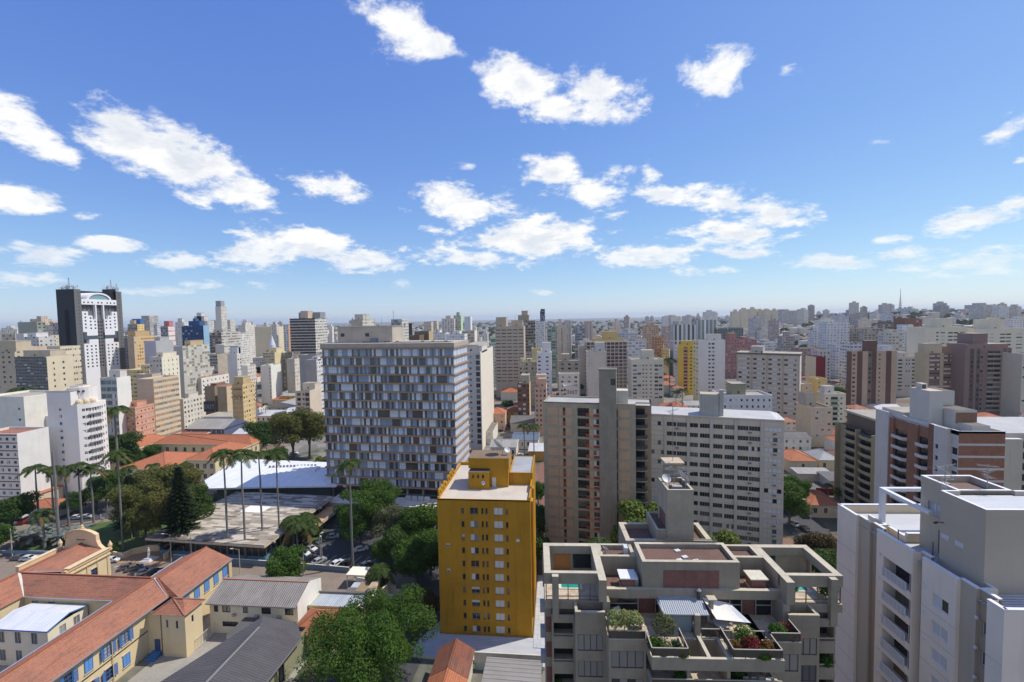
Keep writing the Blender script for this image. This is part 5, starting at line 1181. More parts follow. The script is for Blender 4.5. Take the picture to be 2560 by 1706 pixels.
 q.face([(-117,79.8,8.0),(-103.7,79.8,8.0),(-103.7,84.2,9.1),(-117,84.2,9.1)],corrugated((.70,.71,.72),'y',.9,.3,0,.5,4,.02));q.face([(-103.7,88.0,8.3),(-117,88.0,8.3),(-117,84.2,9.1),(-103.7,84.2,9.1)],corrugated((.70,.71,.72),'y',.9,.3,0,.5,4,.02))
 q.obox((-117,79.75,7.95),(-103.7,79.75,7.95),.1,.22,flat((.07,.10,.40),.5));q.obox((-103.65,79.8,7.95),(-103.65,84.2,9.05),.1,.2,flat((.12,.24,.5),.5));q.obox((-103.65,84.2,9.05),(-103.65,88,8.25),.1,.2,flat((.12,.24,.5),.5));q.build('roof',a)
 for x in(-115.4,-111.6,-107.8):
  for z in(4.9,1.0):link('window',winmesh('g',1.4,2.4,flat((.25,.3,.4)),glass((.1,.11,.12),(.4,.4,.38),.5)),a,(x,80.33,z))
 for y in(82.4,85.2):link('window',winmesh('g',1.3,2.0 if y<84 else 1.9,WHITE,glass((.2,.2,.2),(.45,.45,.42),.6)),a,(-104.13,y,5.2 if y<84 else 5.4),math.pi/2)
 q=MB();q.obox((-103.9,82.5,4.5),(-102.4,82.5,4.3),2.4,.08,flat((.25,.25,.25)));q.build('awning',a)
school()
# ------------------------------------------------------------------ low buildings along the street by the school
def low_buildings():
 cr,crd=corrugated((.32,.285,.245),'y',.5,.6,0,.8,2.4,.1),corrugated((.115,.105,.105),'x',.5,.5,0,.75,3,.14)
 CW=paint((.62,.59,.48),.25,.85,.3)
 t=thing('school_hall','cream two storey hall with a weathered grey corrugated roof beside the school tower','building');take(Vector((-79,92.4,0)),Vector((1,0,0)),21.3,10.4)
 x0,x1,y0,y1=-78.6,-57.7,92.6,102.8
 q=MB();ops=[(x-x0,4.9,x-x0+w_,6.4)for x,w_ in((-77.6,1.0),(-75.6,2.0),(-70.6,1.2),(-66.2,2.2),(-60.7,2.0))]+[(2.9,1.6,6.7,2.8),(8,1.6,11,2.8)]
 q.facade((x0,y0,0),(1,0,0),x1-x0,7.4,ops,CW,.15);q.facade((x0,y1,0),(0,-1,0),y1-y0,7.4,[],CW);q.facade((x1,y1,0),(-1,0,0),x1-x0,7.4,[],CW)
 q.facade((x1,y0,0),(0,1,0),y1-y0,7.6,[],paint((.78,.77,.73),.2));q.face([(x1,y0,7.6),(x1,y1,7.6),(x1,(y0+y1)/2,9.8)],paint((.78,.77,.73),.2));q.build('wall',t)
 q=MB();ym=(y0+y1)/2;q.face([(x0-.4,y0-.7,7.2),(x1,y0-.7,7.2),(x1,ym,9.5),(x0-.4,ym,9.5)],cr);q.face([(x1,y1+.5,7.3),(x0-.4,y1+.5,7.3),(x0-.4,ym,9.5),(x1,ym,9.5)],cr);q.obox((x0-.4,ym,9.56),(x1,ym,9.56),.3,.14,flat((.42,.17,.1),.8));q.obox((x0-.4,y0-.75,7.12),(x1,y0-.75,7.12),.2,.2,flat((.2,.18,.16)));q.build('roof',t)
 for x,w_ in((-77.6,1.0),(-75.6,2.0),(-70.6,1.2),(-66.2,2.2),(-60.7,2.0)):link('window',winmesh('g',w_,1.5,DARKF),t,(x,y0+.13,4.9))
 for x,w_ in((-75.7,3.8),(-70.6,3.0)):link('window',winmesh('g',w_,1.2,DARKF),t,(x,y0+.13,1.6))
 for x in(-73.0,-67.6,-62.3):
  m=MB();m.box(x,x+.7,y0-.55,y0,4.3,4.8,flat((.35,.34,.32)),skip='b');m.build('air_conditioner',t)
  # dark corrugated shed
 t=thing('warehouse','long shed with a dark grey corrugated roof and a greenish block wall','warehouse');take(Vector((-75,50,0)),Vector((1,0,0)),24,40)
 q=MB();gb=pavers((.30,.30,.19),1.6,.8,.04,.2)
 m,tt,bs=newmat('block_wall');co_=obj_co(tt);sx=tt.N('ShaderNodeSeparateXYZ',{0:co_})
 br=tt.N('ShaderNodeTexBrick',{'Vector':tt.N('ShaderNodeCombineXYZ',{0:tt.math('ADD',sx.outputs[0],sx.outputs[1]),1:sx.outputs[2]}).outputs[0],'Color1':(.30,.30,.18,1),'Color2':(.26,.26,.15,1),'Mortar':(.42,.42,.30,1),'Scale':1.0,'Mortar Size':.03,'Brick Width':2.4,'Row Height':.8})
 setin(tt,bs,Base_Color=tt.mix(tt.remap(tt.noise(co_,.4,5),.4,.7,0,.4),br.outputs[0],(.2,.2,.12)),Roughness=.9)
 q.facade((-53.2,50,0),(0,1,0),38.2,5.6,[(27.6,.4,30.2,5.0)],m,.3);q.facade((-53.2,88.2,0),(-1,0,0),10,5.6,[],m);q.facade((-70,50,0),(1,0,0),16.8,4.5,[],m);q.box(-52.9,-52.7,77.3,77.6,0,5.4,m)
 q.build('wall',t)
 q=MB();xr=-60.8;q.face([(-52.4,49.5,5.5),(-52.4,85,5.5),(-55.2,88.4,6.3),(xr,84.2,8.0),(xr,49.5,8.0)],crd);q.face([(-64.2,88.4,6.6),(-66.2,84,6.2),(-71.5,73,5.6),(-74.5,66,5.3),(-78,49.5,4.6),(xr,49.5,8.0),(xr,84.2,8.0),(-63,88.5,7.3)],crd);q.obox((xr,49.5,8.06),(xr,84.2,8.06),.4,.14,flat((.22,.21,.2),.8));q.face([(xr,84.2,8.0),(-55.2,88.4,6.3),(-63,88.5,7.3)],crd)
 q.obox((-52.35,49.5,5.45),(-52.35,85,5.45),.2,.2,flat((.16,.15,.14)));q.build('roof',t)
 link('window',winmesh('g',2.6,4.6,DARKF),t,(-53.4,77.6,.4),math.pi/2)
 m_=MB();m_.box(-53.2,-52.6,69.2,70.2,2.2,3.0,flat((.5,.5,.48)),skip='l');m_.build('air_conditioner',t)
 t=thing('lean_to','small dark flat shed with a low wall between the cream hall and the dark shed','shed');q=MB();q.box(-70,-61.5,86.5,92.3,0,4.2,CW,top=corrugated((.12,.115,.11),'y',.4,.5));q.box(-61.4,-57.2,85.0,92.5,0,3.4,paint((.62,.58,.47)));q.build('wall',t);q=MB();q.tube([(-59.5+.4*0,84.8+k*.01,3.5)for k in range(2)],.1,ALU,4)
 q=MB()
 for k in range(8):
  a0,a1=math.pi*k/8,math.pi*(k+1)/8
  q.face([(-59.3-1.6*math.cos(a0),83.0,4.4+1.3*math.sin(a0)),(-59.3-1.6*math.cos(a1),83.0,4.4+1.3*math.sin(a1)),(-59.3-1.6*math.cos(a1),88.5,4.4+1.3*math.sin(a1)),(-59.3-1.6*math.cos(a0),88.5,4.4+1.3*math.sin(a0))],flat((.10,.12,.14),.25))
 q.build('vaulted_skylight',t)
 # clinic
 t=thing('clinic','single storey clinic with a pale flat metal roof and a long cream sign wall','clinic');take(Vector((-57.5,90,0)),Vector((1,0,0)),17,13)
 q=MB();cm=paint((.68,.60,.46),.2)
 q.box(-57.4,-44.0,96.6,101.2,0,4.7,paint((.66,.58,.30),.3),top=corrugated((.44,.48,.51),'y',.5,.35,0,.5,5));q.box(-57.5,-43.5,101.2,101.5,4.2,5.2,flat((.16,.15,.14)));q.box(-57.5,-57.3,96.5,101.2,4.2,4.9,CW);q.build('wall',t)
 q=MB();q.prism([(-46.9,93.6),(-46.6,93.5),(-41.6,105.0),(-41.9,105.1)],0,1,cm)
 q=MB();dx,dy=5.0,11.4;L=math.hypot(dx,dy);ux,uy=dx/L,dy/L
 q.obox((-46.9,93.6,4.2),(-46.9+dx,93.6+dy,4.2),.3,2.0,cm);q.obox((-46.6,95.0,1.6),(-42.3,104.6,1.6),.3,3.2,flat((.08,.08,.08),.5));q.obox((-45.4,94.6,3.15),(-40.8,104.4,3.15),1.8,.12,paint((.4,.38,.34)));sg=q.build('sign_wall',t)
 az=math.atan2(dy,dx)
 for tx_,sz,f_,zz in(('CLÍNICA DE OTORRINO',.95,.40,4.35),('- --- -- -- -',.5,.36,3.75),('-- - ---',.5,.66,3.75)):
  c=Vector((-46.9+dx*f_,93.6+dy*f_,zz))+Vector((uy,-ux,0))*.17
  letters(tx_,sz,flat((.08,.14,.36),.5),sg,c,az)
 c=Vector((-46.9+dx*.36,93.6+dy*.36,0))+Vector((uy,-ux,0))*.2
 q=MB()
 for k in range(14):
  a=2*math.pi*k/14;e=2*math.pi*(k+1)/14
  q.obox((c.x+ux*.34*math.cos(a),c.y+uy*.34*math.cos(a),5.5+.3*math.sin(a)),(c.x+ux*.34*math.cos(e),c.y+uy*.34*math.cos(e),5.5+.3*math.sin(e)),.05,.09,flat((.08,.14,.36)))
 q.build('emblem',sg)
 q=MB();q.box(-48.6,-44.2,101.5,106.0,0,5.4,paint((.62,.58,.5)),top=paint((.25,.19,.13),.5));q.box(-45.4,-44.0,101.5,105.6,5.4,6.3,cm,top=paint((.36,.29,.21)));q.build('rear_wing',t)
 q=MB();q.box(-52,-48.6,101.6,105.2,0,4.0,paint((.5,.47,.4)),top=paint((.13,.125,.12)));q.build('patio_roof',t)
 # orange tiled house
 t=thing('house','small house with a bright orange hipped tile roof beside the clinic','house');q=MB();q.box(-56.2,-47.7,88.2,95.4,0,4.4,paint((.70,.53,.27),.2));q.build('wall',t);q=MB();hip_faces(q,-56.8,-47.1,87.4,95.9,4.4,2.6,TLN);q.build('roof',t)
 # tiled house at the bottom edge
 t=thing('house','house with a two toned red tile gable roof below the big leafy tree','house');take(Vector((-24,70,0)),Vector((1,0,0)),7.5,17)
 q=MB();q.box(-23.4,-17.2,70,85.6,0,4.3,paint((.6,.58,.52),.5));q.build('wall',t);q=MB();gable_faces(q,-24,-16.7,69.5,78.5,4.3,2.0,'y',TLN,wall=paint((.6,.58,.52),.5));gable_faces(q,-24,-16.7,78.5,86,4.3,2.1,'y',(tiles('x',(.26,.085,.045),.9),TL[1]));q.build('roof',t)
 t=thing('shed','shed with a wavy grey fibre cement roof by the foot of the terraced building','shed');take(Vector((-13.9,68,0)),Vector((1,0,0)),11,15);q=MB();q.box(-13.4,-4,68,82.5,0,4.3,paint((.45,.45,.42)));q.build('wall',t)
 q=MB();q.face([(-14,67.5,5.4),(-3.4,67.5,5.2),(-3.4,83.4,4.8),(-14,83.4,5.0)],corrugated((.34,.32,.29),'x',1.0,.55,0,.8,3,.25));q.build('roof',t)
 t=thing('shop_block','low white flat roofed strip with light panels around the foot of the yellow tower','building');q=MB();wp=pavers((.50,.52,.53),1.6,1.6,.03,.12)
 q.prism([(-30.5,88.5),(-3.0,87.0),(-3.0,119),(-5.7,119),(-5.7,95.0),(-26.4,95.0),(-26.4,101),(-30.5,92.5)],0,.7,paint((.58,.57,.54)),top=corrugated((.52,.53,.54),'x',.45,.3,0,.6,5));q.box(-5.55,-3.1,92,118.9,.7,.82,wp);q.build('wall',t)
 t=thing('garden_wall','grimy white yard wall with a pale blue base below the yellow tower','wall');q=MB();q.box(-17,-3.4,86.2,86.5,1.4,3.6,paint((.55,.55,.53),.8));q.box(-17,-3.4,86.15,86.5,0,1.4,paint((.33,.44,.46),.5));q.build('wall',t)
 # gate house by the car park
 t=thing('gatehouse','white gatehouse with a flat roof and a long boundary wall at the car park entrance','gatehouse');q=MB();q.box(-55.6,-50.6,111.4,115.4,3.1,3.45,paint((.70,.68,.60),.15));q.box(-53.0,-50.8,111.6,115,0,3.1,paint((.62,.6,.55)));q.build('roof',t)
 q=MB();q.obox((-52.6,111.3,1.5),(-41.2,108.8,1.5),.25,3.0,paint((.60,.60,.58),.6));q.obox((-41.2,108.8,.9),(-38.9,108.2,.9),.25,1.8,paint((.60,.60,.58),.6));q.build('wall',t)
 for x,y in((-55.4,111.6),(-55.4,115.2)):q=MB();q.box(x-.1,x+.1,y-.1,y+.1,0,3.1,WHITE);q.build('post',t)
 t=thing('shelter','tiny grey metal sheet shelter beside the gatehouse','shelter');q=MB();q.face([(-52.6,106.6,2.6),(-49.4,106.6,2.6),(-49.0,109.0,3.0),(-52.2,109.0,3.0)],corrugated((.5,.54,.57),'y',.4,.2));q.build('roof',t);q=MB()
 for x,y in((-52.3,106.8),(-49.6,106.8),(-52.0,108.8),(-49.3,108.8)):q.tube([(x,y,0),(x,y,2.7)],.07,ALU,5)
 q.build('posts',t)
low_buildings()
# ------------------------------------------------------------------ terraced concrete apartment building in the foreground
RAILM,SMOKE=flat((.42,.38,.30),.5),glass((.05,.045,.04),(.05,.045,.04),.1,.1)
def railing(b,p,q,z,h=.95,pane=True):
 p,q=Vector((*p,z)),Vector((*q,z));up=Vector((0,0,h));L=(q-p).length;n=max(1,round(L/1.1))
 b.obox(p+up,q+up,.09,.07,RAILM)
 for k in range(n+1):c=p.lerp(q,k/n);b.obox(c,c+up,.05,.05,flat((.09,.08,.07),.5),(0,1,0))
 if pane:b.face([p+up*.12,q+up*.12,q+up*.92,p+up*.92],flat((.075,.062,.05),.15,0,.6))
def terraced():
 O=(14,49,0);RZ=rad(2.6);t=thing('apartment_building','near terraced concrete building with rooftop pools, brown gravel roofs and planted balconies',RB,O,RZ);take(Vector((-3,40,0)),Vector((1,0,0)),34,24)
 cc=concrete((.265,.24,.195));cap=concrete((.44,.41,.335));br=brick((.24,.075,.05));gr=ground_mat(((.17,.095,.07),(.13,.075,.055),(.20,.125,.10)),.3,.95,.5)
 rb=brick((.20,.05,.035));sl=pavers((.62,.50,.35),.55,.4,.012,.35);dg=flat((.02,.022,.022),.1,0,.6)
 b=MB()
 def ring(x0,x1,y0,y1,z0,z1,th=.8,sides='frbl'):
  o,i=(x0,x1,y0,y1),(x0+th,x1-th,y0+th,y1-th)
  if 'f' in sides:b.box(x0,x1,y0,y0+th,z0,z1,cc,top=cap)
  if 'b' in sides:b.box(x0,x1,y1-th,y1,z0,z1,cc,top=cap)
  if 'l' in sides:b.box(x0,x0+th,y0+th,y1-th,z0,z1-.004,cc,top=cap)
  if 'r' in sides:b.box(x1-th,x1,y0+th,y1-th,z0,z1-.004,cc,top=cap)
 F0=37.0
 # left and right open roof frames over the pool terraces, and their rear walls
 for sx in(-1,1):
  x0,x1=(-15.6,-9.0)if sx<0 else(9.6,16.1)
  b.box(x0,x1,.35,.85,40.75,42.0,cc,top=cap);b.box(x0,x1,6.3,7.0,41.0,42.0,cc,top=cap)
  xo,xi=(x0,x1)if sx<0 else(x1,x0)
  b.box(min(xo,xo-sx*.75),max(xo,xo-sx*.75),.85,6.3,41.0,41.99,cc,top=cap);b.box(min(xi,xi+sx*.8),max(xi,xi+sx*.8),-.95,6.29,39.6,41.99,cc,top=cap)
  b.box(x0,x1,6.45,6.95,F0+.2,41.0,cc);b.box(xi-.35,xi+.35,-.9,6.3,F0,39.6,cc)
  b.box(xo-.12,xo+.12,6.0,6.45,F0,41,cc);b.box(x0+.05,x1-.05,.3,6.5,38.0,38.9,cc,top=sl)
  xc=xo-sx*1.2;b.box(xc-.35,xc+.35,-.2,.34,F0-.2,41.9,cc,top=cap)
  # roofs of brown gravel
 def roof_box(x0,x1,y0,y1,z0,z1,th=.45,drop=.5):
  b.facade((x0,y0,z0),(1,0,0),x1-x0,z1-z0,[],cc);b.facade((x1,y0,z0),(0,1,0),y1-y0,z1-z0,[],cc);b.facade((x1,y1,z0),(-1,0,0),x1-x0,z1-z0,[],cc);b.facade((x0,y1,z0),(0,-1,0),y1-y0,z1-z0,[],cc)
  o=[(x0,y0),(x1,y0),(x1,y1),(x0,y1)];i=[(x0+th,y0+th),(x1-th,y0+th),(x1-th,y1-th),(x0+th,y1-th)]
  for k in range(4):
   c=(k+1)%4;b.face([(*o[k],z1),(*o[c],z1),(*i[c],z1),(*i[k],z1)],cap);b.face([(*i[k],z1),(*i[c],z1),(*i[c],z1-drop),(*i[k],z1-drop)],cc)
  b.face([(*p,z1-drop)for p in i],gr)
 b.box(-9.0,9.6,.35,.85,39.25,40.25,cc,top=cap);b.box(-8.65,9.25,.85,7,39.3,39.75,cc,top=gr)
 roof_box(-4.85,5.55,.75,5.1,39.75,43.15)
 b.box(-2.6,3.35,.70,.75,40.25,42.2,br,skip='b')
 for x0,x1 in((-9.0,-4.85),(5.55,9.6)):roof_box(x0+.01,x1-.01,4.0,7.0,39.7,41.98,.4,.55)
 roof_box(-5.4,5.1,7.0,12.1,36,42.35,.6,.6)
 roof_box(-1.6,1.2,7.3,12.6,40,43.6,.3,.3)
 b.build('wall',t)
 q=MB();tz=48.6;q.box(-.3,2.85,7.2,11.6,41.2,tz,concrete((.33,.305,.25)),skip='t')
 for x0,x1,y0,y1 in((-.3,2.85,7.2,7.45),(-.3,2.85,11.35,11.6),(-.3,-.05,7.45,11.35),(2.6,2.85,7.45,11.35)):q.box(x0,x1,y0,y1,tz,tz+.06,cap,skip='d');
 q.face([(-.05,7.45,tz-.5),(2.6,7.45,tz-.5),(2.6,11.35,tz-.5),(-.05,11.35,tz-.5)],paint((.25,.21,.17),.6));
 for a,c in(((-.05,7.45),(2.6,7.45)),((2.6,7.45),(2.6,11.35)),((2.6,11.35),(-.05,11.35)),((-.05,11.35),(-.05,7.45))):q.face([(*a,tz-.5),(*c,tz-.5),(*c,tz),(*a,tz)],cc)
 q.box(-.36,-.301,8.2,10.6,41.5,45.2,rb)
 q.box(1.0,3.0,12.0,14.0,45,50.3,cc);q.box(.75,3.25,11.8,14.2,50.3,50.5,cap,top=paint((.42,.36,.26)));q.build('lift_tower',t)
 # chimneys and hatches on the roof
 for x,y,lbl in((-6.3,1.6,0),(7.8,1.7,0)):
  q=MB();q.box(x-.75,x+.75,y-.5,y+1.0,39.75,41.0,brick((.30,.10,.06)),skip='d');q.box(x-.95,x+.95,y-.7,y+1.2,41.0,41.12,WHITE if x<0 else concrete((.5,.49,.42)));q.box(x-.85,x+.85,y-.6,y+1.1,39.75,39.95,cap);q.build('chimney',t)
 q=MB();q.box(-4.95+.2-.9,-4.95+.2-.35,1.6,2.9,39.76,40.8,flat((.6,.6,.58),.5));q.build('air_conditioner',t)
 q=MB();q.box(-6.0,-5.55,4.9,5.9,41.45,42.5,flat((.6,.6,.58),.5));q.build('air_conditioner',t)
 # duplex walls under the roof edge: brick with doors, deep in shade
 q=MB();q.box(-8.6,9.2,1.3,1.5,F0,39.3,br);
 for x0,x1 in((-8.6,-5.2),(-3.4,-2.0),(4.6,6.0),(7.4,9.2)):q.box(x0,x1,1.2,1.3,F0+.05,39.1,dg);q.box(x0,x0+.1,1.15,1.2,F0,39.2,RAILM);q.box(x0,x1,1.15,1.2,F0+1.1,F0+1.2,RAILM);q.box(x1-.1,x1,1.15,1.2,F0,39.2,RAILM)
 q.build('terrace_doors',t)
 # pool terraces behind glass screens
 for sx in(-1,1):
  x0,x1=(-15.4,-9.4)if sx<0 else(10.0,15.9)
  q=MB();fr=flat((.16,.12,.08),.5)
  for k in range(6):x=x0+(x1-x0)*k/5;q.box(x-.05,x+.05,.42,.5,38.9-(1.0 if sx<0 and k>3 else 0),40.75,fr)
  q.box(x0,x1,.43,.49,39.3,39.38,fr);q.box(x0,x1,.42,.5,38.9,38.98,fr)
  q.build('glass_screen',t)
  q=MB();px=(-13.9,-11.2)if sx<0 else(10.2,14.2);q.box(px[0],px[1],2.4,5.0,38.88,39.0,paint((.62,.58,.5)));q.face([(px[0]+.3,2.6,39.01),(px[1]-.3,2.6,39.01),(px[1]-.3,4.8,39.01),(px[0]+.3,4.8,39.01)],flat((.02,.30,.24)if sx<0 else(.10,.38,.34),.08));q.build('pool',t)
  q=MB();X=-14.3 if sx<0 else 10.4
  if sx<0:q.box(X,X+2.0,6.38,6.44,38.95,40.9,flat((.36,.13,.03),.5));q.build('timber_panel',t)
  q=MB();q.box(X+(2.3 if sx<0 else .2),X+(4.8 if sx<0 else 1.8),6.38,6.44,39.2,40.9,dg);q.build('window',t)
  # storeys below: stepped columns of windows and balconies, mirrored left and right
 nb=4
 def colm(x0,x1,y,ztop,name_='wall'):pass
 w_=MB()
 Zb=F0-2.9*12.5
 def facade_col(x0,x1,yf,zt,mode):
  ops=[]
  if mode=='win':
   for k in range(1,7):z=F0-2.9*k+.42;ops.append((.25,z-Zb,x1-x0-.25,z+1.8-Zb))
  elif mode=='bal':
   for k in range(1,7):z=F0-2.9*k;ops.append((.2,z+.95-Zb,x1-x0-.1,z+2.5-Zb))
  w_.facade((x0,yf,Zb),(1,0,0),x1-x0,zt-Zb,ops,cc,.14 if mode=='win' else 1.3)
  return[(o[0]+x0,o[1]+Zb,o[2]+x0,o[3]+Zb)for o in ops]
 wins=[]
 def col_sides(xa,y0,y1,zt,out):
  if out<0:w_.facade((xa,y1,Zb),(0,-1,0),y1-y0,zt-Zb,[],cc)
  else:w_.facade((xa,y0,Zb),(0,1,0),y1-y0,zt-Zb,[],cc)
 for sx in(-1,1):
  M=lambda a,c:(a,c)if sx<0 else(-c+.3,-a+.3)
  # outer strip with brick bands
  x0,x1=M(-15.5,-14.85)
  w_.facade((x0,1.0,Zb),(1,0,0),x1-x0,38.8-Zb,[],cc);col_sides(x0 if sx<0 else x1,1.0,12,38.8,sx)
  for k in range(1,7):w_.box(x0+.02,x1,.96,1.0,F0-2.9*k+.75,F0-2.9*k+2.5,rb,skip='b');
  # balconies
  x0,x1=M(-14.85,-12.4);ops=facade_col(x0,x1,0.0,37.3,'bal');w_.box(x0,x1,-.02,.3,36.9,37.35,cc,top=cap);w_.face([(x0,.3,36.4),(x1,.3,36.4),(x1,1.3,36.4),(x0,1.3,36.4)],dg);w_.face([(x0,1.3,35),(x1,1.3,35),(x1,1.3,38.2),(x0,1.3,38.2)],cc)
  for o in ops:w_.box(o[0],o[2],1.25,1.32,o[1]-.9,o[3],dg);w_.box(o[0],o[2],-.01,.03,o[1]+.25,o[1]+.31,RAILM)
  if sx<0:col_sides(-14.85,0,1.0,37.3,-1)
  else:col_sides(15.15,0,1.0,37.3,1)
  # shutter column
  x0,x1=M(-12.4,-9.25);zt=38.75;ops=facade_col(x0,x1,-1.4,zt,'win');w_.box(x0,x1,-1.42,-1.1,zt,zt+.06,cap);col_sides(x0 if sx<0 else x1,-1.4,0.3,zt,sx);w_.box(x0 if sx<0 else x1-.3,x0+.3 if sx<0 else x1,-1.1,.4,F0+.2,zt+.05,cc,top=cap);w_.face([(x0,-1.1,F0),(x1,-1.1,F0),(x1,.4,F0),(x0,.4,F0)],sl);w_.face([(x1,-1.1,F0),(x0,-1.1,F0),(x0,-1.1,zt),(x1,-1.1,zt)],cc)
  shm=shutter((.27,.255,.22));shd=shutter((.11,.11,.11))
  for o in ops:wins.append(((o[0],-1.28,o[1]),0,'w' if RND.random()<.9 else 'k',o[2]-o[0],1.8,(DARKF,None,shd if RND.random()<.35 else shm)))
  # next column, a storey lower, carrying pots
  x0,x1=M(-9.25,-5.55);zt=F0+.5;ops=facade_col(x0,x1,-3.7,zt,'win');col_sides(x0 if sx<0 else x1,-3.7,-1.4,zt,sx);w_.box(x0,x1,-3.72,-3.4,zt,zt+.06,cap);w_.face([(x0,-3.4,F0),(x1,-3.4,F0),(x1,2.2,F0),(x0,2.2,F0)],sl);w_.face([(x1,-3.4,F0),(x0,-3.4,F0),(x0,-3.4,zt),(x1,-3.4,zt)],cc)
  for o in ops:wins.append(((o[0],-3.58,o[1]),0,'w' if RND.random()<.9 else 'k',o[2]-o[0],1.8,(DARKF,None,shd if RND.random()<.3 else shm)))
  # centre: big planted terraces
 cx0,cx1=-5.55,5.85
 for k in range(0,6):
  z=F0-2.9*k
  w_.box(cx0,cx1+.9,-6.0,-5.7,z-.75,z+.42,cc,top=cap)
  for s0,s1 in((cx0,cx0+.3),(cx1+.6,cx1+.9)):w_.box(s0,s1,-5.7,-3.7,z-.75,z+.42,cc,top=cap)
  if k==0:
   w_.face([(cx0,-5.7,z),(cx0+3.4,-5.7,z),(cx0+3.4,2.2,z),(cx0,2.2,z)],sl);w_.face([(1.9,-5.7,z),(cx1+.9,-5.7,z),(cx1+.9,2.2,z),(1.9,2.2,z)],sl);w_.face([(cx0+3.4,-2.8,z),(1.9,-2.8,z),(1.9,2.2,z),(cx0+3.4,2.2,z)],sl)
   for xx in(-2.15,1.6):w_.box(xx,xx+.3,-5.7,-2.8,z-2.6,z+.3,cc,top=cap)
   w_.box(-.25,.1,-5.7,.5,z-.9,z+.38,cc,top=cap);w_.box(-.35,.2,-2.6,-2.2,z-2.9,39.4,cc,top=cap);w_.box(-2.15,1.9,-2.9,-2.6,z-1.7,z+.1,cc,top=cap)
  else:
   w_.box(cx0,cx1+.9,-5.7,0,z-.3,z,cc,top=sl)
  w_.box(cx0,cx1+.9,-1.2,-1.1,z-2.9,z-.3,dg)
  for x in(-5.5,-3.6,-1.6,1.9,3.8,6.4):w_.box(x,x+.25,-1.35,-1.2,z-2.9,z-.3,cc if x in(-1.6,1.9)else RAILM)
  for x in(-1.3,0.4):w_.box(x,x+1.5,-1.28,-1.2,z-2.1,z-.75,flat((.10,.12,.11),.2))
  w_.box(-1.6,2.15,-2.9,-2.7,z-2.9,z-2.0,cc)
 w_.facade((-15.5,12,Zb),(1,0,0),31,36-Zb,[],cc)
 w_.face([(15.6,12,36),(-15.4,12,36),(-15.4,1,36),(15.6,1,36)][::-1],cc)
 w_.build('storeys',t)
 place_windows(t,wins)
 RL=[((-9.2,-3.6),(-5.6,-3.6),F0+.45,.95),((-9.2,-3.6),(-9.2,-1.5),F0+.45,.95),((-5.5,-3.6),(-5.5,-5.85),F0+.42,.9),((-5.5,-5.85),(-2.1,-5.85),F0+.42,.9),((-2.1,-5.85),(-2.1,-3.0),F0+.42,.9),
  ((2.1,-5.85),(6.6,-5.85),F0+.42,.9),((2.1,-5.85),(2.1,-2.7),F0+.42,.9),((6.6,-5.85),(6.6,-3.7),F0+.42,.9),((6.7,-3.6),(9.5,-3.6),F0+.45,.95),((9.5,-3.6),(9.5,-1.5),F0+.45,.95),((.3,-2.6),(2.1,-2.6),F0+.1,.9),((2.1,-2.7),(6.5,-2.7),F0+.02,.9,False)]
 for k in range(1,5):z=F0-2.9*k;RL+=[((-5.5,-5.85),(6.6,-5.85),z+.42,.75),((13.0,.0),(15.1,.0),z+.95,.35)]
 for a_ in RL:q=MB();railing(q,*a_);q.build('railing',t)
 q=MB()
 q.face([(-3.35,-1.9,39.05),(1.3,-1.9,39.05),(1.3,.5,39.55),(-3.35,.5,39.55)],corrugated((.50,.54,.58),'y',.22,.15,.25,.4,9,.06));q.box(-3.35,1.3,-1.98,-1.9,38.95,39.08,flat((.40,.44,.48),.4));q.box(-3.43,-3.35,-1.98,.5,38.95,39.3,flat((.5,.54,.57),.4))
 q.build('terrace_roof',t)
 q=MB();q.box(-3.1,-.4,-1.75,-1.7,F0+.05,38.8,flat((.24,.30,.31),.15));q.box(-3.2,-.3,-1.8,-1.65,38.75,38.98,flat((.22,.12,.06),.6));q.box(-3.2,-3.05,-1.8,.5,F0,38.9,flat((.28,.15,.06),.6));q.build('glass_partition',t)
 q=MB();q.tube([(.95,.1,39.3),(.95,.1,40.35)],.16,DARKF,8);q.lathe([(.3,40.35),(.3,40.42),(.05,40.6)],flat((.2,.2,.2),.5),8,(.95,.1));q.build('stove_pipe',t)
 q=MB();q.box(1.75,2.15,-.9,-.5,38.6,40.0,cc);q.box(1.55,2.45,-1.1,-.3,40.0,40.1,cap);q.build('barbecue_chimney',t)
 q=MB();c=[(1.35,.3,39.5),(4.3,.25,38.9),(5.35,-2.3,38.5),(1.95,-2.2,38.75)];n=6
 cl=flat((.74,.70,.62),.7,0,.2,.1,1.5)
 def cv(u,v):a=Vector(c[0]).lerp(Vector(c[1]),u);e=Vector(c[3]).lerp(Vector(c[2]),u);p=a.lerp(e,v);p.z-=.28*math.sin(math.pi*u)*math.sin(math.pi*v);return p
 for i in range(n):
  for j in range(n):q.face([cv(i/n,(j+1)/n),cv((i+1)/n,(j+1)/n),cv((i+1)/n,j/n),cv(i/n,j/n)],cl if i<5 else flat((.5,.53,.56),.6))
 q.build('awning',t)
 # side wall air conditioners
 for z in(36.4,33.4,30.4):q=MB();q.box(-16.1,-15.52,2.0,3.0,z,z+1.0,flat((.32,.32,.34),.5));q.build('air_conditioner',t)
 return t
TERR=terraced()
TM=Matrix.Translation((14,49,0))@Matrix.Rotation(rad(2.6),4,'Z')
def tl(x,y,z):return TM@Vector((x,y,z))
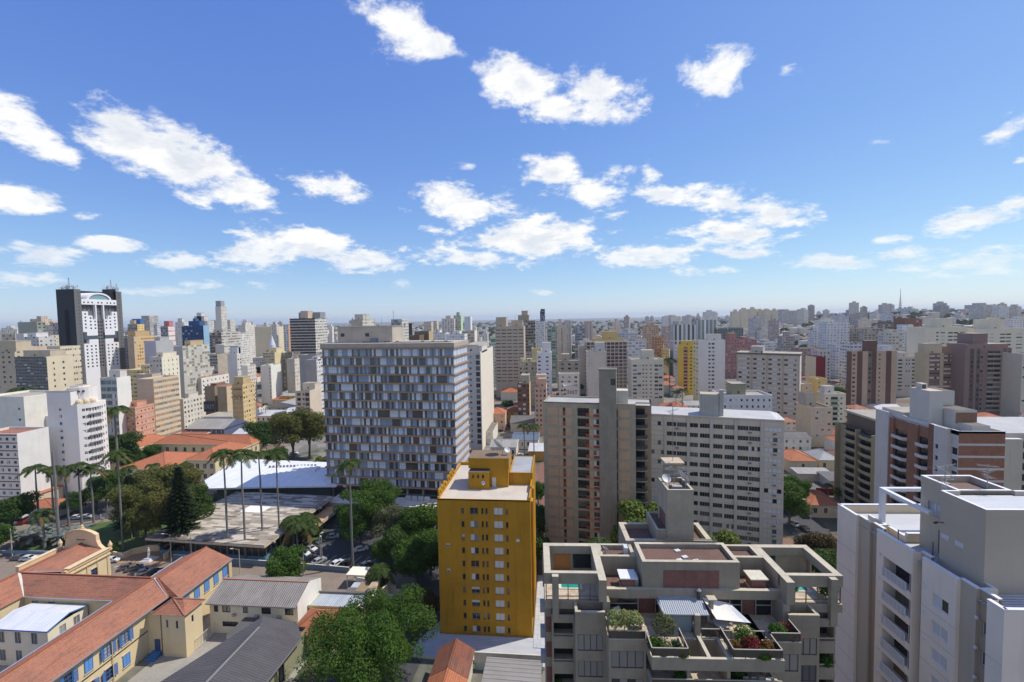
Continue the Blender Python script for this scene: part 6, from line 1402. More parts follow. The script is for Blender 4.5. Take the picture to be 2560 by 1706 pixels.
# ------------------------------------------------------------------ near white and taupe building on the right
def right_white():
 O=(30,40,0);RZ=rad(2.5);t=thing('apartment_building','near white and taupe building with balconies on its flank and a taupe roof house',RB,O,RZ);take(Vector((38,39,0)),Vector((1,0,0)),30,28)
 wt,tp,tpd,bg=paint((.67,.62,.575),.25,.8,.3),paint((.40,.365,.315),.22,.8,.3),paint((.33,.275,.22),.25,.8,.3),paint((.55,.49,.39),.2)
 joint=flat((.40,.39,.39),.8);cap=flat((.72,.72,.74),.6);H,fl=44.0,2.88
 b=MB();wins=[]
 nf=12
 def wall(y0,y1,x,mat,ops=(),h=H,z0=4.0):
  b.facade((x,y1,z0),(0,-1,0),y1-y0,h-z0,[(y1-o[1],o[2]-z0,y1-o[0],o[3]-z0)for o in ops],mat,.2)
 def step(x0,x1,y,mat,h=H,z0=4.0,face=-1):
  if face<0:b.facade((x0,y,z0),(1,0,0),x1-x0,h-z0,[],mat)
  else:b.facade((x1,y,z0),(-1,0,0),x1-x0,h-z0,[],mat)
 zf=[H-2.1-fl*k-fl for k in range(nf)]
 # far white panel and taupe recess
 wall(20.3,23.9,8.75,wt);step(8.75,9.9,23.9,wt,face=1)
 so=[(16.9,17.6,z+1.2,z+1.8)for z in zf]
 wall(19.3,20.3,9.1,tp);wall(18.4,19.3,9.1,tp);step(8.75,9.1,20.3,wt)
 wall(16.6,18.4,9.4,tpd,so);step(9.1,9.4,18.4,tp)
 # balcony bay
 bo=[(11.55,15.5,z+.06,z+2.35)for z in zf]
 b.facade((8.6,16.6,4.0),(0,-1,0),5.2,H-4,[(1.1,o[2]-4,5.05,o[3]-4)for o in bo],wt,1.7);step(8.6,9.4,16.6,wt,face=1)
 b.facade((8.6,11.4,4),(1,0,0),.9,H-4,[],wt)
 wall(10.2,11.4,9.5,tp,[(10.35,11.15,z+.8,z+2.1)for z in zf])
 # white panel with windows, taupe recess, white near panel
 wo=[(7.05,8.9,z+.75,z+2.05)for z in zf]
 b.facade((9.5,10.2,4),(-1,0,0),.9,H-4,[],wt);wall(6.3,10.2,8.6,wt,wo)
 step(8.6,9.0,6.3,wt);wall(4.7,6.3,9.0,tp);step(9.0,9.3,4.7,tp)
 go=[(3.2,4.45,z+.75,z+2.1)for z in zf]
 wall(3.0,4.7,9.3,tpd,go);b.facade((9.3,3.0,4),(-1,0,0),1.0,H-4,[],wt)
 wall(1.5,3.0,8.3,wt,h=H);b.facade((8.3,1.5,4),(1,0,0),2.2,H-4,[],wt)
 b.facade((10.5,1.5,4),(1,0,0),22,H-4,[(.7-.0,z+.6-4,3.7,z+2.0-4)for z in zf],wt,.15)
 for z in zf:b.box(11.1,20,1.44,1.5,z-1.0,z+.55,tp,skip='b')
 # back and top
 b.facade((34,23.9,4),(-1,0,0),24.1,H-4,[],bg);b.facade((32.5,1.5,4),(0,1,0),22.4,H-4,[],wt)
 ro=corrugated((.60,.60,.60),'x',.38,.25,.0,.5,3.2,.08);zr=H-1.0
 b.face([(9.0,1.7,zr),(32.4,1.7,zr),(32.4,23.6,zr),(9.0,23.6,zr)],ro)
 for y0,y1,x in((20.3,23.9,8.75),(18.4,20.3,9.1),(16.6,18.4,9.4),(11.4,16.6,8.6),(10.2,11.4,9.5),(6.3,10.2,8.6),(4.7,6.3,9.0),(3.0,4.7,9.3),(1.5,3.0,8.3)):
  b.box(x-.04,x+.32,y0,y1,H,H+.12,cap);b.face([(x+.32,y0,H),(x+.32,y1,H),(x+.32,y1,zr),(x+.32,y0,zr)],bg)
 b.box(8.8,32.5,23.55,23.94,H,H+.12,cap);b.face([(9,23.5,zr),(32,23.5,zr),(32,23.5,H),(9,23.5,H)],bg);b.box(8.4,32.5,1.46,1.8,H,H+.12,cap)
 for y0,y1,x in((17.6,20.6,9.1),(4.5,7.6,9.2)):
  b.box(x+.32,x+1.5,y0,y0+.25,zr,H+.1,bg,top=cap);b.box(x+1.25,x+1.5,y0+.25,y1,zr,H+.1,bg,top=cap);b.box(x+.33,x+1.25,y0+.25,y1,zr+.3,zr+.5,ROOFG())
 for z in zf:
  for y0,y1,x in((20.3,23.9,8.75),(6.3,10.2,8.6),(1.5,3.0,8.3)):b.box(x-.012,x,y0,y1,z-.02,z+.02,joint,skip='r')
 b.build('wall',t)
 for z in zf:
  wins.append(((9.2+.1-.0,0,0),0,'d',.1,.1,(None,None,None)))if False else None
  wins.append(((9.58,17.6,z+1.2),-math.pi/2,'g',.7,.6,(DARKF,None,None)));wins.append(((9.66,11.15,z+.8),-math.pi/2,'w',.8,1.3,(WHITE,None,None)))
  wins.append(((8.78,8.9,z+.75),-math.pi/2,'w' if RND.random()<.8 else 'h',1.85,1.3,(WHITE,None,shutter((.62,.62,.63)))));wins.append(((9.48,4.45,z+.75),-math.pi/2,'g',1.25,1.35,(WHITE,glass((.03,.035,.04),(.2,.2,.2),.5),None)))
  wins.append(((11.2,1.63,z+.6),0,'w',3.0,1.4,(WHITE,None,shutter((.55,.56,.58)))))
 place_windows(t,wins)
 wm=flat((.66,.66,.68),.5)
 if True:
  q=MB();n=30;L=3.4
  q.box(-.02,.16,0,L,.0,.06,wm);q.box(-.02,.1,0,L,1.0,1.08,wm)
  for k in range(n+1):y=L*k/n;q.box(.01,.05,y-.022,y+.022,.06,1.0,wm)
  for k in range(0,7):y=L*k/6;q.box(0,.08,y-.04,y+.04,.06,1.02,wm)
  me=q.mesh('railing');q=MB();q.box(1.5,1.6,.1,3.9,0,2.3,glass((.03,.03,.03),(.25,.2,.15),.5));md=q.mesh('balcony_door')
  q=MB();q.box(-.02,.5,-.35,0.2,-.5,.35,wt);q.box(0,.9,-.3,-.24,.35,2.3,glass((.10,.12,.13),(.2,.22,.22),.5));q.box(0,.06,-.3,-.2,.35,2.3,wm);mp=q.mesh('balcony_end')
 for z in zf:
  o=link('balcony',mp,t,(8.55,11.85,z));link('railing',me,o,(0,.35,0));link('door',md,o,(0,-.2,0))
 q=MB();q.box(-.16,0,-.12,.12,2.2,2.45,wm);mv=q.mesh('vent_hood')
 for z in zf:
  for y,x in((15.95,8.6),(9.7,8.6),(4.55,9.0)):link('vent_hood',mv,t,(x,y,z))
  # roof house, two joined volumes
 q=MB();zt=51.1
 q.facade((10.35,10.3,zr),(0,-1,0),4.8,zt-zr,[],tp);q.facade((10.35,5.5,zr),(1,0,0),12,zt-zr,[],tp);q.facade((22,5.5,zr),(0,1,0),5,zt-zr,[],tp);q.facade((12.1,10.3,zr),(-1,0,0),1.75,zt-zr,[],tp)
 q.facade((12.1,14.9,zr),(0,-1,0),4.6,zt-zr,[(1.0,4.2,2.5,5.7),(2.4,.3,4.3,2.9)],tp,.35);q.facade((17.4,10.3,zr),(0,1,0),4.6,zt-zr,[],tp);q.facade((17.4,14.9,zr),(-1,0,0),5.3,zt-zr,[],tp);q.facade((12.1,10.3,zr+5),(1,0,0),5.3,zt-zr-5,[],tp)
 q.face([(10.6,5.75,zt-.5),(21.8,5.75,zt-.5),(21.8,10.1,zt-.35),(10.6,10.1,zt-.35)],corrugated((.62,.63,.64),'x',.3,.2,0,.5,5,.06));q.face([(12.4,10.6,zt-.6),(17.1,10.6,zt-.6),(17.1,14.6,zt-.6),(12.4,14.6,zt-.6)],ground_mat(((.19,.12,.09),(.15,.095,.07),(.24,.17,.14)),.4,.95,.5))
 for x0,x1,y0,y1 in((10.3,22,5.45,5.75),(10.3,10.6,5.75,10.3),(10.6,12.1,10.1,10.35),(12.05,17.45,10.3,10.6),(12.05,12.4,10.6,14.6),(12.05,17.45,14.6,14.95),(17.1,17.45,10.6,14.6),(17.45,22,10.05,10.35)):q.box(x0,x1,y0,y1,zt-.65,zt+.1,tp,top=cap)
 q.box(12.95,13.7,13.0,13.6,zt-.6,zt-.2,concrete());rh=q.build('roof_house',t)
 link('window',winmesh('w',1.5,1.5,WHITE,None,shutter((.55,.57,.6))),rh,(12.35,13.9,zr+4.2),-math.pi/2)
 link('door',winmesh('g',1.9,2.6,ALU),rh,(12.42,12.5,zr+.3),-math.pi/2)
 q=MB()
 for x in(-.25,.25):q.tube([(11.75,11.6+x,zr+1.6),(11.75,11.6+x,zt+.9),(12.5,11.6+x,zt+.9)],.03,wm,4)
 for k in range(20):q.obox((11.75,11.35,zr+1.8+k*.33),(11.75,11.85,zr+1.8+k*.33),.03,.03,wm)
 for k in range(4):
  z=zr+3.0+k*1.2;q.obox((11.75,11.35,z),(11.2,11.6,z),.03,.03,wm);q.obox((11.2,11.6,z),(11.75,11.85,z),.03,.03,wm)
 q.build('ladder',rh)
 q=MB();lv=flat((.55,.57,.60),.4)
 for y in(9.2,7.6):q.box(10.29,10.35,y,y+.9,zr+3.3,zr+3.8,lv)
 q.build('louvre',rh)
 q=MB();q.tube([(10.35,9.9,zr+4.9),(9.7,9.9,zr+5.0)],.05,DARKF,5);q.tube([(9.7,9.9,zr+4.95),(9.4,9.9,zr+4.9)],.12,DARKF,6);q.build('flood_lamp',rh)
 # open white frame on the roof
 q=MB();fm=flat((.70,.71,.73),.5);A,B2=(11.4,16.9),(16.5,17.6)
 q.box(11.0,11.5,19.2,19.7,zr,zr+4.6,fm);q.box(11.0,22,19.2,19.7,zr+4.6,zr+5.0,fm);q.box(11.0,11.5,12.5,19.2,zr+4.6,zr+5.0,fm);q.box(11.2,20,15.4,15.8,zr,zr+1.1,bg,top=cap);q.box(11.0,11.35,15.4,19.2,zr,zr+.7,bg,top=cap);q.build('roof_frame',t)
 q=MB()
 for x,y in((9.9,15.1),(11.3,12.2)):q.tube([(x,y,zr),(x,y,zr+1.7)],.07,flat((.2,.19,.18)),6)
 q.build('vent_pipe',t)
right_white()
def antenna_mast(name,label,loc,h,group=None,n=2,wide=1.6,cat='antenna'):
 t=thing(name,label,cat,loc,RND.uniform(-.5,.5),group);q=MB();q.tube([(0,0,0),(0,0,h)],.045,ALU,5);q.build('mast',t)
 for k in range(n):
  q=MB();z=h-.15-k*.55;q.obox((-wide,0,z),(wide,0,z),.035,.035,ALU)
  for j in range(9):x=-wide+2*wide*j/8;q.obox((x,-.5+.03*j,z),(x,.5-.03*j,z),.018,.018,ALU)
  o=q.build('yagi',t);o.rotation_euler=(0,0,k*.8)
 return t
_rw=Matrix.Translation((30,40,0))@Matrix.Rotation(rad(2.5),4,'Z')
antenna_mast('antenna','wide aerial on the gravel roof of the taupe roof house',_rw@Vector((13.3,13.3,50.5)),2.4,wide=2.0)
antenna_mast('antenna','second aerial near the metal roof edge of the taupe roof house',_rw@Vector((15.6,11.0,50.5)),3.2,wide=.8,n=3)
def right_brown():
# brick and white building
 A=at(2397,1079,109);h=A.z
 t=thing('apartment_building','white and orange brick building with long balconies on its flank at the right',RB,(A.x,A.y,0));take(A,Vector((1,0,0)),25,27)
 wt=paint((.50,.50,.50),.2);bk=brick((.36,.135,.06));bkd=brick((.28,.10,.045));cp=flat((.6,.6,.6),.7);gl=glass((.02,.02,.022),(.12,.10,.08),.4)
 w,d,fl=10.2,27.0,2.9;b=MB();wins=[]
 nf=12
 b.facade((0,0,0),(1,0,0),w,h,[],wt)
 for k in range(nf):z=h-.3-(k+1)*2.95;b.box(.05,w-.05,-.06,0,z+.35,z+2.75,bk,skip='b')
 b.facade((w,0,0),(0,1,0),d,h,[],wt);b.facade((w,d,0),(-1,0,0),w,h,[],wt)
 # flank seen on the left: segments (y0, y1, x, material, kind)
 segs=[(.0,2.2,0,wt,'slot'),(2.2,4.2,-.9,wt,'p'),(4.2,6.0,-.9,wt,'win'),(6.0,8.2,-.5,bkd,'p'),(8.2,11.6,-.2,bk,'bal'),(11.6,15.2,-.5,bk,'p'),(15.2,20.2,-.2,bk,'bal'),(20.2,21.8,-.6,bk,'p'),(21.8,27,-.9,wt,'p')]
 for y0,y1,x,m,kd in segs:
  hh=h-(1.2 if kd in('bal',)or m is bk else 0)
  ops=[]
  if kd=='bal':ops=[(.1,h-.6-(k+1)*fl+.1,y1-y0-.1,h-.6-(k+1)*fl+2.3)for k in range(1,nf)]
  if kd=='win':ops=[(.5,h-.6-(k+1)*fl+.8,y1-y0-.4,h-.6-(k+1)*fl+1.9)for k in range(1,nf)]
  if kd=='slot':ops=[(.4,h-.6-(k+1)*fl+.5,y1-y0-.2,h-.6-(k+1)*fl+2.2)for k in range(1,nf)]
  b.facade((x,y1,0),(0,-1,0),y1-y0,hh,ops,m,1.2 if kd=='bal' else .3)
  for o in ops:
   if kd!='bal':wins.append(((x+.28,y1-o[0],o[1]),-math.pi/2,'g',o[2]-o[0],o[3]-o[1],(DARKF,gl,None)))
  b.facade((min(x,0),y0,0),(1,0,0),max(.01,abs(x)+.02),hh,[],m)if x<0 else None
  b.facade((.3,y1,0),(-1,0,0),max(.02,.3-x),hh,[],m)
  b.box(x-.03,x+.35,y0,y1,hh,hh+.1,cp)
  if kd=='bal':
   for k in range(1,nf):z=h-.6-(k+1)*fl;b.box(-.02,.1,y0+.12,y1-.12,z+.12,z+2.28,gl)
 b.face([(.3,.3,h-1),(w-.3,.3,h-1),(w-.3,d-.3,h-1),(.3,d-.3,h-1)],ROOFD())
 for a in((0,w,0,.3),(w-.3,w,.3,d),(0,w,d-.3,d),(-.0,.3,.3,d-.3)):b.box(a[0],a[1],a[2],a[3],h-1,h+.04,wt,top=cp,skip='d')
 b.build('wall',t);place_windows(t,wins)
 for y0,y1 in((8.2,11.6),(15.2,20.2)):
  q=MB();L=y1-y0;q.prism([(0,0),(-1.3,.5),(-1.3,L-.5),(0,L)],-.1,.12,wt);
  for p,r in(((0,0),(-1.3,.5)),((-1.3,.5),(-1.3,L-.5)),((-1.3,L-.5),(0,L))):q.obox((*p,.45),(*r,.45),.1,.7,wt);q.obox((*p,.95),(*r,.95),.05,.05,DARKF)
  me=q.mesh('balcony')
  for k in range(1,nf):link('balcony',me,t,(-.2,y0,h-.6-(k+1)*fl))
 q=MB();wl=paint((.50,.50,.49),.25);q.box(.5,3.8,9.5,16,h-1,h+8.2,wl,top=paint((.5,.42,.34)));q.box(3.8,8.5,12,18,h-1,h+7.8,wl,top=ROOFD());q.box(4.0,9.0,6,12,h-1,h+3.9,wl,top=ROOFD());q.box(4.05,8.95,5.94,6,h+.6,h+3.3,brick((.33,.15,.07)));q.box(4.6,8.6,2.0,6,h-1,h+.9,wl,top=ROOFD());q.box(.2,w,18,26,h-1,h+.8,wl,top=ROOFG())
 q.box(1.2,2.6,13,15,h+8.2,h+9.6,wl);q.box(1.3,2.2,12.94,13,h+8.3,h+9.3,DARKF);q.build('rooftop_block',t)
 # beige wing behind it at the right border
 C=at(2497,1083,121);t2=thing('apartment_building','beige block with a dark window column touching the brick building at the right border',RB,(C.x,C.y,0));q=MB();bw=paint((.42,.40,.36),.25)
 n2=12;q.facade((0,0,0),(1,0,0),24,C.z,[(5.6,C.z-1.4-(k+1)*2.95+.3,8.6,C.z-1.4-(k+1)*2.95+2.2)for k in range(n2)],bw,.3);q.facade((0,20,0),(0,-1,0),20,C.z,[],bw);q.face([(0,0,C.z),(24,0,C.z),(24,20,C.z),(0,20,C.z)],corrugated((.5,.48,.45),'y',.5,.5));q.box(0,4.5,-1.6,0,0,C.z-1.2,bw,top=cp);q.build('wall',t2)
 place_windows(t2,[((5.6,.28,C.z-1.4-(k+1)*2.95+.3),0,'g',3.0,1.9,(DARKF,gl,None))for k in range(n2)])
 # dark brown building with curved balconies
 A=at(2193,1092,150);h=A.z
 t=thing('apartment_building','dark brown building with rounded olive balconies left of the brick building',RB,(A.x,A.y,0));take(A,Vector((1,0,0)),12,22)
 b=MB();dk=paint((.13,.095,.07),.3);ol=paint((.33,.29,.19),.3);L=20.0
 b.facade((0,0,0),(1,0,0),12,h,[(.6,h-(k+1)*2.95+.9,3.0,h-(k+1)*2.95+2.0)for k in range(0,12)],dk,.2);b.facade((0,L,0),(0,-1,0),L,h,[],ol);b.facade((12,L,0),(-1,0,0),12,h,[],dk);b.facade((12,0,0),(0,1,0),L,h,[],dk)
 b.face([(0,0,h-.8),(12,0,h-.8),(12,L,h-.8),(0,L,h-.8)],ROOFG());b.box(0,12,0,.2,h-.8,h+.1,ol)
 for y in(.0,8.2,19.6):b.box(-1.6,0,y,y+.35,0,h+.3,ol)
 b.build('wall',t)
 q=MB();q.box(2.0,12,4,19,h-.8,h+4.4,paint((.16,.12,.09)),top=ROOFG());q.box(1.4,12.3,3.4,19.5,h+4.4,h+5.1,paint((.45,.43,.38)),top=ROOFG());q.build('roof_house',t)
 q=MB();n=8;Lb=7.6
 for s0 in(0,):
  pts=[(-.2,0)]+[(-.9-.9*math.sin(math.pi*k/n)*(1 if k%2==0 else .9),Lb*k/n)for k in range(n+1)]+[(-.2,Lb)]
  for k in range(len(pts)-1):q.obox((*pts[k],.5),(*pts[k+1],.5),.12,1.0,ol)
  q.prism([(0,0)]+pts+[(0,Lb)],-.12,.02,ol);q.box(-.08,-.02,.2,Lb-.2,.02,2.6,gl)
 me=q.mesh('balcony')
 for k in range(13):
  for y in(.45,8.65):link('balcony',me,t,(0,y if y<5 else y,h-2.0-k*2.95))if True else None
 q=MB();q.box(-1.5,-.3,1.5,7,h-1.0,h-.5,DARKF);q.build('planter',t)
right_brown()
# ------------------------------------------------------------------ white curved tower on the left
def curved_tower():
 A=at(115.5,979,185);h=A.z
 t=thing('apartment_building','white tower with a curved balcony front in front of the black and white tower',RB,(A.x,A.y,0));take(A,Vector((1,0,0)),17,24)
 wt=paint((.70,.70,.72),.15,.8,.2);b=MB();fl=2.95
 u=Vector((1,0,0));wf=along(A,u,190)*1.0
 n=12;arc=[(wf+2.2*math.sin(math.pi*k/n)-1.2*k/n,13.0*k/n)for k in range(n+1)]
 ops=[(wf*.38,h-6-(k+1)*fl+1,wf*.38+1.2,h-6-(k+1)*fl+2.3)for k in range(12)]
 b.facade((0,0,0),(1,0,0),wf,h-5.7,[],wt,.15)if False else b.facade((0,0,0),(1,0,0),wf*.8,h,ops,wt,.15);b.facade((wf*.8,0,0),(1,0,0),wf*.2,h-5.7,[],wt)
 wins=[((o[0],.13,o[1]),0,pick('g5h3b2'),1.2,1.3,(WHITE,None,None))for o in ops]
 for k in range(n):
  p,r=Vector((*arc[k],0)),Vector((*arc[k+1],0));L=(r-p).length;uu=(r-p).normalized();hh=h-(5.6 if k>0 else 5.2)
  rz=math.atan2(uu.y,uu.x);nn=Vector((uu.y,-uu.x,0));oo=[]
  if k in(1,2,8,10):oo=[(L*.25,hh-1.2-(j+1)*fl+1.1,L*.25+1.15,hh-1.2-(j+1)*fl+2.35)for j in range(12)]
  if 3<=k<=7:oo=[(.05,hh-1.2-(j+1)*fl+.1,L-.05,hh-1.2-(j+1)*fl+2.3)for j in range(12)]
  b.facade(p,uu,L,hh,oo,wt,.25 if k in(1,2,8,10)else .5)
  for o in oo:
   c=p+uu*o[0]-nn*(.23 if k in(1,2,8,10)else .48);wins.append(((c.x,c.y,o[1]),rz,pick('g5h3b2w1')if k in(1,2,8,10)else pick('g5h2q2'),o[2]-o[0],o[3]-o[1],(WHITE,glass((.03,.03,.035),(.45,.36,.28),.5),None)))
 e=arc[-1];b.facade((*e,0),(-1,0,0),e[0],h-5.6,[],wt);b.facade((0,e[1],0),(0,-1,0),e[1],h,[],wt)
 b.face([(0,0,h-5.7),(wf,0,h-5.7)]+[(x,y,h-5.7)for x,y in arc[1:]]+[(0,e[1],h-5.7)],paint((.55,.50,.42),.5))
 b.facade((wf*.8,0,h-5.7),(0,1,0),5,5.7,[],wt);b.box(0,wf*.8,.0,5,h-.3,h-.05,wt,top=ROOFG());b.facade((0,5,h-5.7),(1,0,0),.01,5.6,[],wt)
 b.build('wall',t);place_windows(t,wins)
 q=MB();c0=(wf*.62,7.0);pr=[(c0[0]+4.6*math.cos(2*math.pi*k/20),c0[1]+4.8*math.sin(2*math.pi*k/20))for k in range(20)];q.prism(pr,h-5.7,h+.9,wt,paint((.5,.45,.37),.5))
 for k in(15,16,17,18):x,y=pr[k];q.box(x-.3,x+.3,y-.35,y+.2,h-.9,h-.2,DARKF)
 q.prism([(c0[0]+3*math.cos(2*math.pi*k/14)-1,c0[1]+3*math.sin(2*math.pi*k/14))for k in range(14)],h+.9,h+1.5,wt,ROOFG());q.build('roof_house',t)
 q=MB()
 for k in(1,3,5):
  x,y=arc[k];q.lathe([(1.3,h-5.6),(1.25,h-4.6),(.9,h-3.9),(.4,h-3.6),(.05,h-3.5)],paint((.60,.52,.40),.4),12,(x-1.4,y+.6))
 q.build('arched_roof',t)
 for j in range(12):
  z=h-5.6-1.2-(j+1)*fl
  q=MB()
  for k in range(3,8):
   p,r=Vector((*arc[k],0)),Vector((*arc[k+1],0));uu=(r-p).normalized();nn=Vector((uu.y,-uu.x,0));o=nn*1.0
   q.face([(*(p+o).xy,z),(*(r+o).xy,z),(*(r+o).xy,z+1.1),(*(p+o).xy,z+1.1)],wt);q.face([(*p.xy,z+.05),(*r.xy,z+.05),(*(r+o).xy,z+.05),(*(p+o).xy,z+.05)][::-1],wt);q.face([(*(p+o*.88).xy,z+1.1),(*(r+o*.88).xy,z+1.1),(*(r+o).xy,z+1.1),(*(p+o).xy,z+1.1)][::-1],wt);q.face([(*(r+o*.88).xy,z),(*(p+o*.88).xy,z),(*(p+o*.88).xy,z+1.1),(*(r+o*.88).xy,z+1.1)],wt);q.face([(*p.xy,z),(*r.xy,z),(*(r+o).xy,z),(*(p+o).xy,z)],wt)
  q.build('balcony',t)
curved_tower()
# ------------------------------------------------------------------ black and white tower
def bw_tower():
 A=at(139,724,395);h=A.z
 t=thing('high_rise','tallest tower, black flank and white stepped panels of square windows, masts on top','tower block',(A.x,A.y,0));take(A,Vector((1,0,0)),30,60)
 u,v=Vector((1,0,0)),Vector((0,1,0))
 w=along(A,u,184);B=A+u*w
 d1=along(B,v,201);d2=along(B,v,289);d3=along(B,v,303)
 blk,gry,wht,rec=paint((.022,.026,.036),.1,.5,.1),paint((.135,.14,.15),.12,.7,.1),paint((.78,.78,.80),.1,.8,.1),paint((.12,.125,.13),.1)
 b=MB();b.facade((0,0,0),u,w,h,[],blk);b.facade((w*.42,-.3,0),u,w*.2,h-18,[],paint((.012,.013,.018)));b.facade((0,d3,0),(0,-1,0),d3,h,[],blk);b.facade((w,d3,0),(-1,0,0),w,h,[],blk)
 b.facade((w,0,0),v,d1,h,[],gry);b.facade((w,d1,0),(-1,0,0),3,h,[],gry);b.facade((w,d2,0),v,d3-d2,h,[],gry);b.facade((w-3,d2,0),(1,0,0),3,h,[],gry)
 hb=h-8.3;b.facade((w-3,d1,0),v,d2-d1,hb,[],rec)
 b.face([(0,0,h-.5),(w,0,h-.5),(w,d1,h-.5),(0,d1,h-.5)],ROOFD());b.face([(0,d2,h-.5),(w,d2,h-.5),(w,d3,h-.5),(0,d3,h-.5)],ROOFD());b.face([(0,d1,hb-1),(w-3,d1,hb-1),(w-3,d2,hb-1),(0,d2,hb-1)],ROOFG());b.facade((0,d1,hb),(1,0,0),.01,1,[],blk)
 b.facade((w*.2,d2,hb-1),(1,0,0),w*.8,11.5,[],blk)
 q=MB()
 W=d2-d1;fl=3.05;wins=[]
 def panel(a,c,z0,z1,x=.0,m=wht,wn=()):
  ops=[o for o in wn]
  q.facade((w-x,d1+a*W,z0),v,(c-a)*W,z1-z0,[(o[0]-a*W,o[1]-z0,o[2]-a*W,o[3]-z0)for o in ops],m,.3);q.facade((w-3,d1+a*W,z0),(1,0,0),3-x,z1-z0,[],m);q.facade((w-x,d1+c*W,z0),(-1,0,0),3-x,z1-z0,[],m)
  q.face([(w-3,d1+a*W,z1),(w-x,d1+a*W,z1),(w-x,d1+c*W,z1),(w-3,d1+c*W,z1)],m);q.face([(w-3,d1+a*W,z0),(w-3,d1+c*W,z0),(w-x,d1+c*W,z0),(w-x,d1+a*W,z0)],m)
  for o in ops:wins.append(((w-x-.25,d1+(o[0]),o[1]),math.pi/2,'d',o[2]-o[0],o[3]-o[1],(None,glass((.015,.016,.02),(.1,.1,.1),.3),None)))
 def rows(a,c,z0,z1,n):
  r=[];z=z1-fl
  while z>=z0:
   for k in range(n):y=(a+(c-a)*(k+.5)/n)*W;r.append((y-.75,z+.7,y+.75,z+2.1))
   z-=fl
  return r
 top=hb;f=lambda k:top-1.2-k*fl
 panel(0,1,f(1)-.6,top,-.15,wht,[(y*W-.7,f(1)+.6,y*W+.7,f(1)+2.0)for y in(.07,.18,.29,.46,.56,.72,.82,.93)])
 panel(0,.16,f(9.2),f(3.2),-.1,wht,rows(0,.16,f(9),f(3.4),1));panel(.16,.28,f(9.2),f(4.4),-.1,wht,rows(.16,.28,f(9),f(4.6),1));panel(.28,.40,f(9.2),f(5.5),-.1,wht,rows(.28,.4,f(9),f(5.6),1))
 panel(.84,1,f(9.2),f(3.2),-.1,wht,rows(.84,1,f(9),f(3.4),1));panel(.72,.84,f(9.2),f(4.4),-.1,wht,rows(.72,.84,f(9),f(4.6),1));panel(.60,.72,f(9.2),f(5.5),-.1,wht,rows(.6,.72,f(9),f(5.6),1))
 o=q.build('white_panels',t)
 q2=MB();q=q2
 dkp=flat((.10,.12,.14),.2)
 for a,c in((0.02,.40),(.60,.98)):
  q.box(w-3,w-.02,d1+a*W,d1+c*W,f(11.4),f(9.4),dkp)
 panel(0,.4,0,f(12.6),-.1,wht,rows(.02,.38,30,f(12.8),3));panel(.6,1,0,f(12.6),-.1,wht,rows(.62,.98,30,f(12.8),3));panel(.15,.4,f(12.6),f(11.4),-.1,wht);panel(.6,.85,f(12.6),f(11.4),-.1,wht);panel(.1,.4,f(10.3),f(9.2),-.08,wht);panel(.6,.9,f(10.3),f(9.2),-.08,wht)
 panel(.4,.6,0,f(5.5),1.2,gry,rows(.42,.58,30,f(5.8),2))
 for a in(.37,.59):panel(a,a+.035,f(5.5),f(1)-.6,-.05,wht)
 panel(.02,.36,f(5.2),f(1)-.6,2.2,gry,rows(.03,.36,f(4),f(1)-.6,3));panel(.64,.98,f(5.2),f(1)-.6,2.2,gry,rows(.65,.97,f(4),f(1)-.6,3));panel(.41,.59,f(5.5),f(1)-.6,2.0,gry,rows(.42,.58,f(5),f(1)-.6,2))
 q.build('white_panels',t)
 b.build('wall',t);place_windows(t,wins)
 q=MB();yc=d1+W*.5;R_=W*.36;nn=14
 for k in range(nn):
  a0,a1=math.pi*k/nn,math.pi*(k+1)/nn
  for rr,m,x in((1.0,wht,w+.1),):
   p=[(yc-R_*math.cos(a0),hb-1+R_*.62*math.sin(a0)),(yc-R_*math.cos(a1),hb-1+R_*.62*math.sin(a1))];i=[(yc+(y-yc)*.84,hb-1+(z-hb+1)*.80)for y,z in p]
   q.face([(x,p[0][0],p[0][1]),(x,p[1][0],p[1][1]),(x,i[1][0],i[1][1]),(x,i[0][0],i[0][1])][::-1],m);q.face([(x,p[0][0],p[0][1]),(x,p[1][0],p[1][1]),(x-14,p[1][0],p[1][1]),(x-14,p[0][0],p[0][1])],wht);q.face([(x-.6,i[0][0],i[0][1]),(x-.6,i[1][0],i[1][1]),(x-.6,i[1][0],hb-1),(x-.6,i[0][0],hb-1)],flat((.22,.36,.38),.15))
 q.build('arched_crown',t)
 q=MB()
 for k in range(26):z=h-3-k*fl;q.box(w-.05,w+.04,d1*.55,d1*.55+1.1,z-.5,z+.4,DARKF);q.box(w-.05,w+.04,(d2+d3)/2-.6,(d2+d3)/2+.6,z-.5,z+.4,DARKF)
 tag(q.build('vent_window',t),kind='stuff')
 q=MB()
 wd_=flat((.66,.66,.65),.5)
 for _ in range(90):
  far=RND.random()<.5;y=RND.uniform(1,d1-1)if not far else RND.uniform(d2+1,d3-1);x=RND.uniform(1,w-.5);L=RND.uniform(1.2,4.6)*(1.5 if far and y>d3-8 else 1)
  q.tube([(x,y,h-.5),(x,y,h+L)],.09,flat((.45,.45,.45)),4)
  if RND.random()<.8:
   s_=RND.uniform(.35,.8);a_=RND.uniform(-.6,2.2);dx_,dy_=math.cos(a_),math.sin(a_);c_=Vector((x+.3*dx_,y+.3*dy_,h+L*RND.uniform(.5,.95)))
   q.face([c_+Vector((-dy_*s_*math.cos(k*.785),dx_*s_*math.cos(k*.785),s_*math.sin(k*.785)))for k in range(8)],wd_);q.tube([c_-Vector((dx_*.25,dy_*.25,0)),c_],[s_*.3,s_*.9],wd_,8)
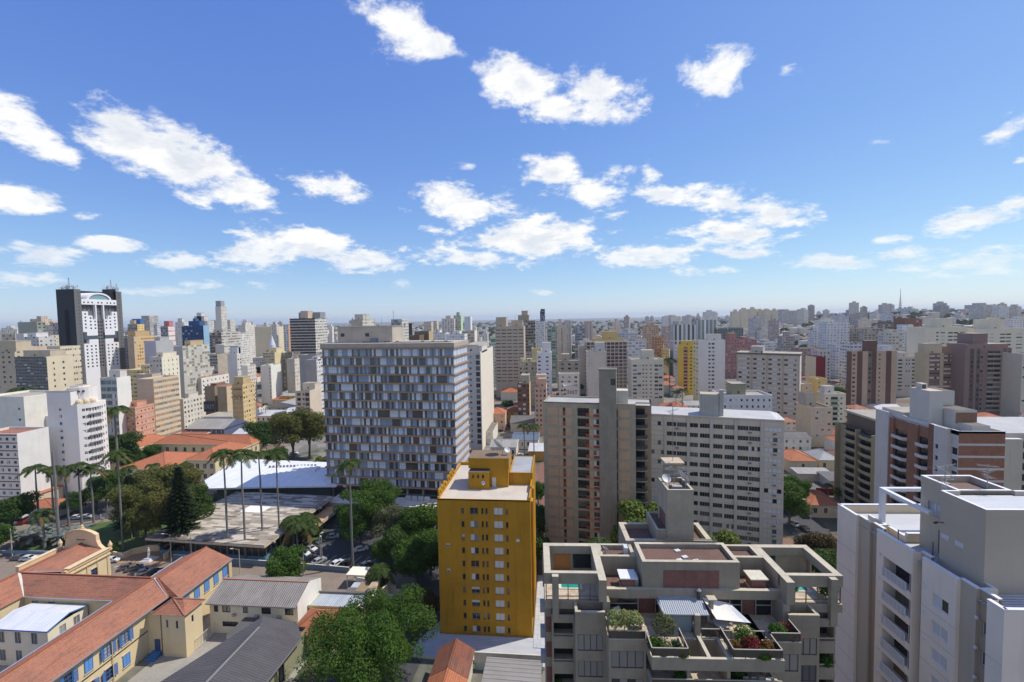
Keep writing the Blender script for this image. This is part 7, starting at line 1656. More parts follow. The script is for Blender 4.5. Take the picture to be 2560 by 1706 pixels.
 for x,y,L,m in((w*.6,d1*.4,10,ALU),(w*.7,d3-5,11,flat((.4,.1,.08))),(w*.7,d2+6,8,ALU)):
  for s in(-.6,.6):
   for s2 in(-.6,.6):q.tube([(x+s,y+s2,h-.5),(x+s*.2,y+s2*.2,h+L)],.1,m,4)
  for k in range(8):z=h+L*k/9;r_=.6*(1-k/11);q.obox((x-r_,y-r_,z),(x+r_,y+r_,z+1),.1,.1,m);q.obox((x+r_,y-r_,z),(x-r_,y+r_,z+1),.1,.1,m)
 q.build('antenna_masts',t)
bw_tower()
# ------------------------------------------------------------------ institutional building with red tiled wings
def palace():
 t=thing('institute_building','cream two storey institute with long orange tiled wings around a court','public building');take(Vector((-222,176,0)),Vector((1,0,0)),76,44)
 w=paint((.64,.57,.40),.25);e=9.4
 b=MB();r=MB()
 def wing(x0,x1,y0,y1,nw,rise=3.4,z=e,side='r'):
  o1=[((x1-x0)*(k+.5)/nw-.8,s,(x1-x0)*(k+.5)/nw+.8,s+2.3)for k in range(nw)for s in(1.4,5.8)]if nw else[]
  m=max(1,int((y1-y0)/5));o2=[((y1-y0)*(k+.5)/m-.7,s,(y1-y0)*(k+.5)/m+.7,s+2.3)for k in range(m)for s in(1.4,5.8)]
  b.facade((x0,y0,0),(1,0,0),x1-x0,z,o1,w,.2);b.facade((x1,y0,0),(0,1,0),y1-y0,z,o2,w,.2);b.facade((x0,y1,0),(0,-1,0),y1-y0,z,[],w);b.facade((x1,y1,0),(-1,0,0),x1-x0,z,[],w)
  b.box(x0-.3,x1+.3,y0-.3,y1+.3,z,z+.5,w,skip='d')
  hip_faces(r,x0-.2,x1+.2,y0-.2,y1+.2,z+.5,rise,TLN)
  for k,o in enumerate(o1):WN.append(((x0+o[0],y0+.18,o[1]),0,'g',1.6,2.3,(WHITE,None,None)))
  for o in o2:WN.append(((x1-.18,y0+o[0],o[1]),math.pi/2,'g',1.4,2.3,(WHITE,None,None)))
 WN=[]
 wing(-217,-203,191,221,3);wing(-202.6,-150,208.5,220,11);wing(-163.5,-150,184,208.1,4);wing(-189,-167,177,200,6,4.0,7.4)
 b.build('wall',t);r.build('roof',t);place_windows(t,WN)
 b=MB();b.box(-165,-163.7,184,200,0,9,flat((.03,.22,.14),.9));tag(b.build('scaffold_net',None),'green safety net hung on a wing of the tiled institute','net')
palace()
def letter_sign():
 for o in list(COL.objects):
  if o.get('label','').startswith('grey gridded office block carrying'):
   w,d,h=o['_dim'];letters('M',7,INK,o,(w+.08,d*.4,h-9),math.pi/2)
  if o.get('label','').startswith('white block with a blank wall carrying black graffiti'):
   w,d,h=o['_dim'];letters('ƎXIT',3.6,INK,o,(w*.55,-.06,h-5.2))
  if o.get('label','').startswith('soot stained brown block'):
   w,d,h=o['_dim'];q=MB();q.box(-.4,w*.95,-1.2,-.9,6,13.5,flat((.025,.03,.06)));q.build('sign_board',o);letters('ƎXIT',4.4,flat((.30,.30,.34)),o,(w*.45,-1.26,8.2))
  if o.get('label','').startswith('narrow block with a blank tan wall'):
   w,d,h=o['_dim'];q=MB();rn=random.Random(4)
   for zz,n_,L_ in((h-2.5,7,1.5),(h-6.5,9,2.4),(h-9.2,3,1.4)):
    for k in range(n_):
     x=w*(.1+.84*(k+.5)/n_);pr=Vector((x-.3,-.03,zz))
     for j in range(4):nx=Vector((x+rn.uniform(-.55,.55),-.03,zz-L_*rn.random()));q.obox(pr,nx,.05,.2,INK);pr=nx
   q.build('graffiti',o)
letter_sign()
# ------------------------------------------------------------------ ground, streets, lawns
def terrain_h(x,y):
 r=math.hypot(x,y);az=math.degrees(math.atan2(x,y))+5.5
 s=lambda a,b,t:(lambda k:k*k*(3-2*k))(max(0.0,min(1.0,(t-a)/(b-a))))
 h=60*s(700,2300,r)*s(16,44,az)*(1-.8*s(90,130,az))*(1-s(3500,7000,r)*.6)
 h+=14*s(900,3500,r)*s(-20,-60,az)*(1-s(4000,8000,r))
 if r>500:h+=min(1,(r-500)/1500)*5*(mnoise.noise(Vector((x/900,y/900,3.3))))
 return h
def ground():
 m,t,bs=newmat('town_ground');co_=obj_co(t)
 a=t.noise(co_,.006,6,.6);b_=t.noise(co_,.03,6,.65);c_=t.noise(co_,.4,5,.6);vor=t.N('ShaderNodeTexVoronoi',{'Vector':co_,'Scale':.05}).outputs['Color']
 vs=t.N('ShaderNodeSeparateColor',{0:vor})
 c=t.mix(t.remap(vs.outputs[0],0,1),(.17,.155,.135),(.27,.24,.20));c=t.mix(t.math('GREATER_THAN',vs.outputs[1],.72),c,(.22,.12,.08))
 c=t.mix(t.remap(b_,.48,.58),c,(.055,.075,.03));c=t.mix(t.remap(a,.5,.62,0,.6),c,(.07,.085,.045));c=t.mix(t.remap(c_,.4,.7,0,.4),c,(.10,.095,.085))
 setin(t,bs,Base_Color=c,Roughness=.95)
 b=MB();rs=[0,60,150,300,500]+[500+150*k for k in range(1,24)]+[5000,7000,9500,13000,17500];n=120
 for r in rs:
  for k in range(n):
   az=2*math.pi*k/n;x,y=r*math.sin(az),r*math.cos(az);b.v.append((x,y,terrain_h(x,y)))
 i=b.m(m)
 for j in range(len(rs)-1):
  for k in range(n):
   p,q=j*n+k,j*n+(k+1)%n
   b.f.append((p,p+n,q+n,q)[::-1]);b.mi.append(i)
 b.sm=True;tag(b.build('ground'),kind='structure')
ground()
ASPH=ground_mat(((.062,.062,.064),(.05,.05,.052),(.085,.083,.08)),.12,.9,.35)
STONE=ground_mat(((.25,.195,.145),(.21,.16,.12),(.30,.25,.195)),.2,.9,.4)
CONC=ground_mat(((.34,.315,.27),(.28,.255,.215),(.40,.37,.32)),.25,.9,.35)
REDP=pavers((.26,.12,.085),.5,.25,.015,.35)
GRASS=ground_mat(((.055,.105,.018),(.075,.12,.025),(.10,.12,.04)),.25,.95,.5)
_lvl=[0]
def sheet(name,pts,mat,lv,kind='structure'):
 b=MB();z=.02*lv;ar=sum(pts[i][0]*pts[(i+1)%len(pts)][1]-pts[(i+1)%len(pts)][0]*pts[i][1]for i in range(len(pts)))
 b.face([(p[0],p[1],z)for p in(pts if ar>0 else pts[::-1])],mat);return tag(b.build(name),kind=kind)
sheet('plaza',[(-190,106.8),(-57,106.8),(-54,110),(-38,106),(-38,120.5),(-75,121.5),(-140,121.5),(-190,119)],STONE,1)
sheet('courtyard',[(-86,45),(-52,45),(-52,106),(-96,106.7),(-84,92)],CONC,1)
sheet('school_yard',[(-119,45),(-97,45),(-97,88),(-119,88)],CONC,1)
sheet('car_park',[(-83,121.6),(-28,119),(-24,135),(-30,156),(-80,158)],ASPH,1)
sheet('street',[(-41,40),(-31,40),(-26.5,118.5),(-38,119.5),(-40,104),(-46,92)],ASPH,2)
sheet('park_path',[(-230,120),(-84,121.6),(-84,165),(-160,182),(-250,170)],STONE,2)
sheet('lawn',[(-172,127.5),(-139,124),(-128,126),(-126,150),(-145,152),(-163,142.5)],GRASS,3)
sheet('lawn',[(-172,121.5),(-138,122.4),(-139,123.9),(-172,127)],GRASS,3)
sheet('street',[(-250,150),(-178,139),(-150,152),(-130,164),(-132,172),(-190,158),(-250,165)],ASPH,3)
def gx(pts,z=0):return[tuple(g(*p,z).xy)for p in pts]
sheet('avenue',[(-2,118),(7.5,118),(12,420),(-1,420)],ASPH,2)
sheet('sidewalk',[(-2.8,120),(-6.5,120),(-9,215),(-2.8,215)],REDP,3)
sheet('cross_street',[(-80,222),(80,216),(80,232),(-80,238)],ASPH,3)
sheet('side_street',gx([(1960,1265),(1990,1262),(2105,1400),(2010,1400)]),CONC,2)
sheet('side_street',[(70,128),(83,125),(96,230),(84,232)],ASPH,3)
sheet('narrow_street',[tuple(g(1448,1010).xy),tuple(g(1474,1010).xy),(g(1474,1010)*2.4).xy[:],(g(1456,1010)*2.4).xy[:]],ASPH,4)
sheet('sand_bed',[(-132,118.6),(-114,118.2),(-113,125.5),(-130,126)],ground_mat(((.36,.22,.12),(.30,.18,.10),(.4,.27,.17)),.3),3)
sheet('park_border',[(-84,121.7),(-82.5,121.7),(-80,157),(-82,157)],REDP,5)
sheet('lawn',[(-80,126.5),(-76.2,127),(-74.5,141),(-78.5,141)],GRASS,6)
b_=MB();wm_=flat((.6,.6,.58),.8)
for k in range(9):x=-75+k*2.6;b_.face([(x,118+4.0,.05),(x+.12,122.0,.05),(x+1.2,127,.05),(x+1.08,127,.05)],wm_)
for k in range(9):y=128+k*2.5;b_.face([(-76,y,.05),(-71,y+.3,.05),(-71,y+.42,.05),(-76,y+.12,.05)],wm_)
for k in range(30):y=122+k*6.5;b_.face([(2.5+k*.06,y,.07),(2.65+k*.06,y,.07),(2.65+k*.06,y+3,.07),(2.5+k*.06,y+3,.07)],wm_)
for x in(-1.4,7.0):b_.face([(x,119,.07),(x+.12,119,.07),(x+2.6,400,.07),(x+2.48,400,.07)],wm_)
tag(b_.build('road_markings'),kind='structure')
def low_wall(name,label,pts,h,mat,th=.25,cap_=None):
 t=thing(name,label,'wall');b=MB()
 for p,q in zip(pts,pts[1:]):b.obox((*p,h/2),(*q,h/2),th,h,mat);b.obox((*p,h+.05),(*q,h+.05),th+.12,.1,cap_ or mat)
 b.build('wall',t);return t
low_wall('park_wall','curved cream wall behind the white monument',[(-133.5,121.5),(-129.5,120.8),(-129,123.4),(-126,125.6),(-122,126.2),(-118,125),(-116.4,122.6),(-116.5,121)],1.8,paint((.64,.53,.38),.5))
low_wall('fence','blue and white park fence along the plaza edge by the pavilion',[(-114,121.6),(-76,119.6),(-58,118.2)],1.5,flat((.14,.22,.30),.7),.15,paint((.6,.57,.48)))
low_wall('park_wall','low pale blue park kerb wall beside the parked dark cars',[(-190,121),(-158,122.2),(-134,121.8)],.8,flat((.25,.33,.42),.7),.2)
def railings(x0,y0,x1,y1):
 t=thing('gate','white bar gate between the stair tower and the cream hall','gate');b=MB();p,q=Vector((x0,y0,0)),Vector((x1,y1,0))
 for z in(.3,2.4):b.obox(p+Vector((0,0,z)),q+Vector((0,0,z)),.06,.06,WHITE)
 for k in range(14):c=p.lerp(q,k/13);b.obox(c,c+Vector((0,0,2.5)),.05,.05,WHITE,(0,1,0))
 b.build('bars',t)
railings(-77.6,87.2,-77.6,92.4)
def monument():
 t=thing('monument','white stone monument with a bust on a stepped base','monument',(-121.2,120.9,0));s=flat((.68,.68,.66),.7,0,.3,.1);b=MB()
 for k,(r,z)in enumerate(((1.7,.25),(1.3,.5),(.95,.8))):b.box(-r,r,-r,r,z-.25 if k<2 else .5,z,s)
 b.lathe([(.6,.8),(.55,1.1),(.42,1.2),(.36,2.5),(.5,2.6),(.5,2.75)],s,4);b.build('pedestal',t)
 q=MB();q.sm=True;q.lathe([(.36,2.75),(.30,2.9),(.34,3.05),(.30,3.2),(.12,3.27),(.11,3.35),(.17,3.45),(.18,3.6),(.12,3.75),(.02,3.8)],s,10);q.build('bust',t)
monument()
# ------------------------------------------------------------------ vegetation
def leaf_cloud(b,rnd,lobes,n,leaf,mat,squash=1.0,inner=.22):
 tot=sum(l[3]**2 for l in lobes);i=b.m(mat)
 for cx,cy,cz,r in lobes:
  for _ in range(int(n*r*r/tot)):
   z=rnd.uniform(-.75,1);a=rnd.uniform(0,2*math.pi);q=math.sqrt(max(0,1-z*z));d=Vector((q*math.cos(a),q*math.sin(a),z))
   k=rnd.uniform(.82,1.07)if rnd.random()>inner else rnd.uniform(.35,.8)
   k*=1+.22*mnoise.noise(Vector((cx+d.x*2.2,cy+d.y*2.2,cz+d.z*2.2)))
   p=Vector((cx,cy,cz))+Vector((d.x*r*k,d.y*r*k,d.z*r*k*squash))
   nr=(d*.8+Vector((rnd.uniform(-1,1),rnd.uniform(-1,1),rnd.uniform(-.5,1)))*.75).normalized()
   t1=nr.orthogonal().normalized();t1=(Matrix.Rotation(rnd.uniform(0,6.28),3,nr)@t1);t2=nr.cross(t1);s1=leaf*rnd.uniform(.5,1.15);s2=s1*rnd.uniform(.5,.9)
   m_=len(b.v);b.v+=[tuple(p+t1*s1),tuple(p+t2*s2-nr*.1*s1),tuple(p-t1*s1),tuple(p-t2*s2-nr*.1*s1)]
   b.f.append((m_,m_+1,m_+2,m_+3));b.mi.append(i)
def make_tree(label,group,seed,R,z0,z1,nl,n,leaf,mat,squash=.85,spread=.62,trunk_r=.35,bk=None,name='tree',rl=(.27,.42)):
 rnd=random.Random(seed);t=thing(name,label,'tree',(0,0,-900),0,group);zc=(z0+z1)/2;hz=(z1-z0)/2
 lobes=[(0,0,zc,min(R,hz)*.62)]
 for k in range(nl):
  a=2*math.pi*(k+rnd.uniform(-.3,.3))*.618;rr=spread*R*math.sqrt((k+.6)/nl);r=R*rnd.uniform(*rl)
  zz=zc+hz*rnd.uniform(-.55,.62)*(1-.45*(rr/R)**2);lobes.append((rr*math.cos(a),rr*math.sin(a),min(zz,z1-r*squash),r))
 b=MB();leaf_cloud(b,rnd,lobes,n,leaf,mat,squash);b.build('crown',t)
 q=MB();bm_=bk or bark();q.tube([(0,0,-.2),(.1,0,z0*.5),(0,.15,z0),(.1,.1,zc)],[trunk_r*1.35,trunk_r,trunk_r*.85,trunk_r*.4],bm_,8)
 for cx,cy,cz,r in lobes[1:1+min(7,nl)]:q.tube([(0,.1,z0*.85),(cx*.5,cy*.5,(z0+cz)/2),(cx,cy,cz)],[trunk_r*.5,trunk_r*.33,trunk_r*.12],bm_,5)
 q.build('trunk',t);return t
DK,MID,LT,OL=leafmat((.034,.080,.014),(.065,.118,.02)),leafmat((.042,.102,.012),(.08,.155,.02)),leafmat((.11,.165,.028),(.17,.21,.045)),leafmat((.092,.108,.024),(.155,.155,.038))
PT={
 'big':make_tree('big leafy green tree at the bottom of the view beside the street',None,3,11.5,4,19.5,70,62000,.19,MID,.9,.86,.5,rl=(.13,.26)),
 'dark':make_tree('x','x',4,7,3,14,26,15000,.27,DK,rl=(.2,.36)),'mid':make_tree('x','x',5,7,3,14,30,15000,.27,MID,rl=(.2,.34)),'olive':make_tree('x','x',6,7.5,4,17,34,18000,.26,OL,.9,rl=(.18,.32)),'light':make_tree('x','x',7,5,1.5,9.5,20,9000,.25,LT,rl=(.2,.36)),
 'umb':make_tree('x','x',8,9,9.5,15,44,18000,.24,MID,.6,.85,.4,rl=(.16,.28)),'grey':make_tree('x','x',9,6.5,3,14,26,14000,.24,leafmat((.095,.11,.05),(.14,.15,.07)),rl=(.2,.34)),'rust':make_tree('x','x',10,6,2,11,20,10000,.26,leafmat((.06,.06,.022),(.13,.07,.025)),rl=(.2,.36)),
 'far':make_tree('x','x',12,7,2,11,8,750,1.1,DK,.8,.62,.4),
 }
def conifer(label,seed,H,R):
 rnd=random.Random(seed);t=thing('conifer',label,'tree',(0,0,0));b=MB();m=leafmat((.014,.032,.010),(.028,.05,.014),.12);i=b.m(m);nt=int(H*1.5)
 for k in range(nt):
  z=2.5+(H-2.6)*k/nt;r=R*(1-(z-2.5)/(H-2.2))**.8*rnd.uniform(.85,1.1)+.15
  for j in range(9):
   a=2*math.pi*(j+(k%2)*.5+rnd.uniform(-.2,.2))/9
   for s in range(int(10+r*10)):
    f=(s+rnd.random())/(10+r*10);rr=r*f;p=Vector((rr*math.cos(a),rr*math.sin(a),z-.10*rr+.05*rr*rr/max(r,.1)));p+=Vector((rnd.uniform(-.25,.25),rnd.uniform(-.25,.25),rnd.uniform(-.2,.15)))
    d1=Vector((math.cos(a+rnd.uniform(-.9,.9)),math.sin(a+rnd.uniform(-.9,.9)),rnd.uniform(-.3,.25)))*rnd.uniform(.4,.75);d2=Vector((-math.sin(a),math.cos(a),rnd.uniform(-.4,.4)))*rnd.uniform(.18,.34)
    n=len(b.v);b.v+=[tuple(p-d1*.4),tuple(p+d2),tuple(p+d1),tuple(p-d2)];b.f.append((n,n+1,n+2,n+3));b.mi.append(i)
 b.build('crown',t);q=MB();q.tube([(0,0,-.2),(0,0,H*.5),(0,0,H*.97)],[.4,.25,.05],bark((.12,.09,.07)),7);q.build('trunk',t);return t
def palm_proto(seed,H,fr=17,L=4.6,col=None,droop=1.0,tr=.28):
 rnd=random.Random(seed);t=thing('palm_tree','x','palm',(0,0,-900));tm=bark((.25,.24,.215));q=MB()
 ph=[rnd.uniform(-.25,.25)for _ in range(5)];pts=[(ph[k]*.3*k/4,ph[(k+2)%5]*.3*k/4,H*k/4)for k in range(5)];q.tube(pts,[tr*1.35,tr,tr*1.08,tr*.85,tr*.62],tm,9)
 q.build('trunk',t);top=Vector(pts[-1]);s=MB();s.tube([top,top+Vector((0,0,1.6))],[tr*.7,tr*.45],flat((.10,.16,.045),.6),8);s.build('crown_shaft',t)
 top+=Vector((0,0,1.45));b=MB();m=col or leafmat((.045,.085,.018),(.085,.12,.03),.2);md=leafmat((.16,.13,.045),(.2,.16,.06),.2)
 for k in range(fr):
  a=2*math.pi*k/fr*1.0+rnd.uniform(-.15,.15);up=rnd.uniform(-.15,1.15)if k%3 else rnd.uniform(.6,1.35);l=L*rnd.uniform(.85,1.1);d=Vector((math.cos(a),math.sin(a),0));sd=Vector((-math.sin(a),math.cos(a),0));mm=md if up<-.05 else m;i=b.m(mm)
  pt=lambda f:top+d*(l*(f*.95*math.cos(up*.8)+.10*f))+Vector((0,0,l*(math.sin(up)*f-droop*(.75+.2*up)*f*f)))
  for f in[x/14 for x in range(14)]:b.obox(pt(f),pt(f+1/14),.07,.07,mm)
  for j in range(26):
   f=.12+.88*j/26;p=pt(f);tg=(pt(min(1,f+.03))-pt(f-.03)).normalized();ll=l*.26*math.sin(math.pi*(.18+.75*f))+.15
   for sg in(-1,1):
    e=p+(sd*sg*.75+tg*.55+Vector((0,0,-.35-.25*rnd.random()+.35*rnd.random())))*ll;wv=tg*.085
    n=len(b.v);b.v+=[tuple(p-wv),tuple(p+wv),tuple((p+e)/2+wv*1.1+Vector((0,0,.05))),tuple(e),tuple((p+e)/2-wv*1.1+Vector((0,0,.05)))];b.f.append((n,n+1,n+2,n+3,n+4));b.mi.append(i)
 b.build('fronds',t);return t
PP={31:palm_proto(21,29.5,18,4.7),30:palm_proto(22,28.5,16,4.5),20:palm_proto(23,18.8,16,4.6),19:palm_proto(24,18.4,18,4.4),10:palm_proto(25,9.0,18,3.8),'s':palm_proto(26,4.0,14,3.2,None,1.1,.22)}
FRESH=set()
def place(pr,loc,label,group,scale=1.0,rz=None):
 rz=RND.uniform(0,6.28)if rz is None else rz
 return dup(pr,Vector(loc),rz,scale,label,group)
GP='tall royal palms of the park'
for key,x,y,lab,sc in[
 (20,-177.7,136.9,'royal palm with yellowing fronds, first of the park row from the white curved tower side',1.06),(20,-172.2,137.2,'royal palm close behind the bare palm trunk',1.04),(19,-167.6,137.9,'royal palm with a second tuft below, right of the bare trunk',1.07),(20,-164.7,139.7,'royal palm rising beside the white curved tower foot',1.06),(19,-164.0,143.1,'royal palm last of the park row, at the lawn end',1.0),
 (31,-134.8,125.9,'very tall palm standing alone before the tiled institute',.98),(31,-98.1,123.7,'very tall palm, first of two over the left edge of the white hall roof',1.02),(30,-92.0,122.9,'very tall palm, second of two over the left edge of the white hall roof',1.06),(30,-90.7,129.0,'tall palm over the middle of the white hall roof',1.0),(31,-87.3,132.2,'tall leaning palm beside the one over the middle of the white hall roof',.92),(30,-58.4,121.4,'tall lone palm in front of the city hall glazing',1.0),
 (10,-160.8,125.0,'short palm in front of the lawn before the school gable',1.1)]:
 place(PP[key],(x,y,0),lab,GP,sc)
for px,py,D_,lab in[(321,1172,172,'palm before the inner wing of the tiled institute'),(381,1166,174,'low spreading palm before the tiled institute'),(460,1162,182,'palm touching the right wing of the tiled institute'),(497,1182,176,'palm at the corner of the white hall roof'),(262,1182,172,'dark palm beside the foot of the white curved tower')]:
 p=at(px,py,D_);place(PP[20],(p.x,p.y,0),lab,GP,p.z/20.0)
for k,(px,py,D_,lab)in enumerate([(40,985,235,None),(58,975,232,None),(80,980,238,None),(98,985,240,None),(110,992,228,None),(50,1010,222,None),(72,1015,220,None),(94,1015,218,None)]):
 p=at(px,py,D_);place(PP[19],(p.x,p.y,0),'palm in the dark cluster left of the white curved tower','palm cluster behind the white house block',p.z/20.0)
for px,py,D_,lab in[(286,1022,205,'palm before the bluish glazed office'),(1310,1062,222,'left one of the palm pair beside the beige tower'),(1334,1064,220,'right one of the palm pair beside the beige tower'),(1674,898,400,'lone palm right of the cream tower with glazed balconies'),(1690,978,315,'left palm before the yellow tower with pink balconies'),(1706,974,312,'right palm before the yellow tower with pink balconies'),(663,1010,320,'palm beside the low grey sheds left of the city hall'),(2071,1212,160,'small palm in a yard left of the dark brown building')]:
 p=at(px,py,D_);place(PP[19],(p.x,p.y,0),lab,'palms among the buildings',max(.25,p.z/20.0))
tk=thing('bare_palm_trunk','bare dead palm trunk without fronds in the park','tree trunk',(-156.2,125.6,0));q_=MB();q_.tube([(0,0,0),(-.3,0,10),(-.4,.2,22),(-.5,.1,31)],[.5,.42,.36,.22],bark((.25,.24,.215)),9);q_.build('trunk',tk)
TREES=[
 ('olive',338,1268,150,20,'olive tree at the left of the park grove'),('olive',395,1240,160,22,'tall olive tree in the middle of the park grove'),('olive',455,1225,166,20,'olive tree at the back of the park grove'),('dark',478,1262,152,17,'dark tree at the pavilion side of the park grove'),('olive',420,1285,146,19,'olive tree in front of the park grove'),
 ('dark',240,1245,172,13,'dark tree at the foot of the white curved tower'),('mid',280,1232,178,14,'green tree beside the institute corner'),('dark',28,1285,152,15,'dark tree at the left border by the kiosk'),('mid',-10,1330,140,10,'green tree cut by the left border'),('dark',185,1265,168,9,'low dark tree by the bus street'),
 ('dark',288,1065,212,21,'big dark tree between the white curved tower and the pink block'),('dark',330,1102,215,12,'round dark tree below the pink block'),('mid',372,1088,226,11,'green tree before the pink block'),
 ('olive',730,1085,226,29,'huge spreading tree touching the left of the city hall'),('olive',772,1075,232,26,'tree half behind the left edge of the city hall'),('dark',652,1085,236,20,'dark tree left of the huge spreading tree'),('mid',690,1130,214,12,'green tree under the huge spreading tree'),('light',803,1140,200,11,'light leafy tree at the left foot of the city hall'),
 ('umb',930,1256,146,17,'flat umbrella shaped tree in the car park'),('mid',900,1318,140,15,'round green tree in the car park under the umbrella tree'),('grey',975,1308,138,16,'greyish olive tree in the car park'),('mid',1050,1310,134,16.5,'green tree in the car park against the yellow tower'),('mid',1040,1395,118,14,'dense green tree left of the yellow tower'),('light',940,1392,116,6.5,'yellow green tree by the car park gate'),('mid',715,1402,116,13,'broad grey green tree before the pavilion'),('rust',1056,1478,104,9,'brownish tree by the street beside the yellow tower'),('dark',1000,1352,128,13,'dark tree over the parked cars'),
 ('mid',1075,1345,124,13,'green tree squeezed against the lower wall of the yellow tower'),('mid',955,1345,128,9,'small green tree in the middle of the car park grove'),('dark',870,1275,150,10,'dark tree between the pavilion balcony and the umbrella tree'),('olive',362,1300,144,14,'low olive tree at the front left of the park grove'),
 ('light',1612,1272,118,22,'yellow green tree between the beige tower and the terraced building'),('light',1765,1330,114,18,'light tree behind the terraced building roof'),('mid',1345,1222,170,9,'street tree by the avenue near the beige tower corner'),('mid',1348,1300,140,13,'street tree right of the yellow tower'),('dark',1345,1380,125,13,'dark tree low between the yellow tower and the terraced building'),
 ('mid',1985,1205,162,13,'broad green tree right of the grey slab'),('mid',1975,1250,150,15,'second broad tree right of the grey slab'),('rust',2058,1310,118,14,'dark reddish tree beside the near white building'),('mid',2066,1395,100,12,'bright green tree hugging the near white building'),('dark',2080,1340,110,13,'dark tree behind the bright green one by the near white building'),('light',2005,1168,172,6,'small light tree beside the car port'),('light',2098,1172,170,5,'green bush on the wall by the car port'),
 ('mid',2090,948,330,17,'round tree before the brown panel tower'),('mid',1500,832,600,16,'tree clump by the ochre roof'),('dark',1425,868,480,12,'dark tree by the seamed tower'),('dark',1662,868,470,10,'dark tree beside the orange brown tower'),('dark',2305,1028,260,10,'dark tree behind the brick building roof'),('dark',2480,1055,255,8,'dark trees left of the white building with the pink roof'),('mid',1962,826,560,18,'first green tree of the far clump left of the patterned tower'),('mid',1990,826,570,22,'tall green tree in the far clump left of the patterned tower'),('dark',2020,832,555,16,'dark tree of the far clump left of the patterned tower')]
for pr,px,py,D_,hh,lab in TREES:
 p=at(px,py,D_);P_=PT[pr];base={'big':19.5,'dark':14,'mid':14,'olive':17,'light':9.5,'umb':15,'grey':14,'rust':11,'far':11}[pr]
 s=hh/base;sw=s*(1.0 if pr!='umb' else 1.0)
 w={'olive':1.05}.get(pr,1.0)
 place(P_,(p.x,p.y,0),lab,None,(s*w,s*w,s))
o=PT['big'];p=g(930,1735);o.location=(p.x,p.y,0);o.scale=(1.08,1.05,.93);
c1=conifer('dark pointed conifer in front of the park grove',31,26.5,5.6);p=g(457,1373);c1 .location=(p.x,p.y,0)
c2=conifer('smaller conifer at the left edge of the park grove',32,20,4.6);p=g(329,1330);c2 .location=(p.x,p.y,0)
# banana like palms and bushes
for k,(x,y,s)in enumerate([(-82,131,1.6),(-79.5,129,1.5),(-77.5,133,1.4),(-84,134,1.3),(-80.5,135.5,1.4),(-76,130,1.2)]):place(PP['s'],(x,y,0),'feathery garden palm between the pavilion and the car park','garden palms beside the pavilion',s)
SILV=palm_proto(27,.8,16,2.6,leafmat((.20,.25,.22),(.30,.34,.30),.15),.5,.3)
for k,(x,y)in enumerate([(-171,129),(-168,131),(-165,129.5),(-162,131),(-158,130.5),(-154.5,131),(-167,126.5),(-161,127.5),(-152,128.5),(-172.5,126),(-156,127)]):place(SILV,(x,y,0),'low silvery fan palm in the park bed before the school gable','silvery fan palms of the park',RND.uniform(1.0,1.5))
for lab,x,y,s in[('yellow bush beside the car park path',-78,138.5,.34),('low bush by the hedge behind the school parapet',-140.5,118,.5),('dark bush at the park fence',-150,122.5,.4),('small palm like bush by the curved wall',-134.5,122.5,.3)]:place(PT['light']if 'yellow' in lab else PT['dark'],(x,y,0),lab,None,s)
pm=place(PP['s'],(-44.5,107.5,0),'small palm beside the clinic sign wall',None,1.4)
pm=place(PP['s'],(tl(-7,18,0).x,tl(-7,18,0).y,26),'palm crown showing behind the pool frame of the terraced building',None,1.7)
for k in('dark','mid','olive','light','umb','grey','rust'):
 for c in list(_CH.get(PT[k].name,[])):bpy.data.objects.remove(c)
 bpy.data.objects.remove(PT[k])
for k in list(PP):
 for c in list(_CH.get(PP[k].name,[])):bpy.data.objects.remove(c)
 bpy.data.objects.remove(PP[k])
for c in list(_CH.get(SILV.name,[])):bpy.data.objects.remove(c)
bpy.data.objects.remove(SILV)
# planted terraces of the foreground building
def pot_plant(name,label,loc,h,mat,kind='bush',pot=None,group=None):
 t=thing(name,label,'plant',loc,RND.uniform(0,6),group);rnd=random.Random(hash(label)%999 if False else len(label)*7+int(loc[0]*10)%97)
 zb=0
 if pot:q=MB();q.lathe([(.2,0),(.28,.1),(.34,.6),(.36,.75),(.31,.75)],flat(pot,.6),12);q.build('pot',t);zb=.7
 b=MB();r=h*.5
 if kind=='bush':leaf_cloud(b,rnd,[(0,0,zb+h*.55,r),(r*.5,.1,zb+h*.45,r*.7),(-r*.5,.2,zb+h*.5,r*.7),(0,-.4*r,zb+h*.35,r*.7)],1500,.10,mat,.9)
 elif kind=='tree':
  leaf_cloud(b,rnd,[(0,0,zb+h*.72,r*.8),(r*.5,0,zb+h*.62,r*.55),(-r*.45,.1,zb+h*.66,r*.55),(.1,r*.4,zb+h*.8,r*.5)],1500,.11,mat,1.0);q=MB();q.tube([(0,0,0),(.03,0,zb+h*.75)],[.06,.03],bark(),6);q.build('stem',t)
 else:
  for k in range(26):
   a=rnd.uniform(0,6.28);e=rnd.uniform(.2,1.3);d=Vector((math.cos(a)*math.cos(e),math.sin(a)*math.cos(e),math.sin(e)));p0=Vector((0,0,zb+.1));m1=p0+d*h*.6;m2=p0+d*h+Vector((0,0,-.25*h));s=Vector((-d.y,d.x,0)).normalized()*.07
   b.face([p0-s*.4,p0+s*.4,m1+s,m1-s],mat);b.face([m1-s,m1+s,m2],mat)
 b.build('leaves',t);return t
PALE,REDL,GRN=leafmat((.22,.27,.09),(.34,.37,.16)),leafmat((.15,.015,.02),(.24,.03,.03)),leafmat((.045,.12,.015),(.08,.18,.02))
for k in range(3):pot_plant('potted_tree','pale leafed shrub in a dark pot on the terrace corner',tl(-8.5+k*.95,-2.9,37.0),2.0,PALE,'tree',(.02,.02,.02),'three potted shrubs on the terrace')
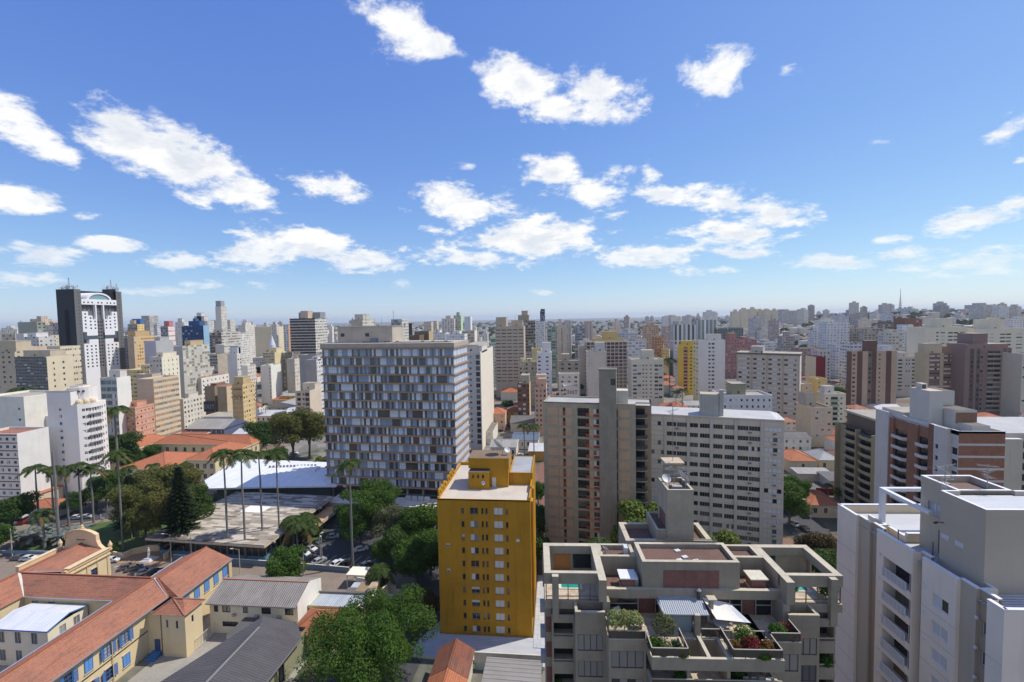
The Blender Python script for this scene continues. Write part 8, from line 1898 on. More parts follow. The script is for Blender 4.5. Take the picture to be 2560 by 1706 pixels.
pot_plant('small_tree','small olive like tree in front of the terrace pavilion',tl(-3.6,-3.3,37.0),2.6,leafmat((.10,.12,.05),(.16,.17,.07)),'tree')
for lab,x,y,h,m,kd in[('broad leafed green plant at the corner of the first planter',-4.9,-4.4,1.3,GRN,'bush'),('dark green fan shaped plant in the first planter',-3.1,-4.8,1.5,leafmat((.03,.07,.025),(.05,.09,.03)),'spike'),('round green bush by the railing of the first planter',-4.2,-5.2,1.0,GRN,'bush'),('greyish soft plant in the first planter',-3.6,-5.1,.9,leafmat((.14,.17,.09),(.2,.22,.12)),'bush'),('bright green bush at the end of the first planter',-2.5,-5.4,1.0,leafmat((.09,.15,.02),(.14,.2,.03)),'bush'),
 ('dark red leafed shrub in the second planter',4.3,-4.7,1.7,REDL,'bush'),('green shrub behind the red one in the second planter',4.2,-3.6,2.0,GRN,'bush'),('red and orange flowering plant at the start of the second planter',2.8,-4.5,1.1,leafmat((.16,.06,.02),(.12,.13,.03)),'bush'),('trailing green plant on the front of the second planter',5.0,-5.5,1.1,GRN,'bush'),('orange leafed plant at the end of the second planter',5.9,-4.6,1.2,leafmat((.17,.08,.02),(.1,.12,.03)),'bush'),('red crowned cordyline by the side railing',8.6,-2.6,2.1,REDL,'spike'),('green yucca beside the red cordyline',7.9,-2.7,1.6,GRN,'bush'),('low leafy plant under the red cordyline',9.0,-3.1,.9,leafmat((.10,.09,.03),(.07,.12,.02)),'bush')]:
 pot_plant('planter_shrub',lab,tl(x,y,37.05),h,m,kd,None)
for lab,x,y,z,h in[('hanging plant on the lower terrace of the centre bay',-2.6,-5.2,34.1,1.3),('leafy plant on the right balcony two floors down',14.6,.5,31.9,1.3),('plant behind the left balcony rail',-14.2,.7,28.6,1.0),('dark shrub along the lower right terrace',3.2,-4.4,34.1,1.4),('little round plant in the left pool terrace',-14.6,4.9,38.9,.7),('pot palm behind the right pool screen',10.9,1.2,38.9,1.8),('shrub at the far corner of the right pool terrace',15.3,1.6,38.9,1.9)]:pot_plant('planter_shrub',lab,tl(x,y,z),h,GRN,'bush',(.45,.4,.3)if 'pot' in lab else None)
for lab,x,y,z in[('round white patio table with metal legs on the stone terrace',2.75,-1.2,37.0)]:
 t=thing('patio_table',lab,'table',tl(x,y,z));q=MB();q.lathe([(.75,.74),(.78,.76),(.75,.79)],flat((.55,.57,.56),.3),20);q.build('table_top',t)
 for k in range(4):a=math.pi/4+k*math.pi/2;q=MB();q.tube([(.6*math.cos(a),.6*math.sin(a),.74),(.5*math.cos(a),.5*math.sin(a),0)],.03,WHITE,5);q.build('leg',t)
def chair(label,loc,rz,group):
 t=thing('patio_chair',label,'chair',loc,rz,group);q=MB();q.box(-.25,.25,-.25,.25,.42,.46,WHITE);q.build('seat',t);q=MB()
 for k in range(5):q.box(-.22+k*.1,-.18+k*.1,.24,.27,.46,.95,WHITE)
 q.box(-.25,.25,.23,.28,.92,.98,WHITE);q.build('backrest',t)
 for x in(-.23,.23):
  for y in(-.23,.23):q=MB();q.tube([(x,y,.44),(x*1.1,y*1.1,0)],.02,WHITE,5);q.build('leg',t)
 return t
for k in range(3):chair('white metal chair around the round patio table',tl(2.75+1.0*math.cos(2.4+k*2.0),-1.2+1.0*math.sin(2.4+k*2),37.0),2.4+k*2.0-math.pi/2,'chairs at the round patio table')
for k in range(4):chair('white slatted chair lined up on the lower right terrace',tl(3.6+k*.75,-4.9,34.1),3.14,'chairs on the lower terrace')
for lab,x,y,w_,d_ in[('low white square table on the shaded terrace',-5.9,-.9,1.5,1.2),('white lounge table under the pool terrace wall',-11.2,-.4,1.6,.6)]:
 t=thing('low_table',lab,'table',tl(x,y,37.0),rad(2.6));q=MB();q.box(-w_/2,w_/2,-d_/2,d_/2,.38,.45,WHITE);q.build('table_top',t);q=MB();q.box(-w_*.35,w_*.35,-d_*.3,d_*.3,0,.38,flat((.3,.15,.1)));q.build('base',t)
for k,(x,y)in enumerate(((-6.4,-2.7),(-5.5,-2.7))):
 t=thing('lounge_seat','white curved lounge seat beside the potted shrubs','seat',tl(x,y,37.0),rad(2.6),'pair of white lounge seats');q=MB()
 for j in range(6):a=j/5;q.obox((-.4+.8*a,-.3,.42+.14*(2*a-1)**2),(-.4+.8*min(1,a+.2),-.3,.42+.14*(2*min(1,a+.2)-1)**2),.02,.06,WHITE);q.face([(-.4+.8*a,-.3,.42+.14*(2*a-1)**2),(-.4+.8*min(1,a+.2),-.3,.42+.14*(2*min(1,a+.2)-1)**2),(-.4+.8*min(1,a+.2),.3,.42+.14*(2*min(1,a+.2)-1)**2),(-.4+.8*a,.3,.42+.14*(2*a-1)**2)],WHITE)
 q.build('seat',t);q=MB();q.box(-.12,.12,-.12,.12,0,.42,flat((.5,.5,.48)));q.build('base',t)
t=thing('lounger','white reclining lounger in the shade of the terrace','lounger',tl(-7.2,.2,37.0),rad(30));q=MB();q.obox((0,-.9,.35),(0,.3,.35),.7,.08,WHITE);q.obox((0,.3,.35),(0,1.0,.8),.7,.08,WHITE);q.build('seat',t)
for x,y in((-.3,-.8),(.3,-.8),(-.3,.5),(.3,.5)):q=MB();q.box(x-.03,x+.03,y-.03,y+.03,0,.35,WHITE);q.build('leg',t)
# things on the roofs of the terraced building
dish('satellite_dish','white dish above the left pool terrace rail of the terraced building',tl(-8.2,5.3,41.45),.45,.9,2.4)
dish('satellite_dish','white dish at the left rim of the lift tower',tl(.35,10.2,48.1),.6,.8,.3);dish('satellite_dish','wide dish at the right rim of the lift tower',tl(2.3,9.9,48.1),.85,1.0,2.0)
antenna_mast('antenna','tall aerial mast on the small head block of the lift tower',tl(2.0,12.8,50.5),7.5,n=4,wide=1.3)
for k,(x,y,lab)in enumerate([(.4,9.0,'thin aerial on the left of the lift tower roof'),(2.3,8.6,'thin aerial on the right of the lift tower roof'),(1.2,9.6,'aerial in the middle of the lift tower roof')]):antenna_mast('antenna',lab,tl(x,y,48.1),3.4-k*.5,n=2,wide=.9)
t=thing('satellite_mesh_frame','dark folded pile of panels on the lift tower roof','panel pile',tl(1.2,8.7,48.1));q=MB();q.box(-.7,.4,-.5,.6,0,.35,flat((.05,.05,.055),.5));q.box(-.5,.7,-.2,.5,.36,.48,flat((.42,.42,.4),.5));q.build('panels',t)
for k,(x,y,lab)in enumerate([(.3,2.6,'white square hatch at the middle of the gravel roof'),(-.5,1.9,'white square hatch left of the middle one on the gravel roof'),(1.3,1.8,'white hatch with a dark centre on the gravel roof'),(-.1,4.0,'white hatch at the back rail of the gravel roof')]):
 t=thing('roof_hatch',lab,'roof hatch',tl(x,y,42.66),rad(20));q=MB();q.box(-.3,.3,-.25,.25,0,.12,flat((.66,.66,.64),.6));q.build('lid',t);q=MB();q.box(-.1,.1,-.1,.1,.12,.16,flat((.1,.1,.1))if k==2 else WHITE);q.build('handle',t)
t=thing('solar_rack','long dark aerial ladder lying along the back rail of the gravel roof','aerial',tl(0,4.95,43.25));q=MB();q.obox((-1.5,0,.2),(4.9,0,.2),.06,.06,DARKF);q.obox((-1.5,.35,.2),(4.9,.35,.2),.06,.06,DARKF)
for k in range(40):x=-1.2+k*.15;q.obox((x,-.25,.22),(x+.1,.55,.22),.04,.03,DARKF)
q.build('bars',t)
# ------------------------------------------------------------------ vehicles
def car_mesh(van=False):
 prof=[(-2.1,.30),(-2.13,.62),(-1.95,.86),(-1.72,.92),(-1.05,1.42),(.35,1.45),(1.05,1.0),(1.95,.82),(2.12,.60),(2.1,.30)]
 if van:prof=[(-2.2,.3),(-2.22,.9),(-2.15,1.75),(-1.9,1.88),(.9,1.85),(1.5,1.2),(2.15,1.0),(2.25,.6),(2.2,.3)]
 return prof
def car_proto(col,van=False):
 prof=car_mesh(van);b=MB();b.sm=True;m=carpaint(col);gl=flat((.015,.017,.02),.06,0,.7);w=.86
 wd=lambda z:w if z<.9 else w-(z-.9)*.32
 n=len(prof)
 for k in range(n):
  (x0,z0),(x1,z1)=prof[k],prof[(k+1)%n];b.face([(x0,-wd(z0),z0),(x0,wd(z0),z0),(x1,wd(z1),z1),(x1,-wd(z1),z1)],m)
 for s in(-1,1):
  lo=[p for p in prof if p[1]<=1.0];pts=[(x,s*wd(z),z)for x,z in prof];b.face(pts if s<0 else pts[::-1],m)
 b.sm=False;body=b.mesh('body')
 q=MB();top=max(z for x,z in prof);
 if van:Wn=[((-2.0,1.05),(-1.95,1.65),(.85,1.65),(1.35,1.1))];ws=((1.48,1.25),(.95,1.8));rw=((-2.235,1.1),(-2.17,1.7))
 else:Wn=[((-1.5,.95),(-1.0,1.33),(.28,1.36),(.85,.97))];ws=((1.03,1.03),(.40,1.43));rw=((-1.66,.98),(-1.12,1.39))
 for pl in Wn:
  for s in(-1,1):pts=[(x,s*(wd(z)+.012),z)for x,z in pl];q.face(pts if s>0 else pts[::-1],gl)
 for(xa,za),(xb,zb),o in((*ws,1),(*rw,-1)):q.face([(xa+.02*o,-wd(za)+.1,za+.015),(xa+.02*o,wd(za)-.1,za+.015),(xb+.02*o,wd(zb)-.1,zb+.015),(xb+.02*o,-wd(zb)+.1,zb+.015)],gl)
 glass_me=q.mesh('windows');l=MB()
 for s in(-1,1):l.box(2.0,2.13,s*.62-.16,s*.62+.16,.6,.72,flat((.7,.7,.68),.2));l.box(-2.15,-2.05,s*.66-.14,s*.66+.14,.66,.82,flat((.3,.01,.01),.3))
 t=thing('car','x','car',(0,0,-900));link('body',body,t);link('windows',glass_me,t);link('lights',l.mesh('lights'),t)
 if 'whl' not in _WM:
  h=MB()
  for k in range(12):
   a,c=2*math.pi*k/12,2*math.pi*(k+1)/12;P0,P1=(.31*math.cos(a),.31*math.sin(a)),(.31*math.cos(c),.31*math.sin(c))
   h.face([(P0[0],-.1,P0[1]),(P1[0],-.1,P1[1]),(P1[0],.1,P1[1]),(P0[0],.1,P0[1])],flat((.015,.015,.015),.8))
   for y in(-.1,.1):h.face([(P0[0],y,P0[1]),(P1[0],y,P1[1]),(P1[0]*.6,y,P1[1]*.6),(P0[0]*.6,y,P0[1]*.6)],flat((.015,.015,.015),.8));h.face([(P0[0]*.6,y*1.02,P0[1]*.6),(P1[0]*.6,y*1.02,P1[1]*.6),(0,y*1.02,0)],flat((.35,.35,.35),.35,.5))
  _WM['whl']=h.mesh('wheel')
 for x in(-1.3,1.32):
  for y in(-.78,.78):link('wheel',_WM['whl'],t,(x,y,.31))
 return t
CC={'silver':(.40,.41,.42),'white':(.72,.72,.71),'black':(.012,.012,.014),'red':(.28,.015,.015),'blue':(.03,.05,.12),'grey':(.13,.135,.14)}
CARP={k:car_proto(v)for k,v in CC.items()}
CARS=[('white',-131.5,119.2,8,'white car parked by the curved wall before the monument'),('grey',-123.3,116.0,40,'grey hatchback, first of the pair below the monument'),('grey',-120.6,115.6,40,'grey hatchback, second of the pair below the monument'),('silver',-115.9,113.8,45,'silver hatchback right of the monument pair'),('black',-112.4,113.9,45,'black car between the silver hatchback and the school roof'),('white',-109.8,113.6,45,'white car half hidden by the far school roof'),
 ('silver',-72.4,137.2,12,'silver sedan parked sideways by the brick path'),('white',-69.8,140.2,12,'white car behind the silver sedan by the brick path'),('red',-68.2,145.0,12,'red car at the far end of the brick path'),('silver',-74.0,131.6,-20,'silver car by the steps, nearer the umbrella tree'),('white',-75.4,129.2,-20,'white car by the steps, second from the lamp post'),('white',-76.2,126.6,-20,'white car by the steps, third from the lamp post'),('black',-72.3,123.6,62,'black car under the grey green tree edge'),('silver',-69.2,122.6,62,'silver sedan next to the lamp post'),('white',-63.3,121.6,66,'white car facing the gate in the car park'),('black',-60.6,121.4,64,'black car right of the white one facing the gate'),('grey',-54.5,121.2,64,'grey car beside the palm trunk in the car park'),('white',-59.8,130.0,30,'pale car moving through the middle of the car park'),
 ('black',-54,136,70,'black car in the shaded back row of the car park'),('silver',-51,136.6,70,'silver car in the shaded back row of the car park'),('black',-48.2,136.4,70,'black car deeper in the shaded back row'),('grey',-45.3,136.2,70,'grey car in the shaded back row by the red one'),('red',-42,136.4,70,'red car closing the shaded back row'),('white',-54,143,70,'white car under the trees by the hall canopy'),('blue',-48.5,143,70,'blue car under the trees by the hall canopy'),
 ('white',-33.8,98.0,70,'white car on the street beside the yellow tower'),('silver',-46.6,86.0,78,'silver car parked by the block walled shed'),('white',-50.8,77.5,70,'white car under the big leafy tree'),
 ('silver',-170.5,146.2,15,'silver car on the street behind the palm row'),('white',-173.6,145.6,15,'white car on the street behind the palm row'),('black',-181,142.8,15,'black car on the street behind the palm row'),('blue',-186,142,15,'blue car on the street near the bus'),('black',-188.5,122.5,20,'black car at the left border by the kiosk'),('white',-184,125,20,'white car at the left border by the kiosk'),('black',-172,118.5,15,'dark car by the hedge at the left border'),('white',-158,118.4,10,'white topped car behind the school parapet'),('grey',-161.5,118.6,10,'grey car behind the school parapet'),
 ('black',1.0,147,84,'black car parked on the avenue left of the beige tower'),('grey',.6,154,84,'dark grey car behind the black one on the avenue'),('silver',-2,226,0,'silver car crossing at the end of the avenue')]
for c,x,y,r_,lab in CARS:dup(CARP[c],Vector((x,y,.08)),rad(r_),1.0,lab,'cars parked around the park and the car park' if x<0 else 'cars on the avenue')
for c,px,py,r_,lab in[('silver',1984,1314,100,'silver car driving on the side street right of the grey slab'),('black',2012,1327,98,'black car parked on the side street right of the grey slab'),('white',2047,1358,150,'white car turning at the bottom of the side street'),('blue',2006,1280,95,'blue car parked under the tree on the side street'),('white',2029,1197,85,'white car in the car port yard, left of the red one'),('red',2042,1197,85,'red car between two white ones in the car port yard'),('white',2054,1198,85,'white car in the car port yard, right of the red one'),('black',1966,1282,95,'black car at the corner of the grey slab'),('grey',2128,1062,90,'grey car on the far side street'),('silver',2126,1052,90,'silver car on the far side street'),
 ('white',1260,1072,30,'white car parked below the pink tiled house'),('silver',1268,1066,30,'silver car parked below the pink tiled house'),('black',1250,1080,30,'black car parked below the pink tiled house'),('white',1300,1141,30,'white car by the shed under the palm pair'),('grey',1292,1146,30,'grey car by the shed under the palm pair'),('white',735,1136,0,'white car in the street behind the huge spreading tree')]:
 p=g(px,py);dup(CARP[c],Vector((p.x,p.y,.1)),rad(r_),1.0,lab,'cars on the side streets')
for k in CARP:
 for c in list(_CH[CARP[k].name]):bpy.data.objects.remove(c)
 bpy.data.objects.remove(CARP[k])
t=thing('bus','long white and red bus on the street behind the palms','bus',(-194,139.5,.05),rad(14));q=MB();q.box(-6,6,-1.25,1.25,.4,1.5,flat((.62,.62,.6),.4),skip='t');q.box(-6,6,-1.25,1.25,2.5,3.1,flat((.66,.66,.64),.4));q.box(4.2,6.03,-1.27,1.27,.45,1.5,flat((.3,.02,.02),.4));q.build('body',t);q=MB();q.box(-5.9,5.9,-1.2,1.2,1.5,2.5,flat((.015,.017,.02),.08));q.build('windows',t)
for x in(-3.8,3.8):
 for y in(-1.1,1.1):o=link('wheel',_WM['whl'],t,(x,y,.45));o.scale=(1.5,)*3
t=thing('kiosk','white ridged roof kiosk at the left border of the park','kiosk',(-187,128,0),rad(12));q=MB();gable_faces(q,-6,6,-3.5,3.5,3.0,1.5,'x',(flat((.7,.7,.7)),)*2);q.build('roof',t);q=MB();q.box(-5.6,5.6,-3.2,3.2,0,3.0,flat((.5,.5,.5)));q.build('wall',t)
# ------------------------------------------------------------------ street lamps, poles
def lamp(label,loc,h,arm,rz,group='street lamps'):
 t=thing('street_lamp',label,'street lamp',loc,rz,group);q=MB();q.tube([(0,0,0),(0,0,h)],[.13,.08],concrete((.4,.39,.36)),7);q.build('pole',t)
 q=MB();q.tube([(0,0,h-.3),(arm*.5,0,h+.1),(arm,0,h+.05)],.05,ALU,5);q.build('arm',t);q=MB();q.box(arm-.1,arm+.7,-.16,.16,h-.02,h+.14,flat((.55,.55,.55),.4));q.build('lamp_head',t)
lamp('lamp with a long arm before the pavilion, left of the far school wing',(-113.2,120.0,0),8.5,-2.6,0);lamp('lamp with a long arm over the plaza right of the far school wing',(-86.5,113.0,0),8.5,-2.4,0);lamp('lamp post in the car park beside the silver sedan',(-69.8,124.6,0),7.5,.6,1.2);lamp('lamp post at the car park fence',(-66.7,119.9,0),8.8,.7,2.2);lamp('short lamp in the park lawn',(-139,133,0),4.2,.3,0);lamp('short lamp behind the cross roof of the school',(-119.5,108.5,0),4.6,.3,1);lamp('lamp post on the side street right of the grey slab',(*g(2026,1338).xy,0),11,1.5,2.6)
def pole_line(pts,label):
 for k,p in enumerate(pts):
  t=thing('utility_pole',label[k],'utility pole',(*p,0),.2,'utility poles');q=MB();q.tube([(0,0,0),(0,0,9)],[.16,.11],concrete((.38,.37,.34)),7);q.build('pole',t);q=MB();q.box(-1,1,-.06,.06,8.2,8.35,bark());q.build('crossarm',t)
 w=thing('power_lines','sagging power lines crossing the plaza before the park','cable');q=MB()
 for dz in(8.3,7.4):
  for a,c in zip(pts,pts[1:]):
   a,c=Vector((*a,dz)),Vector((*c,dz));prev=a
   for k in range(1,11):f=k/10;p=a.lerp(c,f)-Vector((0,0,1.2*4*f*(1-f)));q.obox(prev,p,.04,.04,DARKF);prev=p
 q.build('wire',w)
pole_line([(-165,119.5),(-140,119.0),(-104.5,117.5),(-70,116.0)],['utility pole behind the school gable at the park edge','utility pole left of the white monument','utility pole right of the parked silver hatchback','utility pole by the grey green tree'])
# ------------------------------------------------------------------ people
def person_mesh(shirt,trousers,stride=.18):
 J=[(0,0,.92),(0,0,1.15),(0,0,1.38),(0,0,1.50),(0,.01,1.60),(0,.01,1.72),(-.19,0,1.38),(-.25,.02,1.12),(-.24,.08,.88),(.19,0,1.38),(.25,-.02,1.12),(.24,-.06,.88),(-.1,0,.86),(-.11,stride*.6,.48),(-.11,stride,.06),(-.11,stride+.12,.03),(.1,0,.86),(.11,-stride*.5,.48),(.11,-stride,.08),(.11,-stride+.12,.03)]
 Rr=[.15,.14,.15,.06,.095,.085,.07,.05,.035,.07,.05,.035,.095,.07,.05,.04,.095,.07,.05,.04]
 E_=[(0,1),(1,2),(2,3),(3,4),(4,5),(2,6),(6,7),(7,8),(2,9),(9,10),(10,11),(0,12),(12,13),(13,14),(14,15),(0,16),(16,17),(17,18),(18,19)]
 me=bpy.data.meshes.new('figure');me.from_pydata(J,E_,[]);o=bpy.data.objects.new('figure',me);COL.objects.link(o);sk=o.modifiers.new('s','SKIN');
 for k,v in enumerate(me.skin_vertices[0].data):v.radius=(Rr[k],Rr[k]*.8);v.use_root=(k==0)
 sb=o.modifiers.new('u','SUBSURF');sb.levels=1;sb.render_levels=1
 dg=bpy.context.evaluated_depsgraph_get();r=bpy.data.meshes.new_from_object(o.evaluated_get(dg));bpy.data.objects.remove(o)
 r.materials.clear()
 for m in(flat((.30,.17,.11),.6),flat(shirt,.8),flat(trousers,.8),flat((.02,.015,.01),.7)):r.materials.append(m)
 for p in r.polygons:c=p.center;p.material_index=3 if c.z>1.63 and(c.y<.03 or c.z>1.70)else 0 if c.z>1.46 or(abs(c.x)>.2 and c.z<1.12)else 1 if c.z>.93 else 2
 r.polygons.foreach_set('use_smooth',[True]*len(r.polygons));return r
for px,py,sh,tr_,lab in[(252,1297,(.7,.7,.7),(.6,.6,.6),'person in white walking on the park path'),(256,1305,(.55,.45,.4),(.12,.1,.1),'person in a beige shirt walking behind the one in white'),(260,1304,(.7,.68,.65),(.5,.5,.5),'companion in pale clothes beside the beige shirt'),(167,1320,(.55,.05,.03),(.05,.05,.07),'person in a red shirt by the palm row'),(1341,1240,(.5,.06,.05),(.05,.05,.08),'person in a red shirt on the brick sidewalk'),(1338,1243,(.6,.6,.6),(.06,.06,.08),'person in a white shirt on the brick sidewalk'),(1344,1244,(.1,.1,.15),(.05,.05,.06),'person in dark clothes on the brick sidewalk')]:
 p=g(px,py);o=link('person',person_mesh(sh,tr_),None,(p.x,p.y,.08),RND.uniform(0,6));tag(o,lab,'person')
 # ------------------------------------------------------------------ low houses and sheds
HM=[paint((.62,.58,.50),.4),paint((.55,.47,.36),.4),paint((.66,.65,.62),.3),paint((.58,.50,.34),.3),paint((.48,.45,.41),.5),paint((.56,.40,.32),.3)]
SHG=corrugated((.36,.345,.32),'y',.6,.6,0,.8,2.4);SHW=corrugated((.58,.58,.57),'y',.5,.4,0,.7,3);SHD=corrugated((.15,.145,.14),'y',.5,.5,0,.8,3);OLDT=(tiles('x',(.34,.13,.075),.8),tiles('y',(.34,.13,.075),.8))
def lowb(name,label,xl,xr,py,z,depth,roof='hip',wall=0,rise=None,group=None,rm=None,wins=True,cat='house',z0=0.0,ang=0):
 A=g(xl,py,z);u=Vector((math.cos(rad(ang)),math.sin(rad(ang)),0));w=max(3,min(70,along(A,u,xr)));t=thing(name,label,cat,(A.x,A.y,z0),rad(ang),group);take(A,u,w,depth);h=z-z0
 wm=HM[wall]if isinstance(wall,int)else wall;b=MB()
 n=max(1,int(w/3.2));fl=max(1,int(h/3));ops=[(w*(k+.5)/n-.55,f*h/fl+h/fl*.35,w*(k+.5)/n+.55,f*h/fl+h/fl*.75)for k in range(n)for f in range(fl)]if wins else[]
 b.facade((0,0,0),(1,0,0),w,h,ops,wm,.15);b.facade((w,0,0),(0,1,0),depth,h,[],wm);b.facade((w,depth,0),(-1,0,0),w,h,[],wm);b.facade((0,depth,0),(0,-1,0),depth,h,[],wm)
 if roof=='flat':b.face([(0,0,h-.3),(w,0,h-.3),(w,depth,h-.3),(0,depth,h-.3)],rm or ROOFG())
 b.build('wall',t)
 if roof!='flat':
  r=MB();e=.4
  if roof=='hip':hip_faces(r,-e,w+e,-e,depth+e,h,rise or min(w,depth)*.22,rm or TLN)
  elif roof=='old':hip_faces(r,-e,w+e,-e,depth+e,h,rise or min(w,depth)*.22,OLDT)
  elif roof=='gx':gable_faces(r,-e,w+e,-e,depth+e,h,rise or depth*.16,'x',rm or(SHG,SHG),wall=wm)
  elif roof=='gy':gable_faces(r,-e,w+e,-e,depth+e,h,rise or w*.16,'y',rm or(corrugated((.36,.345,.32),'x',.6,.6,0,.8,2.4),)*2,wall=wm)
  elif roof=='mono':r.face([(-e,-e,h),(w+e,-e,h),(w+e,depth+e,h+(rise or 1.0)),(-e,depth+e,h+(rise or 1.0))],rm or SHW)
  r.build('roof',t)
 if ops:place_windows(t,[((o[0],.13,o[1]),0,pick('g4h2w2'),1.1,o[3]-o[1],(None,None,None))for o in ops])
 return t
LOWS=[
 ('house','large terracotta hipped house above a red graffiti wall right of the grey slab',1974,2043,1152,5.5,15,'hip',1),('house','cream house with a grey tiled roof beside the large terracotta house',2048,2103,1150,5.5,13,'hip',3,2.6,None,(corrugated((.36,.36,.35),'x',.5,.4),corrugated((.36,.36,.35),'y',.5,.4))),('house','white house under a terracotta roof left of the dark brown building',2094,2144,1107,6.5,11,'hip',2),('house','house with a weathered brown tile roof behind the white terracotta house',2084,2136,1088,6,10,'old',1),('house','ochre house with an old tile roof before the dark brown building',2098,2142,1142,4.5,9,'old',3),
 ('building','low white building with long slot windows beside the grey slab',1958,2028,1096,7,12,'gx',2,2.0,None,(SHD,SHD)),('house','terracotta roofed house above the dark reddish tree',2026,2104,1262,4.5,13,'hip',1),('shed','long grey car port roof in the yard behind three cars',1996,2082,1184,3.4,6,'mono',4,.5,None,SHG,False),('shed','grey flat shed right of the car port',2076,2122,1202,3.4,9,'mono',4,.6,None,SHD,False),('house','low house with an orange roof by the side street behind the brown buildings',2168,2222,1046,5,13,'hip',1),('house','teal sided house with a brown tile roof on the far side street',2136,2174,1060,6,12,'old',paint((.30,.40,.36),.3)),('shed','pale sheds below the brown panel tower',2198,2262,1026,5,16,'gx',2,None,None,(SHW,SHW)),('house','white building with a salmon roof at the right border',2492,2580,1064,9,16,'hip',2,3.2),
 ('house','terracotta roofs between the cream tower and the grey slab',1660,1724,1022,6,16,'hip',1),('house','old brick house with a terracotta roof right of the cream tower',1658,1688,946,7,14,'hip',paint((.30,.16,.10),.4)),('shed','grey roofed shed behind the grey slab',1714,1752,1014,6,14,'gx',2),('house','pink house with three red roofs right of the city hall',1186,1214,1046,9.5,16,'hip',5),('house','taller pink house with a red roof behind the pink one right of the city hall',1214,1262,1035,10.5,14,'hip',5),('building','white annex with a dark flat roof behind the yellow tower',1176,1232,1078,7.5,22,'flat',2,None,None,ROOFD()),('shed','white walled sheds above the yellow tower roof house',1226,1290,1118,5.5,14,'gx',2,None,None,(SHG,SHG)),
 ('shed','blue grey roofed shed left of the palm pair',1280,1345,1100,5,16,'gx',2,1.2,None,(corrugated((.10,.14,.20),'y',.5,.3),corrugated((.10,.14,.20),'y',.5,.3))),('shed','white forecourt canopy beside the beige tower',1322,1366,1128,5,13,'mono',paint((.5,.3,.08)),.3,None,SHW,False),('shed','dark roofed sheds behind the blue grey shed',1276,1346,1058,5.5,18,'gx',4,None,None,(SHD,SHD)),('house','red and yellow shop row below the pink apartment block',1262,1310,1030,7,14,'old',paint((.5,.32,.08),.3)),
 ('shed','grey sheds in a row left of the city hall',668,738,1018,6,22,'gy',4),('shed','white shed beside the grey sheds left of the city hall',712,740,1030,6,14,'gx',2,None,None,(SHW,SHW)),('building','yellow corner shop with a pale roof left of the city hall',702,738,990,8,14,'gx',paint((.62,.43,.08),.3),1.2,None,(SHG,SHG)),('house','white house with a bright red roof left of the grey slab by the city hall',711,750,950,9,18,'hip',2),('house','small white houses below the white two walled block',700,735,938,9,14,'flat',2),('house','pink house with a terracotta roof at the left foot of the city hall',776,808,1020,7,10,'hip',5),
 ('house','terracotta roof beside the white two walled block',680,720,1000,5,12,'hip',1),
 ('warehouse','blue walled warehouse under a big weathered grey roof behind the institute',396,560,1072,7,20,'gx',paint((.10,.13,.22),.4),4.0),('house','long low red tiled strip before the blue walled warehouse',400,512,1086,5,5,'gx',1,1.0,None,TL),('building','white and grey low block behind the blue walled warehouse',503,582,1042,8,16,'flat',2),('house','low terracotta house at the left border below the brown lined block',-40,72,1242,5,12,'hip',1),('house','small salmon roofed house behind the palm row',60,136,1268,4,8,'hip',2),('shed','pale flat roofs right of the tan graffiti block',570,612,1096,5,20,'gx',4,None,None,(SHW,SHW)),('shed','light roofed market hall below the huge spreading tree top',640,700,1040,5,16,'gx',2,None,None,(SHW,SHW))]
for r in LOWS:
 nm,lab,xl,xr,py,z,d=r[:7];lowb(nm,lab,xl,xr,py,z,d,*r[7:],cat={'shed':'shed','warehouse':'warehouse'}.get(nm,'building' if nm=='building' else 'house'))
block(AB,'white four storey block with small windows behind the roof of the grey slab',RB,1806,1931,988,205,None,wall=P((.60,.61,.64),.2),F=reg(9,.32,'g5w4',1,1.1),fl=2.9,off=1.0,depth=14,pent=[(.24,.52,.2,.7,4.5,P((.27,.27,.19)))])
low_wall('graffiti_wall','dark red street wall with white graffiti below the terracotta house',[tuple(g(1972,1168).xy),tuple(g(2068,1172).xy)],2.6,paint((.20,.03,.03),.4))
low_wall('red_wall','dark red yard wall by the small palm',[tuple(g(2040,1236).xy),tuple(g(2135,1240).xy)],2.4,paint((.16,.015,.02),.3))
# church with scaffolding and domes
def church():
 A=at(660,902,480);t=thing('church','old church with a scaffolded white spire and a brown ribbed dome','church',(A.x,A.y,0));q=MB();st=paint((.45,.41,.35),.5);q.box(0,12,0,12,0,A.z,st);q.box(12,30,2,18,0,A.z-4,st);q.build('wall',t)
 q=MB();q.lathe([(5.5,A.z),(5.5,A.z+11),(5.0,A.z+11.5)],paint((.34,.32,.30),.6),8,(6,6));q.lathe([(3.6,A.z+11),(3.2,A.z+16),(1.4,A.z+22),(.1,A.z+27)],flat((.68,.70,.72),.5),12,(6,6));q.build('spire',t)
 q=MB()
 for k in range(10):z=A.z+1+k;q.lathe([(6.3,z),(6.3,z+.15)],flat((.3,.3,.3)),8,(6,6))
 for k in range(8):a=math.pi*k/4;q.tube([(6+6.3*math.cos(a),6+6.3*math.sin(a),A.z),(6+6.3*math.cos(a),6+6.3*math.sin(a),A.z+11)],.12,flat((.3,.3,.3)),4)
 q.build('scaffolding',t);q=MB();q.lathe([(4.6,A.z-4),(4.6,A.z-1),(4.9,A.z+.5),(4.2,A.z+4),(2.4,A.z+6.5),(.6,A.z+7.6),(.5,A.z+9.4),(.05,A.z+10)],paint((.25,.16,.12),.5),14,(27,6));q.build('dome',t)
church()
